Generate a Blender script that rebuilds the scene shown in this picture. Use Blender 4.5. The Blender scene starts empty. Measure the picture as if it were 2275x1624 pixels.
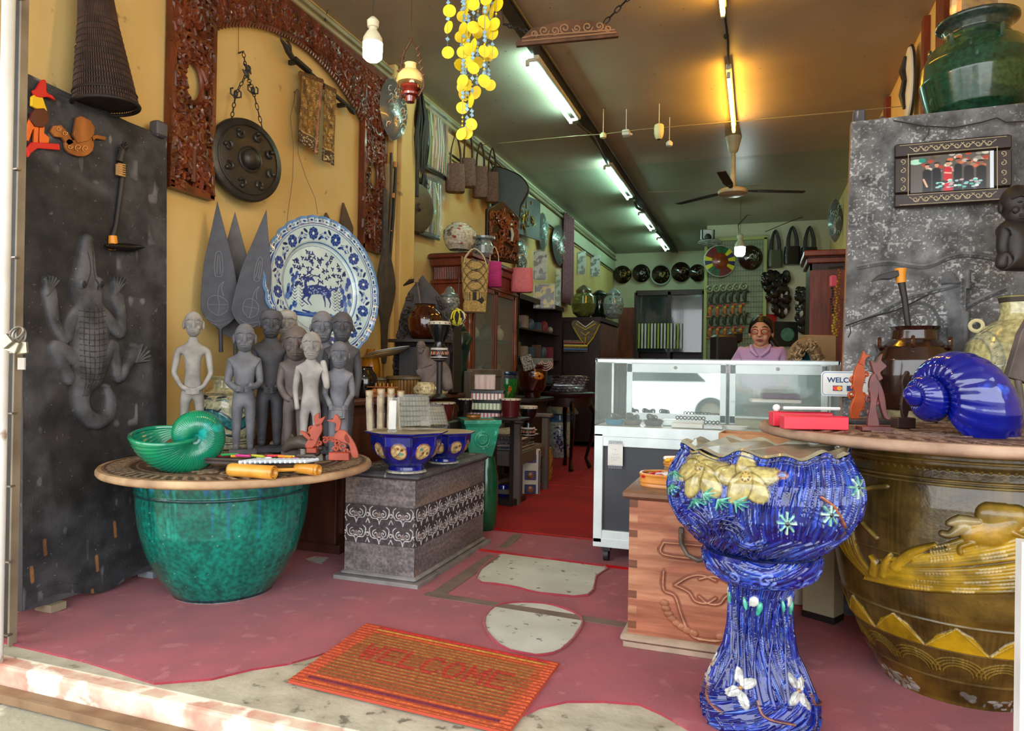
import bpy,bmesh,math,random
import numpy as np
from mathutils import Vector,Matrix,Euler
R = math.radians
SC = bpy.context.scene
COL = SC.collection
# ------------------------------------------------------------------ camera
W,H,FPX = 2275,1624,1550.0
CAMP = np.array([0,0,1.1])
_y,_p,_r = R(19.3),R(0.3),R(-0.9)
_f = np.array([-math.sin(_y)*math.cos(_p),math.cos(_y)*math.cos(_p),math.sin(_p)])
_rt = np.array([math.cos(_y),math.sin(_y),0.0]);_up = np.cross(_rt,_f)
CR = math.cos(_r)*_rt - math.sin(_r)*_up
CU = math.sin(_r)*_rt + math.cos(_r)*_up
CF = _f
cam = bpy.data.cameras.new('camera');cam.sensor_width = 36;cam.lens = 36*FPX/W
cam.clip_start = 0.05;cam.clip_end = 200
co = bpy.data.objects.new('camera',cam);COL.objects.link(co)
m = Matrix(((CR[0],CU[0],-CF[0]),(CR[1],CU[1],-CF[1]),(CR[2],CU[2],-CF[2])))
co.matrix_world = Matrix.Translation(CAMP) @ m.to_4x4()
SC.camera = co
# ------------------------------------------------------------------ light
SC.view_settings.view_transform = 'Standard';SC.view_settings.look = 'None'
SC.view_settings.exposure = 0.0;SC.view_settings.gamma = 1.0;SC.view_settings.use_curve_mapping = False
wd = bpy.data.worlds.new('sky');SC.world = wd;wd.use_nodes = True
_n = wd.node_tree.nodes;_b = _n['Background']
_b.inputs[0].default_value = (0.93,0.97,1.0,1);_b.inputs[1].default_value = 5.3   # bright overcast daylight from the street
SC.cycles.max_bounces = 8;SC.cycles.diffuse_bounces = 5;SC.cycles.glossy_bounces = 4
SC.cycles.transmission_bounces = 8;SC.cycles.transparent_max_bounces = 12
SC.cycles.caustics_reflective = False;SC.cycles.caustics_refractive = False
SC.cycles.use_denoising = True
SC.cycles.sample_clamp_indirect = 6.0
def lamp(name,loc,energy,color,radius,parent=None,kind='POINT',size=None,rot=None):
    l = bpy.data.lights.new(name,kind);l.energy = energy;l.color = color
    if kind == 'POINT': l.shadow_soft_size = radius
    else: l.shape = 'RECTANGLE';l.size,l.size_y = size
    o = bpy.data.objects.new(name,l);COL.objects.link(o)
    if parent: o.parent = parent
    o.location = loc
    if rot: o.rotation_euler = rot
    return o
# ------------------------------------------------------------------ pixel -> point in the place
def ray(px,py): return CF + CR*(px-W/2)/FPX - CU*(py-H/2)/FPX
def onz(px,py,z=0.0): d = ray(px,py);return Vector(CAMP + d*(z-CAMP[2])/d[2])
def onx(px,py,x): d = ray(px,py);return Vector(CAMP + d*x/d[0])
def ony(px,py,y): d = ray(px,py);return Vector(CAMP + d*y/d[1])
def dY(px,Y): return float(Y/ray(px,700)[1])      # distance at which the pixel column meets the plane y = Y
def dX(px,X): return float(X/ray(px,700)[0])
def mpp(p): return float((np.array(p)-CAMP) @ CF)/FPX      # metres per pixel of the photograph at p
XL,XR,YB,ZC = -3.02,1.14,15.4,3.7
# ------------------------------------------------------------------ materials
MATS = {}
def lin(c):
    if isinstance(c,str):
        c = c.lstrip('#');c = ''.join(x*2 for x in c) if len(c) == 3 else c;c = [int(c[i:i+2],16)/255 for i in (0,2,4)]
        return tuple(((v/12.92) if v <= .04045 else ((v+.055)/1.055)**2.4) for v in c)
    return tuple(c)
def mat(name,c1,c2=None,scale=8.0,rough=.6,metal=0.0,bump=0.0,bscale=None,coat=0.0,spec=.5,emit=None,es=0.0,
        alpha=1.0,trans=0.0,ior=1.45,stretch=(1,1,1),c3=None,s3=30.0,t3=.62,detail=5,paint=False,lo=.35,hi=.65,sheen=0.0):
    if name in MATS: return MATS[name]
    m = bpy.data.materials.new(name);m.use_nodes = True;MATS[name] = m
    nt = m.node_tree;N = nt.nodes;L = nt.links;b = N['Principled BSDF']
    I = b.inputs
    I['Roughness'].default_value = rough;I['Metallic'].default_value = metal
    I['Specular IOR Level'].default_value = spec;I['Coat Weight'].default_value = coat;I['Coat Roughness'].default_value = .08
    I['IOR'].default_value = ior;I['Transmission Weight'].default_value = trans;I['Alpha'].default_value = alpha
    if sheen: I['Sheen Weight'].default_value = sheen
    c1 = lin(c1);I['Base Color'].default_value = (*c1,1)
    tc = N.new('ShaderNodeTexCoord');mp = N.new('ShaderNodeMapping');L.new(tc.outputs['Object'],mp.inputs['Vector'])
    mp.inputs['Scale'].default_value = stretch
    def noise(s,d=detail):
        n = N.new('ShaderNodeTexNoise');n.inputs['Scale'].default_value = s;n.inputs['Detail'].default_value = d
        L.new(mp.outputs[0],n.inputs['Vector']);return n
    def ramp(src,a,z):
        r = N.new('ShaderNodeMapRange');r.inputs[1].default_value = a;r.inputs[2].default_value = z
        L.new(src,r.inputs[0]);return r.outputs[0]
    def mix(f,a,bb):
        x = N.new('ShaderNodeMix');x.data_type = 'RGBA';L.new(f,x.inputs[0])
        for sock,v in ((x.inputs[6],a),(x.inputs[7],bb)):
            if isinstance(v,tuple): sock.default_value = (*v,1)
            else: L.new(v,sock)
        return x.outputs[2]
    out = None
    if paint:
        a = N.new('ShaderNodeVertexColor');a.layer_name = 'Col';out = a.outputs['Color']
        if c2 is not None:
            n = noise(scale);x = N.new('ShaderNodeMix');x.data_type = 'RGBA';x.blend_type = 'MULTIPLY'
            x.inputs[0].default_value = 1.0;L.new(out,x.inputs[6])
            L.new(mix(ramp(n.outputs[0],lo,hi),(1.0,1.0,1.0),lin(c2)),x.inputs[7]);out = x.outputs[2]
    elif c2 is not None:
        n = noise(scale);out = mix(ramp(n.outputs[0],lo,hi),c1,lin(c2))
    if c3 is not None:
        n = noise(s3,6);out = mix(ramp(n.outputs[0],t3,t3+.06),out if out is not None else c1,lin(c3))
    if out is not None: L.new(out,I['Base Color'])
    if bump:
        n = noise(bscale or scale*3);bp = N.new('ShaderNodeBump');bp.inputs['Strength'].default_value = min(1,bump)
        bp.inputs['Distance'].default_value = .004 if bump <= 1 else .004*bump
        L.new(n.outputs[0],bp.inputs['Height']);L.new(bp.outputs[0],I['Normal'])
    if emit is not None:
        I['Emission Color'].default_value = (*lin(emit),1);I['Emission Strength'].default_value = es
    return m
# ------------------------------------------------------------------ object plumbing
def link(o,parent=None,loc=None,rot=None):
    COL.objects.link(o)
    if parent is not None: o.parent = parent
    if loc is not None: o.location = loc
    if rot is not None: o.rotation_euler = rot
    return o
def tag(o,label=None,cat=None,group=None,kind=None):
    if label: o['label'] = label
    if cat: o['category'] = cat
    if group: o['group'] = group
    if kind: o['kind'] = kind
    return o
def thing(name,label,cat,loc=(0,0,0),rot=(0,0,0),group=None):
    o = bpy.data.objects.new(name,None);o.empty_display_size = .05
    link(o,None,loc,rot if isinstance(rot,(tuple,Euler)) else (0,0,rot));return tag(o,label,cat,group)
def dup(root,loc=None,rot=None,label=None,group=None,scale=None):
    r = root.copy();COL.objects.link(r)
    if loc is not None: r.location = loc
    if rot is not None: r.rotation_euler = rot
    if scale is not None: r.scale = scale
    if label: r['label'] = label
    if group: r['group'] = group
    for ch in list(root.children):
        c = ch.copy();COL.objects.link(c);c.parent = r
        for g in ch.children:
            d = g.copy();COL.objects.link(d);d.parent = c
    return r
class MB:
    """collects shapes, then links them as ONE mesh object"""
    def __init__(s): s.v = [];s.f = [];s.mi = [];s.cur = 0;s.M = Matrix.Identity(4)
    def at(s,loc=(0,0,0),rot=(0,0,0),scale=(1,1,1)):
        s.M = Matrix.LocRotScale(Vector(loc),Euler(rot),Vector(scale));return s
    def m(s,i): s.cur = i;return s
    def add(s,vs,fs):
        k = len(s.v);M = s.M
        s.v += [tuple(M @ Vector(v)) for v in vs];s.f += [tuple(i+k for i in f) for f in fs];s.mi += [s.cur]*len(fs);return s
    def box(s,c,d,taper=1.0):
        x,y,z = (k/2 for k in d);t = taper
        vs = [(c[0]+a*x*(t if q > 0 else 1),c[1]+b*y*(t if q > 0 else 1),c[2]+q*z) for q in (-1,1) for a,b in ((-1,-1),(1,-1),(1,1),(-1,1))]
        return s.add(vs,[(3,2,1,0),(4,5,6,7),(0,1,5,4),(1,2,6,5),(2,3,7,6),(3,0,4,7)])
    def bbox(s,c,d,b=.01):           # box with chamfered edges (rounded rectangle prism, lengthwise z)
        x,y,z = (k/2 for k in d);b = min(b,x*.9,y*.9,z*.9);rings = []
        def rr(x,y,zz,b): return [(c[0]+px,c[1]+py,c[2]+zz) for px,py in ((-x+b,-y),(x-b,-y),(x,-y+b),(x,y-b),(x-b,y),(-x+b,y),(-x,y-b),(-x,-y+b))]
        for (xx,yy,zz) in ((x-b,y-b,-z),(x,y,-z+b),(x,y,z-b),(x-b,y-b,z)): rings += rr(xx,yy,zz,b*.7)
        fs = [tuple(range(7,-1,-1)),tuple(range(24,32))]
        for k in range(3):
            for i in range(8): j = (i+1) % 8;fs.append((k*8+i,k*8+j,k*8+8+j,k*8+8+i))
        return s.add(rings,fs)
    def lathe(s,prof,seg=32,c=(0,0,0),closed=False,sx=1.0,sy=1.0,ph=0.0,fn=None,a0=0.0,a1=2*math.pi):
        vs = [];fs = [];n = len(prof)
        for r,z in prof:
            for i in range(seg):
                a = a0+(a1-a0)*i/seg+ph;rr = r*(fn(a,z) if fn else 1)
                vs.append((c[0]+rr*math.cos(a)*sx,c[1]+rr*math.sin(a)*sy,c[2]+z))
        for k in range(n-1):
            for i in range(seg):
                j = (i+1) % seg;fs.append((k*seg+i,k*seg+j,(k+1)*seg+j,(k+1)*seg+i))
        if prof[0][0] > 1e-4: fs.append(tuple(range(seg-1,-1,-1)))
        if prof[-1][0] > 1e-4 and not closed: fs.append(tuple((n-1)*seg+i for i in range(seg)))
        return s.add(vs,fs)
    def ball(s,c,r,seg=16,rings=10):
        rx,ry,rz = r if isinstance(r,(tuple,list)) else (r,r,r)
        pr = [(max(1e-5,math.sin(math.pi*k/rings)),-math.cos(math.pi*k/rings)) for k in range(rings+1)]
        vs = [];fs = []
        for q,z in pr:
            for i in range(seg): a = 2*math.pi*i/seg;vs.append((c[0]+rx*q*math.cos(a),c[1]+ry*q*math.sin(a),c[2]+rz*z))
        for k in range(rings):
            for i in range(seg): j = (i+1) % seg;fs.append((k*seg+i,k*seg+j,(k+1)*seg+j,(k+1)*seg+i))
        return s.add(vs,fs)
    def tube(s,pts,r,seg=8,cap=True,closed=False,flat=1.0):
        P = [Vector(p) for p in pts];n = len(P)
        rs = list(np.interp(np.linspace(0,1,n),np.linspace(0,1,len(r)),r)) if isinstance(r,(list,tuple)) else [r]*n
        vs = [];fs = [];prev = None
        for i,p in enumerate(P):
            t = (P[(i+1) % n]-P[i-1]) if closed else (P[min(i+1,n-1)]-P[max(i-1,0)])
            if t.length < 1e-9: t = Vector((0,0,1))
            t.normalize()
            if prev is None:
                a = Vector((0,0,1)) if abs(t.z) < .9 else Vector((1,0,0));u = t.cross(a).normalized()
            else:
                u = prev - t*prev.dot(t)
                u = u.normalized() if u.length > 1e-6 else t.orthogonal().normalized()
            prev = u;w = t.cross(u)
            for k in range(seg):
                a = 2*math.pi*k/seg;vs.append(tuple(p+u*math.cos(a)*rs[i]+w*math.sin(a)*rs[i]*flat))
        m_ = n if closed else n-1
        for i in range(m_):
            i2 = (i+1) % n
            for k in range(seg): j = (k+1) % seg;fs.append((i*seg+k,i*seg+j,i2*seg+j,i2*seg+k))
        if cap and not closed: fs.append(tuple(range(seg-1,-1,-1)));fs.append(tuple((n-1)*seg+k for k in range(seg)))
        return s.add(vs,fs)
    def prism(s,poly,t,c=(0,0,0),axis='y'):   # outline in x-z (axis y), x-y (axis z) or y-z (axis x), thickness t
        n = len(poly);k = {'y': lambda a,b,h: (a,h,b),'z': lambda a,b,h: (a,b,h),'x': lambda a,b,h: (h,a,b)}[axis]
        vs = [tuple(Vector(k(a,b,h))+Vector(c)) for h in (-t/2,t/2) for a,b in poly]
        ar = sum(poly[i][0]*poly[(i+1) % n][1]-poly[(i+1) % n][0]*poly[i][1] for i in range(n))
        fs = [tuple(range(n)),tuple(range(2*n-1,n-1,-1))]+[(i,i+n,(i+1) % n+n,(i+1) % n) for i in range(n)]
        if (ar > 0) == (axis != 'y'): fs = [f[::-1] for f in fs]
        return s.add(vs,fs)
    def ring(s,c,R_,r,n=24,seg=8,axis='z',sx=1,sy=1,arc=(0,2*math.pi)):
        full = abs(arc[1]-arc[0]-2*math.pi) < 1e-6;pts = []
        for i in range(n if full else n+1):
            a = arc[0]+(arc[1]-arc[0])*i/n;x,y = R_*sx*math.cos(a),R_*sy*math.sin(a)
            pts.append(Vector(c)+Vector({'z': (x,y,0),'y': (x,0,y),'x': (0,x,y)}[axis]))
        return s.tube(pts,r,seg,closed=full)
    def grid(s,fn,nu,nv,cu=False,thick=0):
        vs = [fn(i/(nu if cu else nu-1),j/(nv-1)) for j in range(nv) for i in range(nu)];fs = []
        for j in range(nv-1):
            for i in range(nu if cu else nu-1): k = (i+1) % nu;fs.append((j*nu+i,j*nu+k,(j+1)*nu+k,(j+1)*nu+i))
        return s.add(vs,fs)
    def build(s,name,mats,parent=None,loc=None,rot=None,smooth=True,bevel=0.0,sub=0,solid=0.0,ang=40):
        me = bpy.data.meshes.new(name);me.from_pydata(s.v,[],s.f)
        for mt in (mats if isinstance(mats,(list,tuple)) else [mats]): me.materials.append(mt)
        if any(s.mi): me.polygons.foreach_set('material_index',s.mi)
        if smooth:
            me.polygons.foreach_set('use_smooth',[True]*len(me.polygons));me.set_sharp_from_angle(angle=R(ang))
        o = bpy.data.objects.new(name,me);link(o,parent,loc,rot)
        if solid: md = o.modifiers.new('t','SOLIDIFY');md.thickness = solid;md.offset = 0
        if bevel: md = o.modifiers.new('b','BEVEL');md.width = bevel;md.segments = 2;md.limit_method = 'ANGLE';md.angle_limit = R(40)
        if sub: md = o.modifiers.new('s','SUBSURF');md.levels = sub;md.render_levels = sub
        return o
def struct(name,mb,m,parent=None,**k): return tag(mb.build(name,m,parent,**k),kind='structure')
# ------------------------------------------------------------------ painted relief canvas (colour + height sampled by dense meshes)
class Canvas:
    def __init__(s,w,h,nx,ny,col,wrap=False):
        s.w,s.h,s.nx,s.ny = w,h,nx,ny
        s.X,s.Y = np.meshgrid((np.arange(nx)+.5)/nx*w,(np.arange(ny)+.5)/ny*h)
        s.C = np.empty((ny,nx,3));s.C[:] = lin(col);s.Z = np.zeros((ny,nx));s.wrap = wrap
    def _win(s,x0,y0,x1,y1):
        a = max(0,int(x0/s.w*s.nx)-1);b = min(s.nx,int(x1/s.w*s.nx)+2);c = max(0,int(y0/s.h*s.ny)-1);d = min(s.ny,int(y1/s.h*s.ny)+2)
        return slice(c,max(c,d)),slice(a,max(a,b))
    def _put(s,win,a,col,h,mode='max'):
        if a.size == 0: return
        if col is not None:
            if isinstance(col,(str,tuple)): col = np.array(lin(col))
            s.C[win] = s.C[win]*(1-a[...,None])+col*a[...,None]
        if h: s.Z[win] = np.maximum(s.Z[win],a*h) if h > 0 else np.minimum(s.Z[win],a*h)
    def stroke(s,pts,wd,col=None,h=0,soft=.3,dome=False):
        if s.wrap:
            for dx in (-s.w,s.w):
                xs = [p[0]+dx for p in pts]
                if max(xs) > 0 and min(xs) < s.w: s._stroke([(p[0]+dx,p[1]) for p in pts],wd,col,h,soft,dome)
        s._stroke(pts,wd,col,h,soft,dome)
    def _stroke(s,pts,wd,col,h,soft,dome):
        n = len(pts);ws = list(np.interp(np.linspace(0,1,n),np.linspace(0,1,len(wd)),wd)) if isinstance(wd,(list,tuple)) else [wd]*n;mw = max(ws)
        win = s._win(min(p[0] for p in pts)-mw,min(p[1] for p in pts)-mw,max(p[0] for p in pts)+mw,max(p[1] for p in pts)+mw)
        X,Y = s.X[win],s.Y[win]
        if X.size == 0: return
        D = np.full(X.shape,9.0)
        for i in range(max(1,n-1)):
            ax,ay = pts[i];bx,by = pts[min(i+1,n-1)];dx,dy = bx-ax,by-ay;l2 = dx*dx+dy*dy+1e-12
            t = np.clip(((X-ax)*dx+(Y-ay)*dy)/l2,0,1);w_ = ws[i]*(1-t)+ws[min(i+1,n-1)]*t
            D = np.minimum(D,np.hypot(X-ax-t*dx,Y-ay-t*dy)/np.maximum(w_/2,1e-6))
        a = np.sqrt(np.clip(1-D*D,0,1)) if dome else np.clip((1-D)/soft,0,1)
        s._put(win,np.clip((1-D)/soft,0,1),col,0);s._put(win,a,None,h)
    def blob(s,x,y,rx,ry=None,col=None,h=0,rot=0,dome=True,soft=.15):
        ry = ry or rx;m_ = max(rx,ry)
        for dx in ((0,-s.w,s.w) if s.wrap else (0,)):
            win = s._win(x+dx-m_,y-m_,x+dx+m_,y+m_);X,Y = s.X[win]-x-dx,s.Y[win]-y
            if X.size == 0: continue
            c,n = math.cos(rot),math.sin(rot);D = np.hypot((X*c+Y*n)/rx,(-X*n+Y*c)/ry)
            s._put(win,np.clip((1-D)/soft,0,1),col,0);s._put(win,np.sqrt(np.clip(1-D*D,0,1)) if dome else np.clip((1-D)/soft,0,1),None,h)
    def poly(s,pts,col=None,h=0):
        win = s._win(min(p[0] for p in pts),min(p[1] for p in pts),max(p[0] for p in pts),max(p[1] for p in pts));X,Y = s.X[win],s.Y[win]
        ins = np.zeros(X.shape,bool)
        for i in range(len(pts)):
            x1,y1 = pts[i];x2,y2 = pts[i-1]
            ins ^= ((y1 > Y) != (y2 > Y)) & (X < (x2-x1)*(Y-y1)/((y2-y1) or 1e-9)+x1)
        s._put(win,ins.astype(float),col,h)
    def spiral(s,x,y,r,turns,wd,col=None,h=0,a0=0,flip=1,**k):
        n = int(14*turns)+3
        s.stroke([(x+r*(1-.85*i/n)*math.cos(a0+flip*2*math.pi*turns*i/n),y+r*(1-.85*i/n)*math.sin(a0+flip*2*math.pi*turns*i/n)) for i in range(n+1)],wd,col,h,**k)
    def flower(s,x,y,r,n,col,cc,h=0,a0=0,pr=.42,edge=None):
        for i in range(n):
            a = a0+2*math.pi*i/n
            if edge: s.blob(x+r*.58*math.cos(a),y+r*.58*math.sin(a),r*.5,r*pr*1.15,edge,h*.5,a)
            s.blob(x+r*.58*math.cos(a),y+r*.58*math.sin(a),r*.45,r*pr,col,h,a)
        s.blob(x,y,r*.24,None,cc,h*1.2)
    def noise(s,amp,nx,ny,seed=0,col=None,t=None,h=0):
        rg = np.random.RandomState(seed);g = rg.rand(ny+1,nx+1)
        u = s.X/s.w*nx;v = s.Y/s.h*ny;i = np.minimum(u.astype(int),nx-1);j = np.minimum(v.astype(int),ny-1);fu = u-i;fv = v-j
        fu = fu*fu*(3-2*fu);fv = fv*fv*(3-2*fv)
        n = (g[j,i]*(1-fu)+g[j,i+1]*fu)*(1-fv)+(g[j+1,i]*(1-fu)+g[j+1,i+1]*fu)*fv
        if amp: s.C *= (1+amp*(n-.5)*2)[...,None]
        if col is not None: a = np.clip((n-t)/.08,0,1)[...,None];s.C = s.C*(1-a)+np.array(lin(col))*a
        if h: s.Z += h*n
        return n
    def band(s,y0,y1,col=None,h=0):
        k = ((s.Y >= y0) & (s.Y <= y1)).astype(float);s._put((slice(None),slice(None)),k,col,h)
    def mesh(s,name,m,fn,parent=None,wrapu=False,smooth=True,**k):
        """fn(U, V, Z) -> arrays x, y, z; U and V run 0..1 over the canvas"""
        U,V = s.X/s.w,s.Y/s.h;x,y,z = fn(U,V,s.Z);ny,nx = s.ny,s.nx
        me = bpy.data.meshes.new(name);n = nx*ny
        co_ = np.stack([x,y,z],-1).reshape(-1);me.vertices.add(n);me.vertices.foreach_set('co',co_.astype(np.float32))
        i,j = np.meshgrid(np.arange(nx if wrapu else nx-1),np.arange(ny-1));i2 = (i+1) % nx
        q = np.stack([j*nx+i,j*nx+i2,(j+1)*nx+i2,(j+1)*nx+i],-1).reshape(-1,4);nf = len(q)
        me.loops.add(nf*4);me.loops.foreach_set('vertex_index',q.reshape(-1).astype(np.int32))
        me.polygons.add(nf);me.polygons.foreach_set('loop_start',np.arange(0,nf*4,4,dtype=np.int32))
        me.update(calc_edges=True);me.validate()
        ca = me.color_attributes.new('Col','FLOAT_COLOR','POINT')
        ca.data.foreach_set('color',np.concatenate([s.C.reshape(-1,3),np.ones((n,1))],1).reshape(-1).astype(np.float32))
        if smooth: me.polygons.foreach_set('use_smooth',[True]*nf)
        me.materials.append(m);o = bpy.data.objects.new(name,me);link(o,parent,k.get('loc'),k.get('rot'));return o
    def lathe(s,name,m,prof,parent=None,disp=1.0,sx=1,sy=1,fn=None,**k):
        """wrap the canvas round a profile [(r, z), ...]; v = arc length along the profile"""
        pr = np.array(prof,float);dl = np.r_[0,np.cumsum(np.hypot(*np.diff(pr,axis=0).T))];dl /= dl[-1]
        tr,tz = np.gradient(pr[:,0],dl),np.gradient(pr[:,1],dl)
        def f(U,V,Z):
            r = np.interp(V,dl,pr[:,0]);z = np.interp(V,dl,pr[:,1]);a = np.interp(V,dl,tr);b = np.interp(V,dl,tz);l = np.hypot(a,b)+1e-9
            r = r+Z*disp*b/l;z = z-Z*disp*a/l;t = U*2*math.pi
            if fn is not None: r,z = fn(t,r,z,V)
            return r*np.cos(t)*sx,r*np.sin(t)*sy,z
        return s.mesh(name,m,f,parent,wrapu=True,**k)
def smoothp(P,n=4,closed=False):
    """catmull-rom through the points"""
    P = [tuple(map(float,p)) for p in P];out = [];N_ = len(P)
    for i in range(N_ if closed else N_-1):
        a,b,c,d = (P[(i-1) % N_] if closed or i > 0 else P[0]),P[i],P[(i+1) % N_],(P[(i+2) % N_] if closed or i+2 < N_ else P[-1])
        for k in range(n):
            t = k/n;out.append(tuple(.5*((2*q)+(-p+r_)*t+(2*p-5*q+4*r_-s_)*t*t+(-p+3*q-3*r_+s_)*t**3) for p,q,r_,s_ in zip(a,b,c,d)))
    if not closed: out.append(P[-1])
    return out
def skin(name,joints,edges,radii,m,parent=None,sub=2,root=0,loc=None,rot=None,paint=None):
    """one continuous body grown over connected joints"""
    me = bpy.data.meshes.new(name);me.from_pydata([tuple(j) for j in joints],edges,[])
    o = bpy.data.objects.new(name,me);link(o,parent,loc,rot);md = o.modifiers.new('skin','SKIN');md.use_smooth_shade = True
    if not me.skin_vertices:
        bm = bmesh.new();bm.from_mesh(me);bm.verts.layers.skin.verify();bm.to_mesh(me);bm.free()
    for i,r in enumerate(radii):
        sv = me.skin_vertices[0].data[i];sv.radius = r if isinstance(r,tuple) else (r,r);sv.use_root = (i == root)
    s_ = o.modifiers.new('sub','SUBSURF');s_.levels = sub;s_.render_levels = sub
    me.materials.append(m);return o
# ------------------------------------------------------------------ common materials
M_wall = mat('ochre_wall_paint','#d8b878','#c8a562',1.6,.62,c3='#8d7a55',s3=9,t3=.68,bump=.15,bscale=30)
M_ceil = mat('brown_ceiling_board','#b4a694','#a09280',1.0,.38,bump=.05,c3='#5d4a38',s3=18,t3=.7)
M_ceilb = mat('grey_green_ceiling','#9c9c88','#8a8c78',1.0,.38,bump=.05)
M_wallg = mat('pale_green_wall_paint','#c4c4a4','#b2b08e',1.3,.6)
M_trim = mat('beige_trim','#9a8f6c','#857a58',3,.5)
M_dark = mat('black_metal','#1d1b1a','#2b2826',20,.5)
M_conc = mat('worn_concrete','#b9b3a0','#98917e',7,.85,bump=.6,bscale=40,c3='#6d6759',s3=14,t3=.6)
M_white = mat('white_paint','#e4e4e0','#cfcdc6',6,.45)
M_rustw = mat('rusty_white_steel','#dcdbd6','#c3bcb2',3,.45,c3='#8a6a4c',s3=7,t3=.64)
M_steel = mat('dull_steel','#8d857a','#6d655b',12,.4,metal=.7)
M_brass = mat('aged_brass','#9a9284','#b3aa94',20,.35,metal=.8)
M_carpet = mat('red_carpet','#9e2f3e','#8a2534',5,.95,bump=.8,bscale=350,c3='#a2464f',s3=11,t3=.60,sheen=.2)
M_carpet2 = mat('deep_red_carpet','#a0141f','#8a1019',3,.95,bump=.7,bscale=350)
M_bare = mat('bare_floor_paint','#c9cdc6','#b4b7ae',4,.7,c3='#6f6e68',s3=22,t3=.63)
M_redtape = mat('red_tape','#d80f1c','#bb0c18',6,.35)
M_grytape = mat('grey_seam_tape','#7c6a62','#6d5c56',9,.7)
M_kerb = mat('peeling_kerb_paint','#d6c4ae','#c07f6c',7,.8,bump=.7,bscale=30,c3='#e8e2d2',s3=6,t3=.52)
M_rail = mat('rusty_rail','#7b5d45','#96795b',9,.6,metal=.3)
# ------------------------------------------------------------------ the room
b = MB();b.box(((XL+XR)/2+.1,8.7,-.2),(XR-XL+.7,13.7,.4))
fl = struct('floor',b,M_conc,smooth=False)
def flat(name,pts,z,m,t=.004,parent=None):
    q = MB();q.prism([(p[0],p[1]) for p in pts],t,(0,0,z),'z');return tag(q.build(name,m,parent,smooth=False),kind='structure')
# carpet: one sheet that stops short of the worn doorstep edge, bends over it at the left
P0 = [(XL,4.42),(XL,1.93),(-2.3,1.905),(-1.93,1.86)]
P0 += [tuple(onz(x,y)[:2]) for x,y in ((470,1512),(560,1490),(640,1478),(720,1455),(900,1470),(1000,1530),(1130,1590),(1165,1592),(1200,1575),(1260,1562),(1340,1562),(1420,1568),(1470,1590),(1530,1624))]
P0 += [(-.05,1.84),(1.5,1.84),(1.5,4.39),(XR,4.39),(XR,4.42)]
flat('floor_carpet',P0,.004,M_carpet,.008)
flat('floor_carpet_inner',[(XL,4.44),(XR,4.44),(XR,15.4),(XL,15.4)],.004,M_carpet2,.008)
def patch(name,px,m=M_bare,z=.0095,curl=True,r=.007):
    P = smoothp([tuple(onz(x,y,0)[:2]) for x,y in px],3,True) if len(px) > 6 else [tuple(onz(x,y,0)[:2]) for x,y in px]
    o = flat(name,P,z,m,.002)
    if curl:
        q = MB();q.tube([(p[0],p[1],z+.002) for p in P],[r*(.6+.5*((i*7) % 5)/4) for i in range(len(P))],6,closed=True)
        tag(q.build('floor_carpet_rim',M_carpet,o),kind='structure')
    return o
patch('floor_bare_patch',[(1112,1235),(1200,1243),(1343,1262),(1325,1285),(1305,1328),(1200,1322),(1130,1306),(1057,1290)])
patch('floor_bare_patch',[(1100,1352),(1160,1343),(1230,1350),(1290,1376),(1284,1410),(1245,1450),(1190,1462),(1110,1440),(1075,1390)])
patch('floor_bare_patch',[(678,1245),(700,1240),(733,1242),(715,1256),(695,1252)],r=.002)
patch('floor_bare_patch',[(712,1218),(750,1216),(752,1223),(718,1224)],r=.002)
for name,a,c,w_,mm in (('floor_red_tape',(1030,1170),(1330,1203),.014,M_redtape),('floor_red_tape',(1060,1224),(1400,1268),.022,M_redtape),('floor_red_tape',(1160,1075),(1330,1086),.02,M_redtape),
                        ('floor_seam_tape',(945,1323),(1400,1395),.03,M_grytape),('floor_seam_tape',(975,1322),(1098,1238),.04,M_grytape),
                        ('floor_seam_tape',(1118,1220),(1152,1190),.03,M_grytape)):
    A,B = onz(*a),onz(*c);d = (B-A).normalized();n = Vector((-d.y,d.x,0))*w_
    flat(name,[A-n,B-n,B+n,A+n],.0096,mm,.002)
# front edge of the raised shop floor, steel rail and the pavement
b = MB();b.box(((XL+XR)/2,1.83,-.055),(XR-XL+2.0,.08,.10));struct('floor_kerb',b,M_kerb,smooth=False,bevel=.012)
b = MB();b.box((-.9,1.755,-.085),(6,.065,.02));b.box((-.9,1.725,-.078),(6,.012,.03));struct('floor_rail',b,M_rail,smooth=False)
M_pave = mat('street_concrete','#a6a08a','#8b8671',2.5,.9,bump=1,bscale=25,c3='#c7c1ab',s3=5,t3=.58)
b = MB();b.box((0,-6.1,-.17),(40,15.8,.14));struct('ground',b,M_pave,smooth=False)
# walls and ceiling (front edge at y = 2.0)
b = MB();b.box((XL-.1,8.6,ZC/2),(.2,13.6,ZC));struct('wall_left',b,M_wall,smooth=False)
b = MB();b.box((XR+.2,9.9,ZC/2),(.4,11.0,ZC));b.box((1.6,3.2,ZC/2),(.2,2.4,ZC));struct('wall_right',b,M_wall,smooth=False)
b = MB();b.box(((XL+XR)/2,YB+.1,ZC/2),(XR-XL+.4,.2,ZC));struct('wall_back',b,M_wallg,smooth=False)
b = MB();b.box(((XL+XR)/2+.2,5.3,ZC+.1),(XR-XL+.8,7.0,.2));b.m(1).box(((XL+XR)/2,12.15,ZC+.1),(XR-XL+.4,6.7,.2));struct('ceiling',b,[M_ceil,M_ceilb],smooth=False)
b = MB();b.box((-.8,.1,3.86),(9,4.0,.25));struct('ceiling_added_veranda',b,M_ceil,smooth=False)  # unseen veranda ceiling outside, added to shade the upper walls
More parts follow.
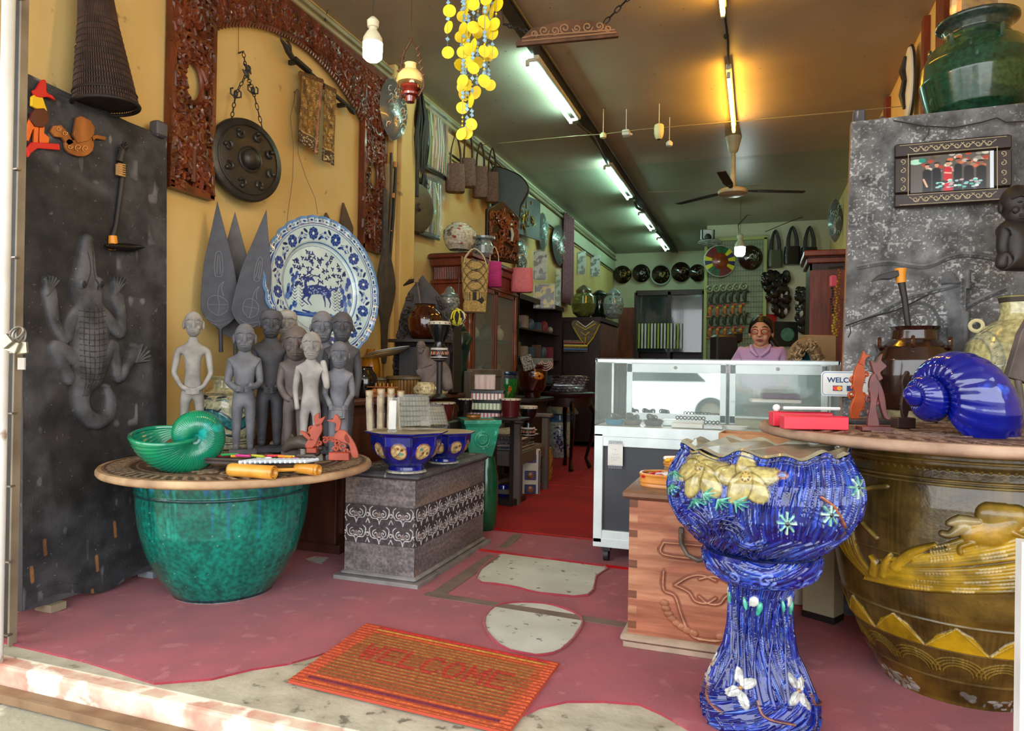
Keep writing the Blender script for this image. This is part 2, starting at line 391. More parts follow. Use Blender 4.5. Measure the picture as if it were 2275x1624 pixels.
# cornice, pilaster and conduits of the left wall
b = MB();b.box((XL+.012,11.3,3.5),(.024,8.2,.4));struct('trim_1',b,M_wallg,smooth=False)
b = MB();b.box((XL+.05,5.5,ZC/2),(.1,.26,ZC));b.box((XL+.035,5.31,ZC/2),(.07,.06,ZC));struct('trim_2',b,M_wall,smooth=False,bevel=.01)
def pipe(name,a,c,r,m,parent=None):
    q = MB();q.tube([a,c],r,8);return struct(name,q,m,parent)
for k,(dz,r) in enumerate(((.07,.028),(.15,.022))): pipe('trim_3',(XL+.03+.03*k,2.0,ZC-dz),(XL+.03+.03*k,15.3,ZC-dz),r,M_trim)
pipe('trim_4',(XL+.05,6.2,3.28),(XL+.05,15.3,3.28),.012,M_dark)
# end of the left wall: rusty white steel post with the folded grille channel
def jx(px,y): return ony(px,800,y).x
b = MB();b.tube([(jx(4,1.80),1.80,-.07),(jx(4,1.80),1.80,4)],.022,12);b.tube([(jx(-32,1.80),1.80,-.07),(jx(-32,1.80),1.80,4)],.022,12)
dr = struct('door_1',b,M_rustw)
b = MB();x = jx(39,1.92);b.box((x,1.92,1.95),(.010,.03,4.0))
struct('channel',b,mat('channel_paint','#8a7c68','#6a5c4a',5,.5),dr,smooth=False)
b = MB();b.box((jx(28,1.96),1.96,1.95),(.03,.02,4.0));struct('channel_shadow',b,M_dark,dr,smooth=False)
b = MB()
for z in (.05,.33,.62,.9,1.18,1.5,1.84,2.5): b.box((jx(29,1.90),1.90,z),(.028,.02,.006))
struct('grille_link',b,M_steel,dr,smooth=False)
b = MB();P = ony(48,808,1.90);b.box((P.x,1.90,P.z),(.036,.006,.045));Q = ony(27,760,1.89);b.box((Q.x,1.89,Q.z),(.028,.01,.085));struct('lock_plate',b,M_rustw,dr,smooth=False)
# right-hand jamb of the shop front
b = MB();P = onz(2268,1500,0);b.box((jx(2268,1.88)+.05,1.88,.33),(.10,.04,.8));struct('door_2',b,M_white,smooth=False)
for k in range(2): pass
def atd(px,py,d): return Vector(CAMP + ray(px,py)*d)
def face(p,off=0.0): return math.atan2(CAMP[0]-p[0],-(CAMP[1]-p[1]))+off   # turns local -Y to the street
def wood(name,c1,c2,**k): return mat(name,c1,c2,k.pop('scale',12),k.pop('rough',.6),stretch=k.pop('stretch',(1,1,.25)),bump=k.pop('bump',.4),**k)
M_greyw = wood('weathered_grey_wood','#57555a','#3d3b3f',scale=9,c3='#9c9a9c',s3=34,t3=.66,bump=.7)
M_stat_pale = mat('pale_ash_wood','#a5a09a','#77726e',9,.75,bump=.5,bscale=60)
M_stat_grey = mat('grey_wood','#757479','#54545a',10,.7,bump=.5,bscale=60)
M_stat_dark = mat('dark_grey_wood','#504e53','#39383d',10,.65,bump=.4,bscale=60)
M_stat_brown = mat('brown_grey_wood','#6f625f','#514845',10,.65,bump=.4,bscale=60)
M_paint = mat('painted_glaze','#ffffff','#b9b9b9',50,.2,paint=True,coat=.6,bump=.15,bscale=30)
M_paintm = mat('painted_matt','#ffffff','#9a9a9a',18,.7,paint=True,bump=.5,bscale=80)
M_paintw = mat('carved_wood_paint','#ffffff','#b4b4b4',70,.55,paint=True,bump=.5,bscale=90)
M_paints = mat('weathered_slab_paint','#ffffff','#8f8f8f',9,.75,paint=True,bump=.8,bscale=110,c3='#8f8e8e',s3=60,t3=.70)
# ------------------------------------------------------------------ pot that carries the left table
TZ = .645
pc = onz(497,1311,0)
cv = Canvas(2.3,.62,460,150,'#0c7c6c',True)
cv.noise(.16,40,6,1);cv.noise(.2,90,3,2)
cv.band(0,.03,'#15454c');cv.noise(.2,60,10,7);cv.band(0,.012,'#a9a79c')
rg = random.Random(3)
for k in range(46):
    x = rg.uniform(0,2.3);y = .62-rg.uniform(0,.02);l = rg.uniform(.06,.3)
    cv.stroke([(x,y),(x+.004,y-l)],[rg.uniform(.008,.03),.003],rg.choice(['#1b78a8','#0f8f7c','#0b6b62','#123c46','#2aa090']),soft=.9)
for k in range(30): cv.blob(k*2.3/30+rg.uniform(-.01,.01),.585,.016,.028,rg.choice(['#1c7fc0','#2f9fc8','#155a66']),soft=.8)
cv.band(.532,.545,'#1d4a4c',.008)
for k in range(120): cv.blob(rg.uniform(0,2.3),rg.uniform(.05,.55),.0022,None,'#8fc0b4')
t = thing('glazed_planter','big teal green glazed pot under the round carved tabletop','pot',pc)
cv.lathe('body',M_paint,[(.225,0),(.235,.02),(.29,.1),(.345,.21),(.378,.33),(.39,.43),(.392,.5),(.40,.54),(.402,.585)],t)
b = MB();b.lathe([(.402,.585),(.395,.60),(.36,.60),(.35,.5),(.0,.5)],48);b.build('rim',mat('teal_glaze','#103c40',rough=.2,coat=.5),t)
# ------------------------------------------------------------------ round carved tabletops (relief canvas laid in polar form)
def round_top(label,c,rad,z,cols,rz=0):
    t = thing('round_tabletop',label,'tabletop',(c.x,c.y,z-.038),rz)
    n = 300;cv = Canvas(2*rad,2*rad,n,n,cols[0]);cv.noise(.15,7,40,5)
    cx = rad
    for rr,w_,h in ((.97,.02,.004),(.80,.02,.004),(.74,.012,.003)):
        P = [(cx+rad*rr*math.cos(a*math.pi/40),cx+rad*rr*math.sin(a*math.pi/40)) for a in range(81)]
        cv.stroke(P,rad*w_*1.5,cols[1],h)
    for k in range(72):
        a = k*math.pi/36;cv.stroke([(cx+rad*.83*math.cos(a),cx+rad*.83*math.sin(a)),(cx+rad*.93*math.cos(a+.05),cx+rad*.93*math.sin(a+.05))],rad*.035,cols[2],.004,dome=True)
    rg = random.Random(7)
    for k in range(70):
        a = rg.uniform(0,6.28);r0 = rad*math.sqrt(rg.random())*.66;x,y = cx+r0*math.cos(a),cx+r0*math.sin(a);a2 = rg.uniform(0,6.28)
        cv.spiral(x,y,rad*.09,1.1,rad*.022,cols[2],.005,a2,rg.choice((-1,1)))
        cv.stroke([(x,y),(x+rad*.12*math.cos(a2),y+rad*.12*math.sin(a2))],[rad*.04,rad*.01],cols[2],.005)
    def f(U,V,Z):                      # square canvas squeezed onto the disc
        x,y = U*2-1,V*2-1;r_ = np.maximum(abs(x),abs(y));l = np.hypot(x,y)+1e-9
        k = r_/l;k = k*.985;m_ = np.where(r_ > .96,0,1)
        return x*k*rad,y*k*rad,.036+Z*m_
    # colours must follow the disc: sample the canvas at the squeezed places
    U,V = (cv.X/cv.w)*2-1,(cv.Y/cv.h)*2-1;r_ = np.maximum(abs(U),abs(V));l = np.hypot(U,V)+1e-9
    ix = np.clip(((U*r_/l+1)/2*n).astype(int),0,n-1);iy = np.clip(((V*r_/l+1)/2*n).astype(int),0,n-1)
    cv.C = cv.C[iy,ix];cv.Z = cv.Z[iy,ix]
    cv.mesh('carved_top',M_paintw,f,t)
    b = MB();b.lathe([(0,0),(rad*.96,0),(rad*.99,.006),(rad,.014),(rad,.026),(rad*.99,.036),(rad*.96,.037)],96,closed=True)
    b.build('edge',mat('worn_table_edge_'+label[:3],cols[3],cols[4],6,.6,bump=.5,bscale=50),t)
    return t
tc_ = atd(538,1028,3.3)
round_top('round carved wooden tabletop resting on the teal glazed pot',tc_,.6,TZ,('#5d4636','#8a6f58','#a48b74','#c3a27c','#8e6f52'))
# ------------------------------------------------------------------ wooden figures
def head_mb(b,c,s,ears=1.0,jaw=1.0,cap=False):
    x,y,z = c
    b.ball((x,y,z+.02*s),(.060*s,.066*s,.075*s),18,14)
    b.ball((x,y-.012*s,z-.03*s),(.046*s*jaw,.05*s,.055*s),16,12)
    b.tube([(x,y-.058*s,z+.03*s),(x,y-.077*s,z-.008*s),(x,y-.072*s,z-.018*s)],[.007*s,.013*s,.012*s],8)
    for q in (-1,1):
        b.tube([(x+q*.006*s,y-.064*s,z+.034*s),(x+q*.028*s,y-.062*s,z+.04*s),(x+q*.05*s,y-.04*s,z+.03*s)],.0065*s,8)
        b.ball((x+q*.025*s,y-.058*s,z+.012*s),(.012*s,.005*s,.005*s),10,8)
        b.ball((x+q*.061*s,y+.008*s,z+.0*s),(.008*s*ears,.014*s,.022*s*ears),10,8)
        b.ball((x+q*.03*s,y-.042*s,z-.018*s),(.016*s,.013*s,.018*s),10,8)
    for dz,w_ in ((-.040,.024),(-.051,.02)): b.tube([(x-w_*s,y-.05*s,z+dz*s),(x,y-.061*s,z+dz*s),(x+w_*s,y-.05*s,z+dz*s)],.0065*s,8)
    if cap: b.lathe([(.064*s,0),(.066*s,.02*s),(.05*s,.05*s),(0,.062*s)],20,(x,y+.004*s,z+.03*s))
def statue(name,label,pos,h,mt,pose='clasp',fat=1.0,rz=None,hs=1.0,base=.05,cap=False,group=None,ears=1.0):
    t = thing(name,label,'statue',pos,face(pos) if rz is None else rz,group)
    s = h;J = [];E = [];Rr = []
    def j(p,r,par=None):
        J.append((p[0]*s,p[1]*s,p[2]*s));Rr.append((r*s*fat,r*s*fat*.85));i = len(J)-1
        if par is not None: E.append((par,i))
        return i
    pel = j((0,0,.46),.062);wa = j((0,-.003,.55),.052,pel);ch = j((0,-.005,.66),.066,wa);sh = j((0,.0,.735),.060,ch)
    nk = j((0,0,.785),.034,sh);j((0,-.005,.83),.036,nk)
    if pose != 'bust':
        for q in (-1,1):
            hp = j((q*.045,0,.41),.045,pel);kn = j((q*.05,-.01,.24),.032,hp);an = j((q*.05,.005,base+.03),.024,kn);j((q*.052,-.05,base+.012),.022,an)
    for q in (-1,1):
        so = j((q*.093,0,.725),.036,sh);el = j((q*.118,.01,.565),.025,so)
        if pose == 'clasp': a = j((q*.07,-.055,.475),.021,el);j((q*.02,-.075,.45),.024,a)
        elif pose == 'belly': a = j((q*.08,-.06,.535),.021,el);j((q*.025,-.085,.54 if q > 0 else .50),.026,a)
        elif pose == 'ear' and q > 0:
            J[-1] = (.125*s,-.03*s,.57*s);a = j((.115,-.03,.68),.021,el);j((.085,-.03,.80),.024,a)
        elif pose == 'box': a = j((q*.085,-.05,.52),.021,el);j((q*.06,-.085,.46),.024,a)
        else: a = j((q*.105,-.015,.46),.02,el);j((q*.095,-.03,.40),.024,a)
    skin('body',J,E,Rr,mt,t)
    b = MB();head_mb(b,(0,-.008*s,(.90)*s),s*1.05*hs,ears=ears,cap=cap);b.build('head',mt,t)
    if pose in ('clasp','belly','box'):
        b = MB();z0 = {'clasp': .447,'belly': .52,'box': .46}[pose]
        for k in range(4):
            for q in (-1,1):
                x0 = {'clasp': .02,'belly': .03,'box': .055}[pose]
                b.tube([(q*(x0+.02)*s,-.095*s*fat,(z0+.015-.010*k)*s),(q*(x0-.004)*s,-.107*s*fat,(z0+.013-.010*k)*s),(q*(x0-.022)*s,-.100*s*fat,(z0+.008-.010*k)*s)],.0055*s,6)
        b.build('fingers',mt,t)
    if pose == 'box': b = MB();b.bbox((0,-.10*s,.41*s),(.12*s,.05*s,.11*s),.008);b.bbox((0,-.128*s,.41*s),(.07*s,.01*s,.06*s),.003);b.build('drum',mt,t)
    if pose != 'bust':
        b = MB();b.bbox((0,-.01*s,base*s/2),(.20*s,.15*s,base*s),.01*s);b.build('base',mt,t)
    else:
        b = MB();b.lathe([(.075*s,0),(.08*s,.2*s),(.078*s,.46*s)],20,sy=.8);b.build('base',mt,t)
    return t
def st(label,hx,hy,bx,by,d,mt,pose,**k):
    base = atd(bx,by,d);z = k.pop('z',TZ);base.z = z;top = atd(hx,hy,d)
    return statue(k.pop('name','carved_wooden_figure'),label,base,(top.z-z)*1.0,mt,pose,**k)
G_ = None
st('pale thin wooden figure standing behind the green shell planter',423,690,425,1000,3.50,M_stat_pale,'clasp',fat=.95,hs=.95,ears=1.5)
st('short grey wooden figure hand on belly before the cream jar',540,724,540,985,3.50,M_stat_grey,'belly',fat=1.35,hs=1.2,ears=1.4)
st('tall dark wooden figure with clasped hands and flat cap, right of the cream jar',598,690,598,985,3.64,M_stat_dark,'clasp',fat=1.5,hs=1.15,cap=True)
st('grey wooden figure half hidden behind the tall dark clasped one',634,690,632,985,3.84,M_stat_pale,'side',fat=1.2,hs=1.1,cap=True)
st('brown narrow wooden figure with long face between clasped and reddish ones',640,738,634,985,3.70,M_stat_brown,'bust',fat=.95,hs=1.0)
st('reddish brown broad faced wooden figure in the middle of the statue group',656,738,654,985,3.50,M_stat_brown,'clasp',fat=1.55,hs=1.55,ears=.5)
st('slim light grey wooden figure holding one hand to its ear',690,742,688,1000,3.34,M_stat_pale,'ear',fat=1.1,hs=1.2,ears=.7)
st('tall grey wooden figure in profile behind the hand to ear figure',712,698,712,990,3.62,M_stat_grey,'side',fat=1.5,hs=1.25)
st('tall dark grey wooden figure before the blue platter, rightmost of the group',750,698,756,990,3.60,M_stat_dark,'side',fat=1.5,hs=1.2)
st('grey wooden figure holding a square drum behind the right red hornbill carving',752,765,750,1000,3.40,M_stat_grey,'box',fat=1.35,hs=1.3)
# long red brown sideboard along the left wall
M_redwood = wood('reddish_brown_wood','#5b3426','#43241a',rough=.5)
M_blackwood = wood('black_brown_wood','#2b2220','#1d1817',rough=.5)
SZ = .90
t = thing('sideboard','long reddish brown sideboard behind the statues under the ribbed pots','sideboard',(-2.62,4.38,0))
b = MB();b.bbox((0,0,SZ-.02),(.74,1.80,.04),.01);b.build('top',M_redwood,t)
b = MB();b.box((-.02,0,.46),(.66,1.72,.84));b.box((.0,0,.03),(.70,1.76,.06));b.build('body',M_redwood,t,smooth=False,bevel=.005)
for k in range(3):
    b = MB();b.bbox((.32,-.57+k*.57,.46),(.03,.52,.7),.008);o = b.build('door',M_redwood,t)
    b = MB();b.ball((.345,-.36+k*.57,.5),.014);b.build('knob',M_brass,o)
# ------------------------------------------------------------------ cream dragon jar behind the figures
def jar_body(label,c,rad,prof,cv,name='jar',cat='jar',mt=None,rz=None,handles=0,hz=0,hr=0,parts=None,hm=None,mouth=None):
    t = thing(name,label,cat,c,face(c)+(rz or 0) if rz is not False else 0)
    cv.lathe('body',mt or M_paint,[(r*rad,z*rad) for r,z in prof],t)
    r1,z1 = prof[-1];b = MB()
    b.lathe([(r1*rad,z1*rad),((r1-.03)*rad,(z1+.015)*rad),((r1-.08)*rad,z1*rad),((r1-.1)*rad,(z1-.25)*rad),(.0,(z1-.5)*rad)],40)
    b.build('mouth',mouth or mat('dark_jar_inside','#3a332a',rough=.4),t)
    for k in range(handles):
        a = k*2*math.pi/handles+.6;b = MB();u = Vector((math.cos(a),math.sin(a),0));v = Vector((-u.y,u.x,0))
        b.tube([u*hr*rad+v*.10*rad+Vector((0,0,hz*rad)),u*(hr+.10)*rad+v*.07*rad+Vector((0,0,(hz+.04)*rad)),u*(hr+.14)*rad+Vector((0,0,(hz+.05)*rad)),u*(hr+.10)*rad-v*.07*rad+Vector((0,0,(hz+.04)*rad)),u*hr*rad-v*.10*rad+Vector((0,0,hz*rad))],.028*rad,8)
        b.build('handle',hm or mt or MATS['painted_glaze'],t)
    return t
M_cream = mat('cream_glaze','#cfc59a','#b9ad80',6,.25,coat=.4)
p = atd(507,985,3.80);p.z = TZ;rad = .165
cv = Canvas(1.1,.62,330,190,'#cfc8a0',True);cv.noise(.06,12,8,4)
P = smoothp([(.05+.09*k,.25+.055*math.sin(k*1.9)) for k in range(13)],4)
cv.stroke(P,.075,'#2d4a52',.003,soft=.1);cv.stroke(P,.058,'#3f8a8c',.004,soft=.3)
for k in range(12):
    x,y = P[k*4];cv.stroke([(x,y+.03),(x+.02,y+.065)],[.02,.002],'#27424a',.003)
    cv.stroke([(x-.02,y+.11),(x+.03,y+.12),(x+.05,y+.10)],[.004,.015,.003],'#4d7c80',.003)
for k in range(9):
    x = .06+k*.12;cv.blob(x,.42,.035,.012,'#38474a',.003,.5+k);cv.blob(x+.05,.13,.03,.012,'#2f4a4c',.003,k)
for y in (.075,.055,.44,.455): cv.band(y,y+.006,'#30404a')
for y in (.025,.10): cv.stroke([(x/40*1.1,y+.008*math.sin(x)) for x in range(41)],.005,'#30404a')
jar_body('cream glazed jar painted with a blue green dragon behind the figures',p,rad,[(.72,0),(.80,.05),(.90,.5),(.97,1.0),(.98,1.4),(.92,1.65),(.72,1.84),(.56,1.92),(.5,2.0),(.5,2.25),(.56,2.3),(.58,2.36)],cv,handles=4,hz=1.72,hr=.82,hm=mat('dark_teal_glaze','#2a3c3e',rough=.25,coat=.4),mouth=M_cream)
# ------------------------------------------------------------------ three dark spear-blade carvings standing in the jar / against the wall
M_slate = mat('blackened_carved_wood','#3e3e48','#2f2f37',12,.55,bump=.4,bscale=60)
M_slateg = mat('grey_leaf_wood','#5c5a5c','#464448',10,.7,bump=.6,bscale=60)
def blade(label,tip,wid,bot,d,m_,motif,bw=.6):
    T,B = atd(*tip,d),atd(*bot,d);L_ = (T-B).length;mp_ = mpp(B)
    t = thing('spear_carving',label,'carving',B,(0,0,0));zx = (T-B).normalized()
    xx = Vector((math.cos(face(B)),math.sin(face(B)),0));yy = zx.cross(xx).normalized();xx = yy.cross(zx)
    t.rotation_euler = Matrix((xx,yy,zx)).transposed().to_euler()
    w_ = wid*mp_
    out = smoothp([(0,0),(-.06*w_,.02*L_),(-.30*w_,.07*L_),(-.47*w_,.14*L_),(-.5*w_,bw*.36*L_),(-.40*w_,.5*L_),(-.2*w_,.75*L_),(0,L_)],4)
    b = MB();b.prism(out+[(-x,z) for x,z in out[-2:0:-1]],.02);b.build('blade',m_,t,bevel=.004)
    b = MB()
    for q in motif:
        P = [(x*w_,-.0115,z*L_) for x,z in smoothp(q,4)];b.tube(P,.0022,5)
    if motif: b.build('engraving',mat('engraved_line_grey','#6e6e78',rough=.6),t)
    b = MB();b.tube([(0,0,.01),(0,0,-.12)],.012,10);b.build('stem',m_,t)
    return t
turt = [[(-.1,.12),(-.3,.17),(-.28,.25),(-.05,.27),(.18,.23),(.2,.16),(0,.12),(-.1,.12)],[(-.05,.12),(-.02,.2),(-.05,.27)],[(-.3,.2),(0,.2),(.2,.2)],[(-.05,.27),(0,.34),(.12,.38),(.05,.33),(.1,.27)],[(-.4,.1),(-.1,.07),(.3,.1)],[(-.25,.06),(0,.04),(.25,.07)],
        [(-.1,.42),(-.12,.5),(-.06,.6),(.06,.6),(.1,.5),(.06,.42),(-.1,.42)],[(-.06,.44),(-.02,.58)],[(.03,.44),(.03,.58)]]
blade('dark pointed blade carving with turtle, leftmost of the three',(483,447),78,(490,735),3.93,M_slate,turt)
blade('plain grey leaf shaped blade behind the two engraved ones',(522,470),92,(523,760),4.05,M_slateg,[],.9)
blade('dark pointed blade carving leaning right beside the blue platter',(592,465),78,(548,738),3.93,M_slate,[[(x*.8+.05,z) for x,z in q] for q in turt])
# ------------------------------------------------------------------ blue and white platter
p = atd(716,640,4.25)
n = 520;cv = Canvas(2,2,n,n,'#bccfd0');B1,B2,B3 = '#1f3a7c','#2d4f9a','#14265a'
cv.noise(.05,10,10,2)
def rr(a,r): return (1+r*math.cos(a),1+r*math.sin(a))
for r0,w_,c in ((.985,.05,'#5f86b8'),(.90,.012,B2),(.66,.012,B2),(.63,.02,'#d7e4e2'),(.61,.008,B2),(.875,.01,B2)): cv.stroke([rr(k*math.pi/60,r0) for k in range(121)],w_,c)
rg = random.Random(11)
for k in range(44):
    a = k*math.pi/22;x,y = rr(a,.94);cv.spiral(x,y,.028,1,.012,B2,a0=a);x,y = rr(a+.07,.935);cv.blob(x,y,.015,.03,B1,rot=a)
for k in range(12):
    a = k*math.pi/6+.2;x,y = rr(a,.77);cv.flower(x,y,.085,8,B1,'#dfe9e6',a0=a,edge='#6f8fc0')
    for q in (-1,1):
        x2,y2 = rr(a+q*.17,.77+.05*q);cv.blob(x2,y2,.05,.02,B3,rot=a+q);cv.blob(*rr(a+q*.22,.73),.03,.014,B2,rot=a+1.5)
        cv.blob(*rr(a+q*.26,.80),.022,None,B1)
        for z in range(3): cv.stroke([rr(a+q*.15,.76),rr(a+q*(.2+.04*z),.71+.05*z)],.008,B2)
for k in range(95):
    x,y = 1+rg.uniform(-.45,.5),1+rg.uniform(.02,.55)
    if (x-1)**2+(y-1)**2 > .31: continue
    a = rg.uniform(0,6)
    for q in range(3): cv.blob(x+.016*math.cos(a+q*2.1),y+.018*math.sin(a+q*2.1),.02,.013,B3 if rg.random() < .6 else B1,rot=a+q*2.1)
for k in range(30):
    x,y = 1+rg.uniform(-.58,-.38),1+rg.uniform(-.45,.2)
    if (x-1)**2+(y-1)**2 < .34: cv.blob(x,y,.05,.025,rg.choice((B2,B1,'#5878b4')),rot=1.2)
    x = 1+rg.uniform(.40,.58)
    if (x-1)**2+(y-1)**2 < .34: cv.blob(x,y,.035,.05,rg.choice((B2,B1,'#5878b4')))
for k in range(40): cv.stroke([(1+rg.uniform(-.5,.45),.62+rg.uniform(-.02,.05)),(1+rg.uniform(-.5,.45),.60)],.03,rg.choice((B2,'#4d74b4',B1)))
deer = [(.78,.93),(.86,.97),(.98,.99),(1.08,.985),(1.15,.955)]
cv.stroke(smoothp(deer,4),.14,B1,soft=.1)
for k in range(40): cv.blob(.80+.34*rg.random(),.90+.11*rg.random(),.012,.009,'#8fa9cf')
cv.stroke([(.78,.95),(.76,1.06),(.80,1.12)],[.08,.05,.05],B1);cv.stroke([(.80,1.12),(.88,1.13),(.92,1.10)],[.06,.05,.02],B1)
for dx in (0,.05): cv.stroke([(.80+dx,1.14),(.88+dx,1.19),(.97+dx,1.17)],[.02,.016,.006],B3)
for x0,x1 in ((.78,.70),(.84,.80),(1.08,1.10),(1.16,1.20)): cv.stroke([(x0,.90),(x1,.82),(x0+.02,.76)],[.05,.025,.018],B1)
cv.stroke([(1.18,.98),(1.26,1.04),(1.36,1.06)],[.03,.03,.005],B2)
for sx in (-.42,.36,-.3,.28):
    x = 1+sx
    for z in range(7):
        for q in (-1,1): cv.stroke([(x,.72+z*.045),(x+q*.05,.76+z*.045)],[.014,.004],B3)
t = thing('porcelain_platter','large scalloped blue and white platter with deer standing behind the figures','platter',p)
def f(U,V,Z):
    x,y = U*2-1,V*2-1;r_ = np.maximum(abs(x),abs(y));l = np.hypot(x,y)+1e-9;k = r_/l;a = np.arctan2(y,x)
    q = x*k,y*k;rim = 1+.018*np.abs(np.sin(a*15))*(r_ > .9)
    dp = np.where(r_ < .62,.045,np.where(r_ < .68,.045-.03*(r_-.62)/.06,.015-.04*(r_-.68)/.32));dp = dp+(r_ > .9)*.006*np.abs(np.sin(a*15))
    return q[0]*rim,dp,q[1]*rim
U,V = (cv.X/cv.w)*2-1,(cv.Y/cv.h)*2-1;r_ = np.maximum(abs(U),abs(V));l = np.hypot(U,V)+1e-9
ix = np.clip(((U*r_/l+1)/2*n).astype(int),0,n-1);iy = np.clip(((V*r_/l+1)/2*n).astype(int),0,n-1);cv.C = cv.C[iy,ix]
o = cv.mesh('face',mat('porcelain','#ffffff','#e8eeee',5,.12,paint=True,coat=.5),f,t);o.scale = (.40,1,.44);md = o.modifiers.new('t','SOLIDIFY');md.thickness = .012;md.offset = 1
t.rotation_euler = (R(-8),R(3),face(p)+R(33))
t.location = p
b = MB()
for q in (-1,1): b.tube([(q*.16,-.05,-.44),(q*.16,.03,-.43),(q*.12,.10,.1)],.012,8);b.tube([(q*.16,.03,-.43),(q*.16,-.02,-.72),(q*.16,.1,-.72)],.012,8)
b.tube([(-.16,.03,-.43),(.16,.03,-.43)],.012,8)
o = b.build('stand',M_blackwood,t);o.rotation_euler = (0,R(-3),0)
# ================================================================== left wall
def onwall(px,py,off=0.0): return onx(px,py,XL+off)
def wallset(loc,lean=0.0):      # frame whose local x runs along the wall into the shop, local y into the wall, z up
    return (R(0),0,R(90))
# ------------------------------------------------------------------ crocodile slab
t = thing('carved_slab','tall dark wooden slab carved with a crocodile leaning on the left wall','slab',(0,0,0))
BL,BR = onx(40,1392,-2.915),onx(339,1275,-2.915)
y0,y1 = 2.10,2.86;z0,zt = .045,2.33;sw,sh = y1-y0,zt-z0
cv = Canvas(sw,sh,300,800,'#454447')
cv.noise(.35,4,9,1);cv.noise(.12,3,60,2);cv.noise(0,20,30,4,'#77767a',.86);cv.noise(0,4,9,9,'#343132',.66);cv.poly([(.5*sw,0),(sw,0),(sw,sh),(.78*sw,sh)],None)
def W_(px,py): p = onx(px,py,-2.93);return ((p.y-y0),p.z-z0)
def ws(px,py,k): return k*.0021
def S(pts,wd,col,h,**k): cv.stroke(smoothp([W_(*p) for p in pts],4),[w_*.0021 for w_ in wd] if isinstance(wd,(list,tuple)) else wd*.0021,col,h,**k)
g1 = '#5e5e63'
def SW(pts,ws_,col,h): P = [W_(*p) for p in pts];Q = smoothp([(a[0],a[1],w_*.0021) for a,w_ in zip(P,ws_)],4);cv.stroke([q[:2] for q in Q],[q[2] for q in Q],col,h,dome=True)
SW([(192,532),(190,570),(188,610),(190,650),(192,672)],[30,44,60,82,66],g1,.03)
SW([(196,680),(198,720),(200,770),(195,820),(182,850),(172,880),(178,915),(202,935),(230,925),(238,890),(228,862),(220,858)],[70,92,96,86,60,46,42,40,38,34,22,8],g1,.03)
SW([(215,690),(238,712),(262,738),(266,700),(258,665)],[40,36,34,28,40],g1,.024);SW([(176,690),(155,715),(142,748),(120,720),(108,650)],[40,36,32,28,36],g1,.02)
SW([(222,800),(245,770),(250,790),(258,838),(278,812),(292,785)],[44,36,30,30,26,34],g1,.024);SW([(168,800),(140,780),(118,772),(140,820),(150,840)],[40,34,30,28,34],g1,.02)
for cx,cy,d_ in ((256,640,-1),(300,790,1),(104,640,-1)):
    for k in range(5):
        a = (1.9-.30*k) if d_ < 0 else (1.25-.42*k);S([(cx-6,cy+14),(cx+26*math.cos(a),cy-26*math.sin(a))],[9,5],'#5c5c60',.026,dome=True)
for k in range(13): S([(168,690+k*12.5),(198,694+k*12.5),(226,690+k*12.5)],2.2,'#2d2b2c',0);
for k in range(5): S([(178+k*10,686),(176+k*11,760),(178+k*9,840),(170+k*3,880)],2.0,'#2d2b2c',0)
for x in (172,212): cv.blob(*W_(x,630),.028,.034,'#66666b',.048);cv.blob(*W_(x,632),.012,.018,'#2a2829',.05)
S([(186,560),(192,600),(180,640)],3,'#2d2b2c',0);S([(198,560),(200,600),(208,645)],3,'#2d2b2c',0)
for x,y in ((90,1200),(246,1160),(195,1300),(60,1260),(205,1235)): S([(x,y),(x+2,y+30)],9,'#b27a48',0)
cv.noise(0,60,150,12,'#7d7c7c',.93)
lean = .05
def f(U,V,Z):
    bot = .03*np.sin(U*9)*(V < .02);return -2.90-lean*V+Z,y0+U*sw,z0+V*sh+bot-(V > .985)*.05*U
cv.mesh('carved_face',M_paints,f,t)
b = MB()
for z,x in ((z0,-2.90),(zt,-2.90-lean)): pass
vs = [(-2.902,y0,z0),(-2.902,y1,z0),(-2.902-lean,y1,zt-.05),(-2.902-lean,y0,zt),(-2.955,y0,z0),(-2.955,y1,z0),(-2.955-lean,y1,zt-.05),(-2.955-lean,y0,zt)]
b.add(vs,[(0,3,2,1),(4,5,6,7),(0,1,5,4),(1,2,6,5),(2,3,7,6),(3,0,4,7)]);b.build('plank',M_greyw,t,smooth=False)
b = MB();b.bbox((-2.945,2.80,2.315),(.06,.07,.08),.01);b.build('peg',M_greyw,t)
for y,c in ((2.24,'#8f7f68'),(2.78,'#8a8f96')):
    b = MB();b.box((-2.92,y,.026),(.10,.07,.032));tag(b.build('wooden_wedge',mat('wedge_'+c[1:],c,rough=.8),None,smooth=False),'small %s wooden block under the %s end of the crocodile slab' % (('brown','street') if y < 2.5 else ('grey','inner')),'block')
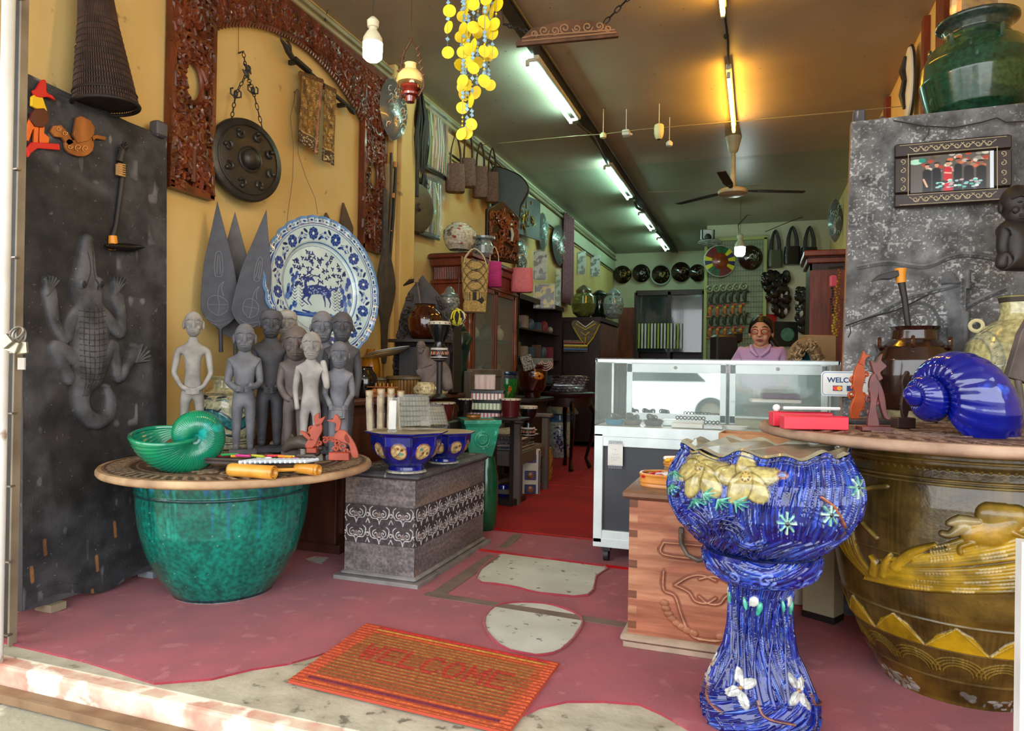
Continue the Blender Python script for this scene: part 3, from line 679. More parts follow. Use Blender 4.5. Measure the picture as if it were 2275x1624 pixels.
# ------------------------------------------------------------------ painted hornbill and carved bird ornaments, adze
def plaque(name,label,cat,polys,th,X,frm,grp=None,tubes=()):
    """polys: [(part name, material, [(px, py)...], extra)] traced on the plane x = X, given real thickness"""
    pts = [onx(*q,X) for _,_,P,_ in polys for q in P];c = sum(pts,Vector())/len(pts)
    t = thing(name,label,cat,c)
    for nm,mt,P,ex in polys:
        b = MB();Q = [onx(*q,X)-c for q in P];Q = smoothp([(q.y,q.z) for q in Q],2,True) if len(Q) > 9 else [(q.y,q.z) for q in Q]
        b.prism(Q,th,(ex,0,0),'x');b.build(nm,mt,t,bevel=.002)
    for nm,mt,P,r in tubes:
        b = MB()
        for q in P: b.tube([onx(*z,X)-c+Vector((th*.6+.003,0,0)) for z in q],r,6)
        b.build(nm,mt,t)
    return t
Mo,My,Mr,Mk = mat('orange_paint','#e0661f',rough=.4),mat('yellow_paint','#e8bb1c',rough=.4),mat('red_paint','#c8171c',rough=.4),mat('maroon_paint','#4a1210',rough=.4)
def spir(x,y,r,n=9,turns=1.2,a=0,f_=1): return [(x+r*(1-.8*i/n)*math.cos(a+f_*i/n*turns*6.28),y+r*(1-.8*i/n)*math.sin(a+f_*i/n*turns*6.28)) for i in range(n+1)]
plaque('hornbill_ornament','painted red and yellow hornbill ornament mounted at the top of the crocodile slab','ornament',
       [('neck',My,[(69,215),(68,235),(84,245),(103,247),(97,230),(92,214),(84,205)],0),('head',Mr,[(70,202),(78,198),(90,178),(99,181),(100,205),(112,212),(120,224),(104,216),(90,217),(76,214)],.004),
        ('wing',Mk,[(66,250),(76,242),(94,241),(104,252),(104,272),(92,284),(74,282),(64,268)],.006),('tail',Mo,[(66,262),(58,285),(55,312),(62,314),(70,290),(76,284)],0),
        ('leg',Mo,[(74,280),(74,318),(82,320),(84,280)],0),('belly',Mo,[(86,278),(86,318),(106,318),(108,306),(96,296),(98,272)],0),('branch',Mr,[(68,316),(128,320),(130,334),(80,330),(66,340),(60,350),(58,330)],.004)],
       .014,-2.93,None,tubes=[('wing_scrolls',My,[spir(x,y,6) for x,y in ((76,252),(90,250),(84,264),(74,268),(96,266),(86,276))],.0018)])
Mbw = wood('tan_carved_wood','#a8642e','#7c4519',rough=.45)
plaque('bird_ornament','openwork tan wooden bird plaque beside the painted hornbill','ornament',
       [('body',Mbw,[(142,318),(150,308),(162,312),(176,300),(196,296),(206,312),(204,335),(184,348),(160,344),(146,334)],0),('wing',Mbw,[(165,262),(175,258),(196,268),(206,284),(204,300),(190,314),(168,318),(158,300),(162,280)],.008),
        ('beak',Mbw,[(200,302),(214,300),(234,304),(232,312),(212,308),(202,316)],0),('tail',Mbw,[(110,292),(116,280),(134,278),(150,296),(162,318),(150,324),(136,306),(120,304)],0)],
       .014,-2.93,None,tubes=[('scrolls',mat('tan_highlight','#c98a4a',rough=.5),[spir(x,y,r,a=r) for x,y,r in ((176,276,9),(188,288,9),(178,300,9),(170,328,8),(186,330,8),(152,326,6),(126,286,6),(140,296,6))],.0022)])
def adze(label,px_tip,px_grip,px_head,X=None,d=None,blade_dir=1,loc=None):
    pass
t = thing('adze','long handled adze with orange binding hung on the crocodile slab','adze',onx(262,440,-2.925))
c = t.location;g = lambda x,y,o=0: onx(x,y,-2.925)-c+Vector((o,0,0))
b = MB();b.tube([g(272,395),g(266,440),g(258,500),g(247,540)],[.013,.012,.011,.014],10);b.build('shaft',M_blackwood,t)
b = MB();b.tube([g(262,365),g(272,372),g(270,395)],[.014,.016,.016],10);b.tube([g(268,335,.01),g(262,360,.01)],.016,8)
for k in range(6): b.tube([g(264+6*math.cos(k),315+5*k,.012),g(268,325+4*k,.02),g(276+4*math.sin(k),318+5*k,.012)],.006,6)
b.build('carved_head',M_blackwood,t)
b = MB()
for k in range(6): b.tube([g(257,364+5*k,.016),g(272,367+5*k,.018)],.0035,6)
b.tube([g(265,366),g(265,390)],.017,10);b.build('cane_binding',mat('cane','#b98e54',rough=.6),t)
b = MB();b.tube([g(247,524,.01),g(248,545,.01),g(248,556,.01)],[.018,.022,.02],10);b.build('orange_binding',mat('orange_lashing','#d98a1e',rough=.4),t)
b = MB();b.tube([g(226,546,.02),g(250,549,.02),g(285,551,.02),(g(314,549,.02))],[.008,.020,.022,.004],10);b.build('blade',mat('black_iron','#1c1a1c',rough=.35,metal=.5),t)
# ------------------------------------------------------------------ fish trap
bt,tp = atd(236,235,3.24),atd(208,-60,3.22)
t = thing('fish_trap','tall dark woven basket fish trap hanging above the slab','basket',bt);v = tp-bt;Lb = v.length
t.rotation_euler = v.to_track_quat('Z','Y').to_euler()
M_rat = mat('dark_rattan','#33221c','#4a3328',20,.55);M_rat2 = mat('black_rattan','#1a1312','#2a1f1b',14,.6)
b = MB()
rad = lambda z: .135-.075*min(1,z/Lb/.85)
for k in range(72):
    a = k*2*math.pi/72;b.tube([(rad(z)*math.cos(a),rad(z)*math.sin(a),z) for z in (0,Lb*.3,Lb*.6,Lb)],.0035,5)
b.build('ribs',M_rat,t)
b = MB()
for k in range(22): z = Lb*k/21;b.ring((0,0,z),rad(z)+.002,.003,36,5)
b.ring((0,0,0),.137,.009,40,8);b.ring((0,0,.05),.131,.005,40,6)
b.lathe([(rad(0)-.006,.01),(rad(Lb*.5)-.006,Lb*.5),(rad(Lb)-.006,Lb)],32);b.build('weave',M_rat2,t)
b = MB()
for k in range(7): z = Lb*.80+k*.016;b.ring((0,0,z),rad(z)+.005,.0022,36,5)
b.ring((0,0,Lb*.42),rad(Lb*.42)+.006,.003,36,5,arc=(3.9,5.2));b.build('pale_binding',mat('pale_cane','#a5906a',rough=.5),t)
# ------------------------------------------------------------------ carved openwork arch
M_mahog = wood('polished_mahogany','#6e3018','#47200f',rough=.38,scale=14,bump=.25,c3='#7a3418',s3=40,t3=.6)
M_mahog.node_tree.nodes['Principled BSDF'].inputs['Coat Weight'].default_value = .12
t = thing('carved_arch','glossy red brown carved openwork arch mounted on the left wall','carving',(XL+.036,4.0,2.05))
TY,TZ0 = 4.0,2.05
def wy(px,py): p = onwall(px,py,.03);return (p.y-TY,p.z-TZ0)
def carvepoly(b,poly,seed,n,r0,depth=.02,hole=None):
    """scrolls and leaves filling an outline"""
    rg = random.Random(seed);ys = [p[0] for p in poly];zs = [p[1] for p in poly]
    def inside(y,z):
        c = False
        for i in range(len(poly)):
            y1,z1 = poly[i];y2,z2 = poly[i-1]
            if (z1 > z) != (z2 > z) and y < (y2-y1)*(z-z1)/((z2-z1) or 1e-9)+y1: c = not c
        return c
    k = 0;tries = 0
    while k < n and tries < n*30:
        tries += 1;y,z = rg.uniform(min(ys),max(ys)),rg.uniform(min(zs),max(zs))
        if not inside(y,z) or (hole and hole(y,z)): continue
        r = r0*rg.uniform(.6,1.3);a = rg.uniform(0,6.3);f_ = rg.choice((-1,1));P = []
        for i in range(8):
            q = r*(1-.75*i/7);yy,zz = y+q*math.cos(a+f_*i*.85),z+q*math.sin(a+f_*i*.85)
            if not inside(yy,zz) or (hole and hole(yy,zz)): continue
            P.append((depth*rg.uniform(.3,1),yy,zz))
        if len(P) > 3: b.tube(P,[r0*.28]*(len(P)-1)+[r0*.1],5)
        k += 1
legL = [wy(372,-40),wy(377,432),wy(465,447),wy(474,70),wy(480,20),wy(476,-40)]
oy0,oz0 = wy(372,432);
yL0,yL1 = 2.90-TY,3.22-TY;yR0,yR1 = 4.83-TY,5.18-TY;zt_ = 3.53-TZ0
# outer frame outline (in wall metres): legs, then the top beam with its hanging scalloped arch
def archz(y):            # underside of the top beam
    u = (y-yL1)/(yR0-yL1);return .98+.27*math.sin(math.pi*min(1,max(0,u)))**.8
hole = lambda y,z: False
heart = lambda yc,zc: (lambda y,z: ((y-yc)/.065)**2+((z-zc)/.12)**2 < 1)
legA = [(yL0,0),(yL1,.02),(yL1-.01,.5),(yL1-.02,.9),(yL1+.02,1.02),(yL1+.02,zt_),(yL0,zt_)]
legB = [(yR0,.02),(yR1,0),(yR1,zt_),(yR0-.02,zt_),(yR0-.02,1.05),(yR0+.02,.9),(yR0,.5)]
topb = [(yL1,zt_)]+[(yL1+(yR0-yL1)*k/24,archz(yL1+(yR0-yL1)*k/24)+.03) for k in range(25)]+[(yR0,zt_)]
for nm,poly,sd,n_,hh in (('left_post',legA,1,330,heart(yL0+.17,.62)),('right_post',legB,2,330,heart(yR0+.17,.62)),('top_beam',topb,3,620,None)):
    b = MB();carvepoly(b,poly,sd,n_,.045,.022,hh);o = b.build('openwork',M_mahog,t)
    b = MB();Q = poly
    cen = (sum(p[0] for p in Q)/len(Q),sum(p[1] for p in Q)/len(Q))
    if nm != 'top_beam':
        y_a,y_b = (yL0,yL1) if nm == 'left_post' else (yR0,yR1)
        b.box((.0,y_a+.012,zt_/2),(.05,.03,zt_));b.box((0,y_b-.016,.5),(.05,.03,1.0));b.box((0,(y_a+y_b)/2,.015),(.05,y_b-y_a,.04))
        for z in (.27,.31,.86): b.box((0,(y_a+y_b)/2,z),(.045,y_b-y_a,.018))
        b.box((-.012,(y_a+y_b)/2,.15),(.012,y_b-y_a,.3));b.bbox((.002,(y_a+y_b)/2,.38),(.03,(y_b-y_a)*.55,.13));b.tube([(.02,(y_a+y_b)/2,.06),(.02,(y_a+y_b)/2,.24)],.016,8)
        b.ring((.004,(y_a+y_b)/2+(0),.62),.085,.014,24,6,'x',.8,1.35)
    else:
        b.box((0,(yL0+yR1)/2,zt_-.025),(.06,yR1-yL0,.05))
        P = [(0,yL1-.03+(yR0-yL1+.06)*k/40,archz(yL1+(yR0-yL1)*k/40)+.02) for k in range(41)];b.tube(P,.017,6)
        P = [(0,yL1-.03+(yR0-yL1+.06)*k/40,archz(yL1+(yR0-yL1)*k/40)+.11) for k in range(41)];b.tube(P,.012,6)
        for k in range(58):
            y = yL1+(yR0-yL1)*k/57;z = archz(y);b.tube([(.0,y,z+.10),(.012,y+.01,z+.05),(0,y,z-.008)],[.006,.012,.009],6)
        for k in range(9): y = yL1+(yR0-yL1)*(k+.5)/9;b.tube([(-.005,y-.05,zt_-.04),(.01,y+.02,(zt_+archz(y)+.1)/2),(-.005,y+.06,archz(y)+.12)],.012,6)
    b.build(nm,M_mahog,t,smooth=True)
b = MB()
for poly in (legA[:6]+[(yL0,zt_)],): pass
# ------------------------------------------------------------------ gong on chains
gp = onx(545,357,-2.93);t = thing('bronze_gong','large dark bronze gong hanging inside the carved arch','gong',gp,(0,0,R(-90)-R(14)))
M_gong = mat('dark_bronze','#2a2724','#3c3731',8,.42,metal=.35,bump=.5,bscale=40)
# local: x along the wall, y toward the shop
b = MB();q = R(90)
prof = [(0,0),(.03,-.002)]
disc = MB();disc.at((0,0,0),(R(-90),0,0))
disc.lathe([(.06,.045),(.062,.05),(.12,.042),(.19,.040),(.205,.034),(.235,.032),(.245,.024),(.25,.0),(.24,-.02),(0,-.02)],56);disc.lathe([(.062,.045),(.06,.062),(.05,.078),(.03,.088),(0,.092)][::-1],28)
disc.build('disc',M_gong,t)
b = MB();rg = random.Random(4)
for k in range(8):
    a = k*math.pi/4+.3;c_ = Vector((.155*math.cos(a),.046,.155*math.sin(a)));P = [c_+Vector((.028*math.cos(a+1.5+i*.8)*(1-i*.1),.004,.028*math.sin(a+1.5+i*.8)*(1-i*.1))) for i in range(7)];b.tube(P,[.009,.010,.009,.008,.006,.005,.003],6);b.ball(tuple(c_+Vector((.02*math.cos(a),.004,.02*math.sin(a)))),.014,10,8)
b.ring((0,.040,0),.205,.005,48,6,'y');b.ring((0,.052,0),.075,.006,36,6,'y');b.build('relief',M_gong,t)
def chain(b,A,B,n,r=.009,w_=.0028,sag=0.0):
    A,B = Vector(A),Vector(B);d = (B-A)
    for k in range(n):
        c_ = A+d*((k+.5)/n);c_.z -= sag*math.sin(math.pi*(k+.5)/n);u = d.normalized();s_ = u.orthogonal().normalized();v_ = s_ if k % 2 else u.cross(s_)
        L2 = d.length/n*.62;b.tube([c_+u*L2*math.cos(i*math.pi/4)+v_*r*math.sin(i*math.pi/4) for i in range(8)],w_,5,closed=True)
toL = lambda x,y,off=.09: Matrix.Rotation(-t.rotation_euler.z,3,'Z') @ (onx(x,y,XL+off)-t.location)
top = toL(541,118);mid = toL(548,165);L1,R1 = toL(512,280),toL(590,315);Lm,Rm = toL(524,208),toL(562,200)
b = MB();chain(b,top,mid,5);chain(b,mid,Lm,5);chain(b,Lm,L1,7);chain(b,mid,Rm,6,.012);chain(b,Rm,R1,8)
for c_ in (mid,toL(552,152)):
    b.ball(tuple(c_),(.018,.012,.02),10,8);b.tube([c_+Vector((.03,0,.02)),c_,c_+Vector((-.02,0,-.03))],[.003,.014,.003],6)
for c_ in (Lm,Rm):
    b.ball(tuple(c_),(.014,.012,.022),10,8)
    for q in (-1,1): b.tube([c_+Vector((0,0,-.025)),c_+Vector((q*.035,0,-.01)),c_+Vector((q*.035,0,.02)),c_+Vector((q*.02,0,.026))],.005,6)
b.build('chain',M_dark,t)
n_ = toL(530,60,.02);b = MB();b.tube([n_,toL(530,118,.03)],.0015,5);b.tube([toL(530,118,.01),top+Vector((0,0,.01))],.005,6);b.build('hanger',M_dark,t)
# ------------------------------------------------------------------ textile rack with two batik hangings
M_black = mat('matt_black_wood','#26211f',rough=.5)
A,B = onwall(650,130,.07),onwall(775,238,.07)
t = thing('textile_rack','dark carved rack rail under the arch that holds two batik cloths','rack',A)
b = MB();D = B-A;b.tube([Vector(),D],.016,8);b.tube([Vector((.02,0,0)),D*.25+Vector((.02,0,.0))],.014,8)
b.tube([(0,0,0),(0,-.05,.03),(0,-.09,.06),(0,-.12,.07),(0,-.13,.10)],[.018,.02,.014,.008,.004],8)
b.tube([(0,-.03,.03),(0,-.03,.07),(0,-.05,.09),(0,-.07,.085)],[.014,.012,.008,.004],8)
b.tube([D,D+Vector((0,.05,-.01)),D+Vector((0,.08,-.03))],[.018,.026,.004],8);b.build('rail',M_black,t)
b = MB();b.box((-.03,.05,.0),(.07,.02,.03));b.box((-.03,D.y-.05,D.z),(.07,.02,.03));b.build('bracket',M_black,t)
def cloth_canvas(seed,w_,h_,stripe):
    cv = Canvas(w_,h_,60,170,'#9a6a1c');rg = random.Random(seed)
    for k in range(150): cv.spiral(rg.uniform(0,w_),rg.uniform(0,h_),.014,.9,.005,rg.choice(['#3d2412','#5a3514','#d8b45c','#e0c98a','#c08a2a']),a0=rg.uniform(0,6))
    cv.band(0,h_*.16,'#5c3a1e')
    for k in range(40): cv.blob(rg.uniform(0,w_),rg.uniform(0,h_*.15),.008,.004,'#d9c79b')
    cv.band(h_*.17,h_*.18,'#d9c79b')
    if stripe: cv.stroke([(w_*.88,0),(w_*.88,h_)],w_*.14,'#c9806a')
    return cv
for lab,pts,sd in (('wide gold and brown batik cloth hanging on the rack, nearer the gong',[(672,165),(718,182),(708,343),(663,312)],1),('narrow gold batik cloth hanging on the rack, farther from the gong',[(722,192),(747,204),(744,368),(716,355)],2)):
    Q = [onwall(x,y,.085) for x,y in pts];t = thing('batik_cloth',lab,'cloth',Q[0],group='batik cloths on the rack')
    w_,h_ = (Q[1]-Q[0]).length,(Q[3]-Q[0]).length;cv = cloth_canvas(sd,w_,h_,sd == 1);c = Q[0]
    def f(U,V,Z):
        P = [np.array(q-c) for q in Q];T = 1-V
        pt = lambda i: (P[0][i]*(1-U)+P[1][i]*U)*(1-T)+(P[3][i]*(1-U)+P[2][i]*U)*T
        return pt(0)+.03*np.exp(-((T)/.05)**2)*0+.008*np.sin(U*9+T*3)*T,pt(1),pt(2)
    o = cv.mesh('panel',M_paintm,f,t);md = o.modifiers.new('t','SOLIDIFY');md.thickness = .006
    b = MB();b.tube([Vector(Q[0]-c)+Vector((-.015,0,.004)),Vector(Q[1]-c)+Vector((-.015,0,.004))],.022,8);b.build('fold',mat('batik_brown','#7a5520','#4a2e14',60,.7),t)
# ------------------------------------------------------------------ coil of wire with two loose ends, wires down to the platter
b = MB();N_ = onwall(655,205,.02)
b.ball(tuple(N_),.008,8,6)
for k in range(5): b.ring((N_.x+.012+.003*k,N_.y,N_.z-.05-.005*k),.05+.006*k,.0014,20,4,'x',.45,1.2)
for P in ([(655,215),(645,262),(652,330),(650,400),(640,470),(636,515)],[(660,215),(663,300),(662,340),(680,395),(700,440),(706,476)]): b.tube([onwall(x,y,.03) for x,y in P],.0018,5)
tag(b.build('wire_coil',mat('brown_wire','#5a4426',rough=.5),None),'coil of thin brown wire on a nail with two ends hanging down','wire')
b = MB()
for P in ([(708,82),(716,60),(728,22)],[(728,22),(722,48),(730,40)]): b.tube([onwall(x,y,.05) for x,y in P],.002,5)
tag(b.build('wire_tie',M_dark,None),'short dark wire tie at the pipe above the carved arch','wire')
# ================================================================== things on the left table, chest, bowls
class Fr:
    """frame at pixel (cx, cy), distance d, local x to the right of the photograph, -y to the street, z up; px -> local metres"""
    def __init__(s,cx,cy,d,z=None):
        s.cx,s.cy,s.O = cx,cy,atd(cx,cy,d)
        if z is not None: s.O.z = z
        s.k = d/FPX;s.rz = _y
    def __call__(s,px,py,y=0.0): return Vector(((px-s.cx)*s.k,y,(s.cy-py)*s.k))
    def p2(s,pts): return [((x-s.cx)*s.k,(s.cy-y)*s.k) for x,y in pts]
    def thing(s,name,label,cat,group=None,rz=0): return thing(name,label,cat,s.O,s.rz+rz,group)
def pl(fr,t,nm,mt,pts,th,y=0,n=3,bevel=.002):
    Q = fr.p2(pts);Q = smoothp(Q,n,True) if n else Q;b = MB();b.prism(Q,th,(0,y,0));return b.build(nm,mt,t,bevel=bevel)
def scr(fr,t,nm,mt,items,r,y,r2=None):
    b = MB()
    for P in items: b.tube([fr(x,yy,y) for x,yy in P],[r,r2 or r],6)
    return b.build(nm,mt,t)
# padlocks on the grille
for i,(px,py,a) in enumerate(((50,770,R(5)),(62,758,R(-22)),(85,750,R(-50)))):
    fr = Fr(46,732,2.35-.012*i);t = fr.thing('padlock','brass padlock hanging on the folded grille, %s of three' % ('nearest the post','middle one','outermost and most tilted')[i],'padlock');t.rotation_euler.y = a*-1
    b = MB();b.ring((0,0,-.018),.016,.0035,16,6,'y',sy=1.6);b.build('shackle',M_steel,t)
    b = MB();b.bbox((0,0,-.062),(.036,.014,.042),.003);b.build('body',M_brass,t)
# ------------------------------------------------------------------ shells
def shell(label,O,rz,tilt,R0,turns,end,m,ax=.55,grow=.30,rib=64,tubek=.62,flare=0.0,ribh=.006,name='shell_planter',lip=None,inner=None,roll=0):
    t = thing(name,label,'planter',O);t.rotation_euler = (tilt,roll,rz)
    nt,nk = int(400*turns),44;tot = turns*2*math.pi
    b = MB()
    def g(u,v):
        th = tot*(1-u)                        # u = 1 at the mouth
        Rr = R0*math.exp(-grow*th*.62);a = end+th;fl = 1+flare*max(0,(u-.9)/.1)**2
        c_ = Vector((Rr*math.cos(a),Rr*ax*2.1-R0*ax*2.1,Rr*math.sin(a)));q = v*2*math.pi
        rt = Rr*tubek*fl*(1+ribh*math.sin(th*rib))
        e1 = Vector((math.cos(a),0,math.sin(a)));e2 = Vector((0,1,0))
        return tuple(c_+e1*rt*math.cos(q)+e2*rt*math.sin(q)*1.15)
    b.grid(lambda u,v: g(v,u),nk,nt,cu=True)
    o = b.build('whorls',m,t);md = o.modifiers.new('t','SOLIDIFY');md.thickness = .008;md.offset = -1
    b = MB();P = [g(1.0,k/nk) for k in range(nk)];b.tube(P,.009,8,closed=True);b.build('lip',lip or m,t)
    if inner:
        b = MB();P = [Vector(g(.965,k/nk)) for k in range(nk)];c_ = sum(P,Vector())/nk;b.add([tuple(c_)]+[tuple(c_+(p-c_)*.93) for p in P],[(0,1+k,1+(k+1) % nk) for k in range(nk)]);b.build('soil',inner,t)
    return t
M_gshell = mat('emerald_glaze','#0d8f5a','#0a6f5c',5,.15,coat=.7,c3='#16a8a0',s3=7,t3=.60,bump=.2,bscale=60)
M_bshell = mat('cobalt_glaze','#06178a','#050f6a',5,.12,coat=.8,bump=.15,bscale=50,c3='#2b52c8',s3=9,t3=.68)
p = atd(424,968,3.02);p.z = TZ+.155
shell('glossy emerald green snail shell planter on the left of the round table',p,face(p)+R(12),R(9),.104,2.7,R(183),M_gshell,ax=.32,grow=.25,tubek=.96,flare=.30,inner=mat('dry_soil','#7c5a32','#5e4426',20,.9),roll=0)
# ------------------------------------------------------------------ crocodile tray with colourful souvenirs
fr = Fr(560,1000,3.02,TZ+.02);M_tray = wood('dark_tray_wood','#463a33','#2e2622',rough=.5)
t = fr.thing('carved_tray','dark wooden boat shaped tray with carved animal heads on the round table','tray',rz=R(-6))
b = MB()
out = smoothp([(-.30,.0),(-.26,-.05),(-.1,-.075),(.1,-.07),(.22,-.03),(.27,.02),(.22,.06),(0,.08),(-.2,.06)],4,True)
b.prism(out,.016,(0,0,.022),'z');b.tube([(x,y,.032) for x,y in out],.008,6,closed=True);b.box((-.05,0,.0),(.06,.05,.05));b.build('dish',M_tray,t)
b = MB();b.ball((-.25,0,.055),(.07,.035,.022),16,10);b.ball((-.30,0,.045),(.04,.028,.012));b.tube([(-.33,0,.042),(-.26,0,.040),(-.20,0,.04)],[.012,.028,.02],8)
for q in (-1,1): b.ball((-.235,q*.022,.078),.014);b.ring((-.235,q*.022,.085),.010,.004,12,5);b.tube([(-.20,q*.03,.07),(-.17,q*.045,.075)],[.012,.004],6)
b.build('crocodile_head',M_tray,t)
b = MB();b.tube([(.10,.10,.06),(.14,.09,.09),(.19,.08,.10),(.24,.06,.09),(.28,.05,.05)],[.016,.028,.032,.024,.014],10);b.ball((.25,.06,.115),.014);b.tube([(.14,.10,.10),(.13,.11,.13)],[.015,.004],6);b.tube([(.26,.055,.08),(.30,.04,.075)],[.016,.009],8);b.build('animal_head',M_tray,t)
rg = random.Random(5)
cols = ['#a51f2c','#c43b46','#2e8a4a','#d9d24a','#d98b2a','#c0377c','#3f8f7a','#9a2430','#b9b83c','#dfe0da']
s0 = None
for k in range(16):
    x = -.13+.021*k+rg.uniform(-.01,.01);y = rg.uniform(-.035,.02);c = cols[k % 10]
    b = MB();b.tube([(-.035,0,0),(.035,0,0)],.006,6);o = b.build('keychain',mat('bead_'+c[1:],c,rough=.35),None,(t.matrix_basis @ Vector((x,y,.038+.004*(k % 3)))),(0,0,_y+rg.uniform(-.5,.5)))
    tag(o,'small colourful beaded souvenir lying in the boat shaped tray','souvenir','beaded souvenirs in the tray')
# ------------------------------------------------------------------ bamboo instrument
M_bam = mat('honey_bamboo','#d79a3c','#c07f28',10,.3,coat=.4,stretch=(1,1,1));M_bamin = mat('bamboo_end','#9c6a2a',rough=.6)
fr = Fr(605,1042,2.86,TZ+.028);t = fr.thing('bamboo_xylophone','honey coloured bamboo instrument with ribbed white plate on the round table','instrument')
def bam(b,A,B,r):
    A,B = Vector(A),Vector(B);u = (B-A).normalized();L_ = (B-A).length
    b.tube([A,A+u*.01,A+u*L_*.5,B-u*.01,B],[r*.9,r,r*.97,r,r*.92],20,cap=False);b.tube([B,B-u*.03,A+u*.03,A],[r*.7]*4,16,cap=False)
for q,(A,B,r) in enumerate((((-.165,-.02,0),(.035,-.08,0),.027),((.08,.06,0),(.185,.02,-.003),.022))):
    b = MB();bam(b,A,B,r);o = b.build('bamboo_tube',M_bam,t,solid=.003);b = MB();b.tube([Vector(B)-Vector((.02,0,0)),Vector(B)-Vector((.016,0,0))],r*.9,16);b.build('inside',M_bamin,o)
b = MB();b.tube([(-.02,-.03,.0),(.12,.06,-.005)],.008,8);b.build('rod',M_bam,t)
b = MB()
for k in range(14): x = -.115+k*.019;b.tube([(x-.006,-.035+.004*k,.033),(x+.03,.045+.003*k,.033)],.0075,6)
b.build('ribbed_plate',mat('white_blue_plastic','#c9d6e2',rough=.35),t)
# ------------------------------------------------------------------ openwork hornbill carvings
M_rcarv = mat('brick_red_carved_wood','#a0452f','#86351f',15,.45);M_rcarv2 = mat('orange_carved_wood','#b8501f','#9a3d14',15,.4)
def hornbill(label,fr,m,body,beak,tail,scrolls,base,y=0):
    t = fr.thing('hornbill_carving',label,'carving')
    for nm,P in (('beak',beak),('body',body),('tail',tail)):
        if P: pl(fr,t,nm,m,P,.014,y)
    b = MB()
    for P in scrolls: b.tube([fr(x,yy,y) for x,yy in P],.0045,6)
    b.build('scrolls',m,t);b = MB();x0,y0,x1,y1 = base
    b.bbox(tuple(fr((x0+x1)/2,(y0+y1)/2,y)),((x1-x0)*fr.k,.05,(y1-y0)*fr.k),.003);b.build('stand',m,t);return t
fr = Fr(694,1000,3.02);hornbill('brick red openwork hornbill facing left on the round table',fr,M_rcarv,[(696,945),(712,940),(716,955),(708,972),(700,990),(686,998),(680,985),(690,970),(686,960)],
    [(665,958),(678,960),(690,972),(700,976),(690,980),(676,970)],[(700,945),(697,925),(708,917),(709,930),(722,924),(716,938),(708,948)],
    [spir(x,yy,r,a=q) for x,yy,r,q in ((692,952,8,1),(704,960,10,2),(690,962,6,3),(696,985,8,0),(710,985,7,2),(684,990,6,1),(722,978,8,4),(732,974,6,2))],(684,994,706,1006))
fr = Fr(765,1015,2.95);hornbill('brick red openwork hornbill with long tail and square foot, right edge of the table',fr,M_rcarv,[(744,965),(754,955),(768,958),(776,972),(778,985),(766,984),(752,978),(742,974)],
    [(724,934),(738,932),(744,920),(752,928),(757,940),(752,957),(744,956),(746,942),(736,938)],[(770,962),(788,985),(797,1014),(782,1014),(776,990),(764,975)],
    [spir(x,yy,r,a=q) for x,yy,r,q in ((750,985,8,1),(762,992,9,2),(746,998,7,3),(770,1002,8,0),(756,978,6,2),(740,978,6,4))],(733,1004,778,1022))
# ------------------------------------------------------------------ grey carved chest
cz = .535;cx0,cx1,cy0,cy1 = -2.005,-1.60,3.14,4.07
t = thing('carved_chest','grey weathered wooden chest with white scroll bands under the blue bowls','chest',((cx0+cx1)/2,(cy0+cy1)/2,0))
C0 = Vector(t.location);ga,gb,gc = '#7c7272','#d8d4d4','#4a4244'
def scrollband(cv,y0,y1,n):
    w_ = cv.w/n;h_ = (y1-y0)/2;cv.band(y0,y1,gc)
    for r_ in range(2):
        yc = y0+h_*(r_+.5)
        for k in range(-1,n+1):
            x = w_*(k+.5)
            for q in (-1,1):
                cv.spiral(x+q*w_*.16,yc+h_*.04,w_*.15,1.25,.0055,gb,.004,a0=R(90),flip=-q)
                cv.stroke(smoothp([(x,yc-h_*.46),(x+q*w_*.08,yc-h_*.20),(x+q*w_*.33,yc-h_*.15),(x+q*w_*.42,yc+h_*.25),(x+q*w_*.30,yc+h_*.42)],4),.0055,gb,.004)
            for q in (-.5,0,.5): cv.blob(x+q*w_*.16,yc-h_*.02+(.04 if q == 0 else 0)*h_,.008,.013,'#8c7a74',.003,q)
            cv.stroke([(x-w_*.06,yc-h_*.12),(x+w_*.06,yc-h_*.12)],.006,gb,.004)
            cv.ring = None;cv.blob(x+w_*.5,yc,.012,None,gb,.004);cv.blob(x+w_*.5,yc,.007,None,gc)
            cv.stroke([(x+w_*.42,yc-h_*.42),(x+w_*.5,yc-h_*.2),(x+w_*.58,yc-h_*.42)],.005,gb,.004)
def chestface(name,w_,seed,n,fn):
    cv = Canvas(w_,cz-.05,int(w_*480),240,ga);cv.noise(.28,4,14,seed);cv.noise(.18,6,70,seed+1);cv.noise(.1,40,60,seed+2)
    cv.noise(0,3,4,seed+6,'#8d7b72',.66)
    scrollband(cv,.145,.345,n);cv.noise(.12,30,30,seed+3);cv.mesh(name,M_paintw,fn,t)
fw = cx1-cx0;dw = cy1-cy0
chestface('front_panel',fw,3,3,lambda U,V,Z: (cx0-C0.x+U*fw,cy0-C0.y-Z+0*U,.05+V*(cz-.05)))
chestface('side_panel',dw,9,7,lambda U,V,Z: (cx1-C0.x+Z,cy0-C0.y+U*dw,.05+V*(cz-.05)))
b = MB();b.box((0,.004,(cz+.04)/2),(fw-.006,dw-.006,cz-.04));b.build('carcass',M_greyw,t,smooth=False)
b = MB();b.bbox((0,0,cz+.016),(fw+.05,dw+.05,.034),.012);b.build('lid',M_greyw,t)
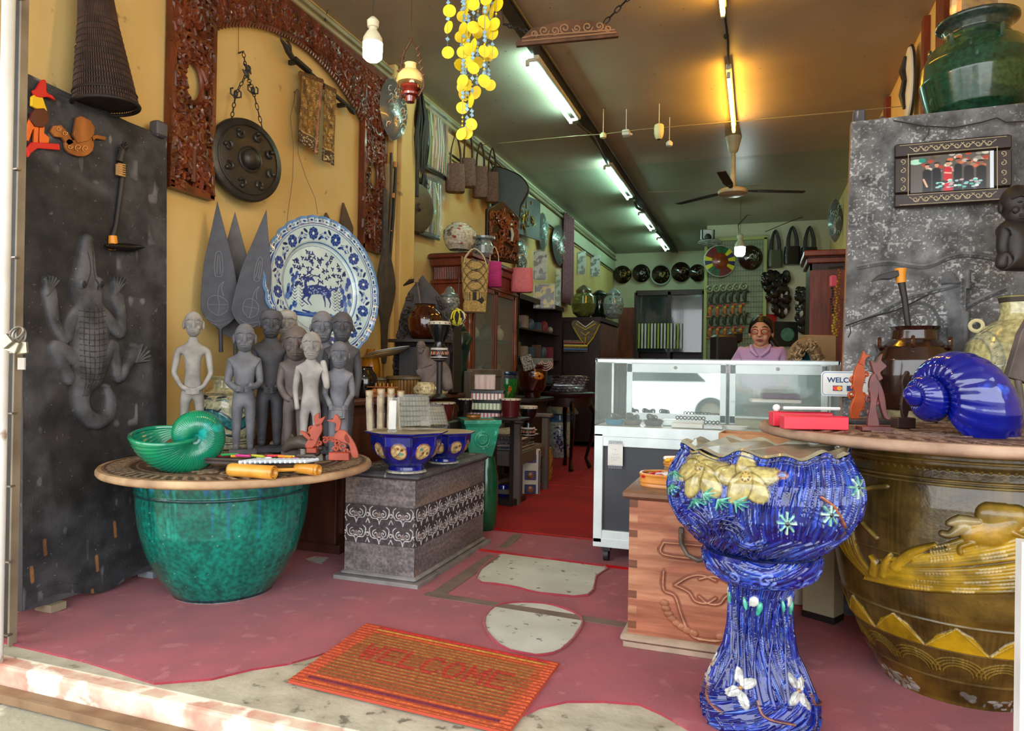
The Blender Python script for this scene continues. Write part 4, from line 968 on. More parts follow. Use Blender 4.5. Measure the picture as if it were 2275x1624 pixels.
b = MB();b.prism(smoothp([(-fw/2-.04,-dw/2-.04),(fw/2+.04,-dw/2-.04),(fw/2+.04,dw/2+.04),(-fw/2-.04,dw/2+.04)],1,True),.028,(0,0,.014),'z');b.bbox((0,0,.038),(fw+.03,dw+.03,.024),.01);b.build('plinth',mat('pale_grey_wood','#8b8785','#6d6968',9,.7,bump=.6),t,bevel=.006)
cv = Canvas(.36,.86,130,300,'#4e4a4d');cv.noise(.25,6,10,4)
for k in range(60): rg = random.Random(k);cv.spiral(rg.uniform(0,.36),rg.uniform(0,.86),.03,1,.006,'#8b888a',.003,a0=k)
cv.mesh('lid_carving',M_paintw,lambda U,V,Z: ((U-.5)*.36,(V-.5)*.86,cz+.0345+Z),t)
# ------------------------------------------------------------------ octagonal cobalt bowls
octf = lambda t_,r,z,V: (r*(1-(1-np.cos(np.pi/8)/np.cos(np.mod(t_,np.pi/4)-np.pi/8))*np.clip(V*1.6-.05,0,1)),z)
CB,CB2 = '#08188a','#0a1258'
def octbowl(label,O,r,seed):
    t = thing('octagonal_bowl',label,'bowl',O,face(O)+R(8),'octagonal cobalt bowls on the carved chest')
    cv = Canvas(2*math.pi*.2,.30,480,130,CB,True);cv.noise(.35,14,5,seed);cv.band(0,.02,'#b9b6a6');cv.noise(.2,50,8,seed+4)
    rg = random.Random(seed)
    for k in range(8):
        x = cv.w*(k+.5)/8;cv.poly([(x+.052*math.cos(a/10*6.283)*abs(math.cos(a/10*6.283))**-.4 if abs(math.cos(a/10*6.283)) > .01 else x,.165+.052*math.sin(a/10*6.283)) for a in range(10)],'#9a6840',.004)
        cv.blob(x,.165,.052,.054,'#a5714a',.005,soft=.05,dome=False);cv.blob(x,.165,.046,.048,'#d9bd84',.003,soft=.08,dome=False)
        for j in range(9):
            a = rg.uniform(0,6.3);q = rg.uniform(0,.034);cv.blob(x+q*math.cos(a),.165+q*math.sin(a),.011,.009,rg.choice(['#b98a45','#e5d2a2','#c9a468','#6fa590','#8a5f36']),.006)
        cv.stroke(smoothp([(x-.03,.14),(x,.16),(x+.015,.18),(x+.03,.19)],3),.004,'#5c3c22',.006);cv.stroke([(x+cv.w/16,.06),(x+cv.w/16,.26)],.012,CB2,.003)
    cv.lathe('body',M_paint,[(.55*r,0),(.55*r,.035*r),(.48*r,.07*r),(.46*r,.16*r),(.62*r,.32*r),(.82*r,.50*r),(.93*r,.74*r),(.95*r,.98*r),(1.0*r,1.03*r),(1.12*r,1.05*r),(1.13*r,1.09*r)],t,fn=octf)
    b = MB();of = lambda a,z: math.cos(math.pi/8)/math.cos((a % (math.pi/4))-math.pi/8)*1.0
    b.lathe([(1.13*r,1.09*r),(1.0*r,1.08*r),(.9*r,1.03*r),(.85*r,.6*r),(.6*r,.35*r),(0,.3*r)],64,fn=of);b.build('inside',mat('cream_inside','#b9b094','#8f8870',8,.5),t);return t
p = onz(905,1040,cz+.035);p = atd(903,1037,3.56);p.z = cz+.036
octbowl('octagonal cobalt bowl with cream medallions at the front of the chest, full of packets',p,.19,5);bowl1 = p.copy()
p2 = atd(986,1000,3.92);p2.z = cz+.036
octbowl('octagonal cobalt bowl with cream medallions farther back on the chest',p2,.16,8)
# packets in the front bowl
M_plas = mat('clear_plastic','#dfe6e6',rough=.12,trans=.0,alpha=.16,spec=.9,coat=1.0,bump=1.2,bscale=22)
def packet(label,cxy,d,size,rz,tilt,core,grp=None,name='wrapped_packet',n=3):
    O = atd(*cxy,d);t = thing(name,label,'packet',O,(tilt,0,_y+rz),grp);w_,dp,h_ = size;rg = random.Random(int(cxy[0]))
    b = MB()
    if core == 'flute':
        b.tube([(0,0,-h_/2),(0,0,h_/2-.012)],.011,14);b.tube([(-.012,-.004,-h_/2),(-.012,-.004,h_/2-.03)],.006,8);b.tube([(0,0,h_/2-.022),(0,0,h_/2)],.019,16);m_ = mat('pale_reed','#c0a67c','#8c7450',30,.5)
    elif core == 'weave':
        for k in range(9):
            for j in range(6): b.bbox((-w_*.4+w_*.8*k/8,(j % 2)*.003,-h_*.4+h_*.8*j/5),(w_*.085,dp*.6,h_*.12),.001)
        m_ = mat('grey_woven_souvenir','#6f6a50','#454130',60,.6)
    else: b.bbox((0,0,0),(w_*.8,dp*.6,h_*.85),.003);m_ = core
    b.build('content',m_,t);b = MB()
    def g(u,v): x = (u-.5)*w_;z = (v-.5)*h_;k = rg.uniform(-.003,.003);return (x+k,-dp*.62*math.cos((u-.5)*2.6)-dp*.1+k,z)
    b.grid(g,14,14);b.grid(lambda u,v: (g(u,v)[0],-g(u,v)[1],g(u,v)[2]),14,14);b.build('plastic_wrap',M_plas,t);return t
for k,(x,y,rz) in enumerate(((822,912,-.1),(846,908,.1),(868,907,.2),(890,912,.1))):
    packet('bamboo flute in clear plastic standing in the front bowl, number %s from the left' % ('one','two','three','four')[k],(x,y),3.46+.03*k,(.036,.03,.20),rz,R(8),'flute','wrapped flutes in the front bowl')
packet('long white paper and plastic strip standing right of the flutes',(872,922),3.40,(.045,.012,.17),.3,R(6),M_white)
packet('grey woven souvenir in plastic propped up in the front bowl',(920,915),3.52,(.16,.04,.17),.3,R(-25),'weave')
packet('grey woven souvenir in plastic lying to the right in the front bowl',(960,926),3.56,(.15,.04,.12),.5,R(-35),'weave')
# ================================================================== right foreground
def cyl(cx,d,rfun):            # px -> (metres round the canvas, height) on a turned body standing at (cx, d)
    def g(px,py):
        zz = .4
        for _ in range(6):
            r = rfun(zz);xo = max(-.97,min(.97,(px-cx)/FPX*(d-r*.5)/r));a = math.asin(xo);dd = d-r*math.cos(a);zz = 1.1-(py-(812+8+(px-1137)*.0157))/FPX*dd
        return a,zz
    return g
def lean(t,p): pass
# ------------------------------------------------------------------ dragon barrel
bc = atd(2128,1500,2.52);bc.z = 0
prof = [(.245,0),(.25,.02),(.30,.11),(.35,.22),(.392,.34),(.413,.46),(.42,.58),(.418,.68),(.405,.76),(.395,.80),(.41,.815),(.41,.865)]
rf = lambda z: float(np.interp(z,[p[1] for p in prof],[p[0] for p in prof]));Hb = .92
cv = Canvas(2.6,Hb,1100,340,'#57441a',True);arc = np.r_[0,np.cumsum([math.hypot(prof[i+1][0]-prof[i][0],prof[i+1][1]-prof[i][1]) for i in range(len(prof)-1)])];cv.h = Hb
G = cyl(2128,2.52,rf)
def BP(px,py): a,z = G(px,py);return (2.6*(.75+a/(2*math.pi)),float(np.interp(z,[p[1] for p in prof],arc))/arc[-1]*Hb)
cv.noise(.22,30,8,1);cv.noise(.30,420,3,2);cv.noise(.1,60,90,12);cv.noise(0,9,4,5,'#6a521b',.55)
def BS(P,wd,col,h,n=5,**k): Q = smoothp([BP(*p) for p in P],n);cv.stroke(Q,[w_*.00155 for w_ in wd] if isinstance(wd,(list,tuple)) else wd*.00155,col,h,**k)
yl,yl2 = '#a8841a','#94701a'
for y in (.905,.885,.815,.80): cv.stroke([(x*2.6/200,y) for x in range(201)],.006,'#8a7440',.006,dome=True)
for k in range(110): cv.blob(k*2.6/110,.85,.006,None,'#7a642e',.003)
for x0,y0,x1,y1 in ((1985,1345,2300,1330),(1965,1390,2300,1400)): pass
for yy,c in ((.555,'#6f5a2c'),(.345,'#7d6a3c'),(.245,'#7d6a3c'),(.12,'#6f5a2c')): cv.stroke([(x*2.6/200,yy*Hb/.92) for x in range(201)],.006,c,.005,dome=True)
for k in range(-1,14):          # triangular peaks between two cords
    x = .10+k*.205;cv.poly([(x-.10,.25),(x-.06,.30),(x,.335),(x+.05,.31),(x+.10,.25)],'#b08a12',.006);cv.stroke([(x-.10,.25),(x,.337),(x+.10,.25)],.004,'#c2a44c',.008)
for k in range(16):
    x = k*2.6/16
    for j in range(4): cv.stroke([(x+.10*math.cos(a/6)*(1-.15*j),.15+.07*math.sin(a/6)*(1-.15*j)) for a in range(0,19)],.004,'#8f7424',.004)
for k in range(17):              # ridged strips fanning out from the tail hub
    x0,y0 = 1945+k*3,1325-k*4;a = R(5+k*1.35);L_ = 380-abs(k-8)*8;rg = random.Random(k*7);c = rg.choice(('#a8841a','#9c7c18','#b8921c','#8a6f1c'))
    P = [(x0+L_*u*math.cos(a),y0+26*math.sin(u*3.1)*(.6 if k < 8 else .2)-L_*u*math.sin(a)*(.55+.45*u)) for u in (0,.2,.4,.6,.8,1)];j0 = rg.choice((0,1,2)) if k > 9 else 0
    BS(P[j0:],[6,15+rg.uniform(-4,5),13,10,5],c,.011,dome=True)
    for u in (.3,.55,.75):
        if rg.random() < .5:
            for i in range(7): q = u+i*.018;cv.blob(*BP(x0+L_*q*math.cos(a),y0+26*math.sin(q*3.1)*(.6 if k < 8 else .2)-L_*q*math.sin(a)*(.55+.45*q)),.005,None,'#c8b070',.014)
for k in range(7): BS([(1858+k*9,1190-k*3),(1888+k*6,1250),(1950+k*3,1318)],[9,12,7],('#a8841a','#7d661c')[k % 2],.010,dome=True)
for P in ([(1985,1310),(1990,1285),(2000,1262)],[(2010,1290),(2040,1255),(2085,1228)],[(1965,1310),(1968,1285),(1960,1270)]): BS(P,[26,20,8],'#b08a1c',.016,dome=True)
BS([(1990,1100),(1945,1110),(1938,1150),(1932,1180),(1955,1210),(1970,1225)],11,'#9a8440',.008,dome=True)
for P,w_,c in (([(2150,1195),(2185,1185),(2215,1160)],[44,62,40],'#a8801c'),([(2180,1148),(2225,1145)],[50,44],'#9a7a2a'),([(2135,1180),(2112,1200),(2098,1200)],[30,14,12],'#a08a58'),([(2150,1212),(2130,1225),(2130,1238)],[16,12,12],'#a8801c'),
                 ([(2215,1180),(2240,1190),(2255,1195)],[16,12,8],'#a8801c'),([(2110,1175),(2130,1168),(2160,1165)],[12,26,14],'#a39064')): BS(P,w_,c,.022,dome=True)
rg = random.Random(8)
cv.band(0,.006,'#b8b2a4')
for k in range(26): x = rg.uniform(0,2.6);[cv.blob(x+rg.uniform(-.06,.06),rg.uniform(0,.07),rg.uniform(.006,.03),rg.uniform(.004,.016),rg.choice(('#b4b0a6','#8e8a80')),.001,dome=False) for j in range(7)]
t = thing('dragon_barrel','huge olive brown glazed barrel with dragon relief under the right tabletop','pot',bc,face(bc))
cv.lathe('body',mat('brown_barrel_glaze','#fff','#a8a8a8',12,.28,paint=True,coat=.35,bump=.5,bscale=60),prof,t)
b = MB();b.lathe([(.41,.865),(.40,.872),(.375,.872),(.36,.80),(0,.78)],48);b.build('rim',mat('dark_olive_glaze','#2c2512',rough=.4),t)
RZ = .915
rc = atd(2114,950,2.46)
tt = round_top('big carved wooden tabletop resting on the olive dragon barrel',rc,.64,RZ,('#604537','#87695a','#9c8173','#b0917a','#7a5c4a'),rz=1.0)
# ------------------------------------------------------------------ cobalt jardiniere on its pedestal
jc = atd(1686,1560,2.22);jc.z = 0;jx_ = 1690
jb,jw,jl = '#0b1c78','#9aa8dc','#16349a'
JC = ['#060f4c','#08186a','#0b1f88','#0e2a9c','#1740b0','#2d58bc','#5a80cc','#a9bce4']
def jcan(w_,h_,nx,ny,seed,streak):
    cv = Canvas(w_,h_,nx,ny,jb,True);rg = random.Random(seed)
    V = [(rg.uniform(0,w_),rg.uniform(.1,.9)*h_,rg.choice((-1,1))*rg.uniform(.6,1.4)) for k in range(int(w_*7))]
    for k in range(int(1500*w_*h_/.5) if not streak else int(1200*w_)):
        x,y = rg.uniform(0,w_),rg.uniform(0,h_);P = [(x,y)];c = rg.choice(JC if k % 3 else JC[3:]);st = rg.uniform(.008,.014)
        for i in range(8):
            vx,vy = (.12,1.0) if streak else (.9,.15)
            if streak: vx = .35*math.sin(9*y+x*3);vy = 1 if y > .16 else .4;vx += (y < .16)*.8
            else:
                for (a_,b_,g_) in V: dx,dy = x-a_,y-b_;d2 = dx*dx+dy*dy+.002;vx -= g_*dy/d2*.035;vy += g_*dx/d2*.035
            l = math.hypot(vx,vy)+1e-6;x += vx/l*st;y += vy/l*st;P.append((x,y))
        w0 = rg.uniform(.004,.015) if c not in JC[6:] else rg.uniform(.0012,.003);cv.stroke(P,[w0*.3,w0,w0*.2],c,rg.uniform(.001,.009 if streak else .005),soft=.6,dome=True)
    return cv
pprof = [(.168,0),(.176,.015),(.174,.06),(.155,.11),(.130,.17),(.105,.22),(.092,.29),(.088,.37),(.092,.42),(.10,.45)]
cv = jcan(1.1,.58,560,320,3,True);rg = random.Random(2)
for k in range(20):
    x = k*.055+rg.uniform(-.01,.01);P = [(x+.018*math.sin(j*.8+k),.14+j*.055) for j in range(8)];cv.stroke(smoothp(P,4),[.020,.008],rg.choice(JC[:4]),.011,dome=True)
for k in range(22): x = k*.05;cv.stroke([(x,0),(x+.02,.03),(x-.01,.06),(x+.02,.08)],.007,rg.choice(['#2a44b4','#0a1260']),.008,dome=True)
for k in range(5):
    x = .1+k*.22
    for q in range(4): a = .5+q*1.571;cv.blob(x+.03*math.cos(a),.19+.045*math.sin(a),.034,.020,'#c4c4be',.010,a)
    for q in range(4): a = .5+q*1.571;cv.stroke([(x,.19),(x+.05*math.cos(a),.19+.065*math.sin(a))],.003,'#8a8f9c',.008)
    cv.blob(x,.19,.009,None,'#a07a4c',.013)
    cv.stroke(smoothp([(x+.06,.16),(x+.075,.12),(x+.11,.10),(x+.17,.085)],4),.010,'#8a5a40',.014,dome=True)
    cv.blob(x+.03,.515,.03,.022,'#cfd0c8',.012,.3);cv.blob(x+.06,.49,.032,.016,'#3fae90',.014,1.2);cv.blob(x-.02,.50,.028,.015,'#55b79c',.012,1.9)
t = thing('pedestal','tall cobalt blue glazed pedestal with white flowers under the big bowl','pedestal',jc,face(jc))
cv.lathe('shaft',M_paint,pprof,t,fn=lambda th,r,z,V: (r*(1+.03*np.sin(7*th)*(V < .25)),z))
cv = jcan(1.2,.16,360,60,9,False)
for k in range(34): x = k*1.2/34;cv.spiral(x,.08+.02*math.sin(k*2),.025,1,.009,rg.choice(['#2c49c8','#0a1672','#6f86dc']),.006,a0=k)
cv.lathe('collar',M_paint,[(.098,.44),(.13,.45),(.165,.475),(.178,.50),(.18,.525),(.172,.54)],t)
b = MB();b.lathe([(.172,.54),(.150,.545),(.145,.525),(0,.525)],48);b.build('seat',mat('dark_blue_glaze','#12184a','#3a4170',12,.2,coat=.5),t)
jt = jc.copy();jt.z = .527
bprof = [(.125,0),(.14,.012),(.20,.045),(.252,.095),(.283,.15),(.292,.205),(.284,.255),(.262,.295),(.245,.315),(.248,.335)]
arcb = np.r_[0,np.cumsum([math.hypot(bprof[i+1][0]-bprof[i][0],bprof[i+1][1]-bprof[i][1]) for i in range(len(bprof)-1)])];L2_ = arcb[-1]
cv = jcan(1.8,L2_,900,260,5,True)
G2 = cyl(1706,2.22,lambda z: float(np.interp(z-.527,[p[1] for p in bprof],[p[0] for p in bprof])))
def JP(px,py): a,z = G2(px,py);return (1.8*(.75+a/(2*math.pi)),float(np.interp(z-.527,[p[1] for p in bprof],arcb)))
for k in range(26):
    x,y = rg.uniform(0,1.8),rg.uniform(.05,L2_-.09);a = rg.uniform(0,6.3);Rr = rg.uniform(.03,.07)
    for j in range(3): cv.stroke([(x+Rr*(1-.22*j)*math.cos(a+i*.35),y+Rr*(1-.22*j)*math.sin(a+i*.35)) for i in range(8)],[.003,.012,.004],rg.choice(JC[:5]),.012,dome=True)
for k in range(36): x = k*.05;cv.stroke([(x,.0),(x+.01,.04),(x+.04,.10)],[.012,.004],rg.choice([jb,'#0a1358','#2b3fae']),.009,dome=True)
for rep in (0,):
    FC,FE = '#b5a568','#6e5c30'
    for (cx,cy,R_,pet) in ((1580,1050,46,((-125,1),(-60,1.15),(-5,1),(60,1.1),(120,1.1),(170,1))),(1675,1068,42,((-172,1.1),(-90,.9),(-12,1.15),(52,1.0),(118,1.0)))):
        for a,l in pet:
            aa = R(a);c_ = JP(cx+R_*.62*l*math.cos(aa),cy+R_*.62*l*math.sin(aa));c0 = JP(cx,cy);an = math.atan2(c_[1]-c0[1],c_[0]-c0[0]);q = R_*.00115
            cv.blob(c_[0],c_[1],q*l*1.06,q*.72,FE,.010,an,soft=.1);cv.blob(c_[0],c_[1],q*l,q*.64,FC,.015,an)
            for j in (-1,0,1): cv.stroke([(c0[0]+(c_[0]-c0[0])*.6-j*.012*math.sin(an),c0[1]+(c_[1]-c0[1])*.6+j*.012*math.cos(an)),(c0[0]+(c_[0]-c0[0])*1.45-j*.018*math.sin(an),c0[1]+(c_[1]-c0[1])*1.45+j*.018*math.cos(an))],.002,'#a89458')
        c0 = JP(cx,cy);cv.blob(*c0,.020,None,'#b9a05a',.021);cv.ring = None
        for j in range(8): cv.blob(c0[0]+.011*math.cos(j*.8),c0[1]+.011*math.sin(j*.8),.003,None,'#6d5a2c',.022)
    for cx,cy,a in ((1590,1108,20),(1620,1120,40),(1655,1122,25),(1570,1120,60),(1512,1090,80),(1520,1060,95)):
        for j in range(5): cv.stroke([JP(cx,cy),JP(cx+26*math.cos(R(a-60+j*30)),cy+22*math.sin(R(a-60+j*30)))],[.011,.004],rg.choice(['#3f9f88','#6fc0a4','#2c8472']),.012,dome=True)
    for cx,cy in ((1755,1160),(1838,1135),(1895,1075)):
        for j in range(8): cv.stroke([JP(cx,cy),JP(cx+17*math.cos(j*.785),cy+22*math.sin(j*.785))],[.005,.009],rg.choice(['#9fd0bc','#b9dcc4','#7fc0ac']),.012,dome=True)
        cv.blob(*JP(cx,cy),.007,None,'#16262a',.015)
    cv.stroke([JP(1820,1100),JP(1842,1115),JP(1868,1158)],.010,'#a5613f',.013,dome=True);cv.blob(*JP(1745,1058),.018,.012,'#a5613f',.012);cv.blob(*JP(1744,1058),.012,.008,'#6d7db4',.014)
cv.stroke([(x*1.8/200,L2_-.012) for x in range(201)],.006,'#28305c',.004)
t = thing('jardiniere','large cobalt blue bowl with cream flowers in relief standing on the pedestal','bowl',jt,face(jt))
wav = lambda a: .009*np.sin(13*a)+.006*np.sin(7*a+1)
cv.lathe('body',M_paint,bprof,t,fn=lambda th,r,z,V: (r*(1+.03*np.sin(13*th)*np.clip(V*8-7,0,1)),z+wav(th)*np.clip(V*6-5,0,1)))
b = MB();N_ = 96;prf = [(.250,.336),(.236,.342),(.228,.325),(.232,.28),(.25,.2),(.15,.06),(0,.04)]
b.lathe(prf,N_);vs = []
for i,v in enumerate(b.v):
    a = math.atan2(v[1],v[0]) % (2*math.pi);k = max(0,min(1,(v[2]-.3)*30));s_ = 1+.03*math.sin(13*a)*k;vs.append((v[0]*s_,v[1]*s_,v[2]+float(wav(a))*k))
b.v = vs;b.build('inside',mat('beige_inside_glaze','#a39a7c','#6c6a62',9,.35,coat=.3),t)
# ------------------------------------------------------------------ brown carved chest behind the pedestal
bx0,bx1,by0,by1,bz = -.47,.13,2.78,3.24,.60
t = thing('brown_chest','orange brown carved wooden chest with iron ring handle behind the blue pedestal','chest',((bx0+bx1)/2,(by0+by1)/2,0));C0 = Vector(t.location)
M_oak = wood('orange_brown_wood','#96573a','#7c4229',rough=.55);M_pale = mat('pale_worn_wood','#a9937e','#8a7664',9,.7,bump=.5)
w_ = bx1-bx0;cv = Canvas(w_,.54,330,300,'#a8664a');cv.noise(.08,3,70,2);cv.noise(0,2,16,6,'#b87c5c',.62)
for k in range(9): cv.poly([(0,.03+k*.06),(.035,.03+k*.06),(.035,.06+k*.06),(0,.06+k*.06)],'#b98462' if k % 2 else '#6f4029')
def CS(pts,wd,col,h=0,n=5): cv.stroke(smoothp([((lambda p: (p.x-bx0,p.z-.05))(ony(x,y,by0))) for x,y in pts],n),wd,col,h,dome=True)
sgn = '#7a452e'
fxm = .305
def mir(pts,wd,col,h=.006):
    P = [((lambda p: (p.x-bx0,p.z-.05))(ony(x,y,by0))) for x,y in pts];cv.stroke(smoothp(P,5),wd,col,h,dome=True);cv.stroke(smoothp([(2*fxm-x,y) for x,y in P],5),wd,col,h,dome=True)
for wd,col,h in ((.026,'#8a4a32',-.008),(.007,'#d09a78',.006)):  # painted highlights: pale ridge colour laid over a darker groove colour
    mir([(1475,1270),(1475,1310),(1500,1325),(1515,1370),(1535,1410),(1560,1420),(1590,1425)],wd,col,h)
    mir([(1500,1300),(1530,1315),(1545,1335),(1570,1340),(1590,1330)],wd,col,h);mir([(1500,1300),(1530,1282),(1560,1278),(1590,1290)],wd,col,h)
    mir([(1475,1205),(1476,1232),(1590,1245)],wd,col,h);mir([(1475,1205),(1590,1215)],wd,col,h)
for k in range(8): mir([(1474+3*k+(k*k)*.9,1338+13*k-.5*k*k),(1478+3*k+(k*k)*.9,1340+13*k-.5*k*k)],.030,'#b07452',.010)
def f(U,V,Z): return bx0-C0.x+U*w_,by0-C0.y-Z,.05+V*(bz-.06)
cv.mesh('front_panel',mat('chest_front','#fff','#c0b4ac',26,.5,paint=True,stretch=(.12,1,1),bump=.4,bscale=60),f,t)
b = MB();b.box((0,.006,(bz+.04)/2),(w_-.004,by1-by0-.01,bz-.05));b.build('carcass',M_oak,t,smooth=False)
b = MB();b.bbox((0,0,bz+.012),(w_+.05,by1-by0+.05,.034),.01);b.build('lid',wood('lid_brown_wood','#86604a','#6d4a38',rough=.45),t)
b = MB();b.bbox((0,0,.045),(w_+.05,by1-by0+.05,.03),.01);b.bbox((0,0,.02),(w_+.03,by1-by0+.03,.03),.005);b.build('plinth',M_pale,t)
b = MB();p = ony(1555,1195,by0)-C0;b.tube([p+Vector((-.07,-.01,.01)),p+Vector((-.065,-.04,-.02)),p+Vector((-.04,-.06,-.055)),p+Vector((0,-.065,-.07)),p+Vector((.04,-.06,-.06)),p+Vector((.06,-.03,-.02))],.010,8);b.bbox(tuple(p+Vector((-.07,-.008,.012))),(.02,.016,.05),.004)
b.build('iron_handle',mat('rusty_iron','#4d4440','#6a5a50',30,.6,metal=.4),t)
# ------------------------------------------------------------------ trays of souvenir pens on the chest
M_bbl = mat('bright_bamboo','#d08b3e','#bd7830',8,.35,coat=.3)
def oval_tray(label,O,L_,w_,h_,rz,pens,slots=True):
    t = thing('bamboo_tray',label,'tray',O,rz);b = MB()
    out = lambda k,s: [(s*L_*.5*math.copysign(abs(math.cos(a))**.6,math.cos(a)),s*w_*.5*math.copysign(abs(math.sin(a))**.8,math.sin(a))) for a in [i*math.pi/20 for i in range(40)]]
    P = out(0,1);n = len(P)
    b.add([(x,y,z) for z in (0,h_) for x,y in P],[(i,(i+1) % n,(i+1) % n+n,i+n) for i in range(n)]+[tuple(range(n-1,-1,-1))])
    b.tube([(x,y,h_) for x,y in P],.004,6,closed=True);b.tube([(x,y,h_*.35) for x,y in P],.003,6,closed=True);b.build('tray_wall',M_bbl,t,solid=.005)
    b = MB();b.prism(P[::1],.004,(0,0,.006),'z');b.build('floor',M_bamin,t)
    for k in range(3 if slots else 0): b = MB();b.bbox((.0+k*.045,-w_*.5-.002,h_*.55),(.032,.006,.012),.002);b.build('slot',mat('black_yellow_slot','#d8c020' if k % 2 else '#2a2014',rough=.4),t)
    rg = random.Random(int(O.x*1e3));proto = {}
    for k in range(pens):
        c,lab = rg.choice((('#e6e4e0','white'),('#e6e4e0','white'),('#b9b6c8','lilac'),('#e2b51e','yellow'),('#c31d26','red')))
        if c not in proto:
            b = MB();b.tube([(-.05,0,0),(-.03,0,0),(.04,0,0),(.052,0,.004)],[.006,.008,.007,.002],8);o = b.build('pen',mat('plastic_'+c[1:],c,rough=.3),None)
            proto[c] = o
        else: o = proto[c].copy();COL.objects.link(o)
        tag(o,'%s souvenir pen lying in the %s' % (lab,'lower bamboo tray on the brown chest' if slots else 'upper bamboo tray on the brown chest'),'pen','pens in the bamboo trays')
        x,y = rg.uniform(-.36,.36)*L_,rg.uniform(-.32,.32)*w_;o.location = O+Vector((x*math.cos(rz)-y*math.sin(rz),x*math.sin(rz)+y*math.cos(rz),h_*.6+rg.uniform(0,.022)));o.rotation_euler = (rg.uniform(-.1,.1),rg.uniform(-.25,.1),rz+rg.uniform(.2,1.1))
    return t
p = Vector((-.28,2.94,bz+.03));oval_tray('oval bamboo tray of souvenir pens in front on the brown chest',p,.34,.17,.045,R(-2),34)
p = Vector((-.22,3.12,bz+.03));b = MB();b.bbox((0,0,.03),(.3,.13,.06),.004);tag(b.build('card_box',mat('brown_card','#8a6a4a',rough=.8),None,p),'small brown box holding up the rear bamboo tray on the chest','box')
p = Vector((-.22,3.12,bz+.091));oval_tray('oval bamboo tray of pens raised behind the first one',p,.31,.13,.03,R(4),26,False)
# ------------------------------------------------------------------ tall grey carved slab, right
SY = 3.50;e0,e1 = ony(1866,820,SY),ony(1897,270,SY);sh = e1.z;sx0 = e0.x-.01;sx1 = 1.40;sw = sx1-sx0
cv = Canvas(sw,sh,420,900,'#777677');cv.noise(.30,3,8,2);cv.noise(.18,12,40,3);cv.noise(.12,100,200,4);N2 = cv.noise(0,7,20,16);cv.noise(0,90,230,6,'#b4b3b2',1.0-.40*N2);cv.noise(0,170,420,9,'#c8c7c6',1.0-.30*N2);cv.noise(0,120,300,8,'#565556',.95)
def SPt(x,y): p = ony(x,y,SY);return (p.x-sx0,p.z)
def ss(pts,wd,col,h,n=5,**k): cv.stroke(smoothp([SPt(*p) for p in pts],n),[w_*.002 for w_ in wd] if isinstance(wd,(list,tuple)) else wd*.002,col,h,**k)
ss([(2105,645),(2110,690),(2118,740),(2128,800)],[40,34,44,40],'#727276',.03,dome=True);ss([(2095,625),(2105,640)],[36,34],'#6c6c70',.032,dome=True);ss([(2138,590),(2136,700),(2134,800)],17,'#727274',.03,dome=True)
ss([(2085,650),(2095,665),(2110,660)],9,'#77777a',.034,dome=True)
cx,cy = 2030,720
ss([(cx+46*math.cos(a/8),cy-44*math.sin(a/8)) for a in range(0,50)],9,'#565658',.014,1,dome=True);ss([(cx+24*math.cos(a/8),cy-24*math.sin(a/8)) for a in range(0,50)],8,'#5d5d5f',.012,1,dome=True)
for P in ([(1890,600),(1960,590),(2040,600),(2100,580),(2140,575),(2220,585),(2275,580)],[(1880,725),(1940,700),(2000,670),(2060,655),(2120,640)],[(2140,690),(2180,670),(2230,650)]): ss(P,4,'#4a4a4c',-.006);ss([(x,y-8) for x,y in P],8,'#858588',.008,dome=True)
ss([(1930,770),(1935,800),(1920,830)],10,'#6c6c6e',.01,dome=True)
t = thing('carved_slab','tall pale blotched grey slab with carved figure behind the brown jar on the right','slab',(0,0,0));dx_ = e1.x-e0.x
f = lambda U,V,Z: (sx0+U*(sw-dx_*V)+dx_*V,SY-Z-.02*V*0,V*(sh-.01*0)+.0*U+.02*U*V)
cv.mesh('carved_face',mat('blotched_slab','#fff','#9a9a9a',12,.75,paint=True,bump=.9,bscale=90,c3='#b0afae',s3=36,t3=.70),f,t)
b = MB();vs = [(sx0,SY+.002,0),(sx1,SY+.002,0),(sx1,SY+.002,sh+.02),(sx0+dx_,SY+.002,sh)];b.add(vs+[(x,y+.05,z) for x,y,z in vs],[(0,3,2,1)[::-1],(4,5,6,7)[::-1],(0,1,5,4),(1,2,6,5),(2,3,7,6),(3,0,4,7)]);b.build('plank',mat('slab_edge','#7b7470','#a06c3c',5,.8),t,smooth=False)
b = MB();p = ony(1908,262,SY+.03);b.bbox((p.x,SY+.03,p.z-.01),(.05,.05,.09),.008);p = ony(1958,268,SY+.03);b.bbox((p.x,SY+.03,p.z-.01),(.03,.05,.05),.01);b.build('peg',M_greyw,t)
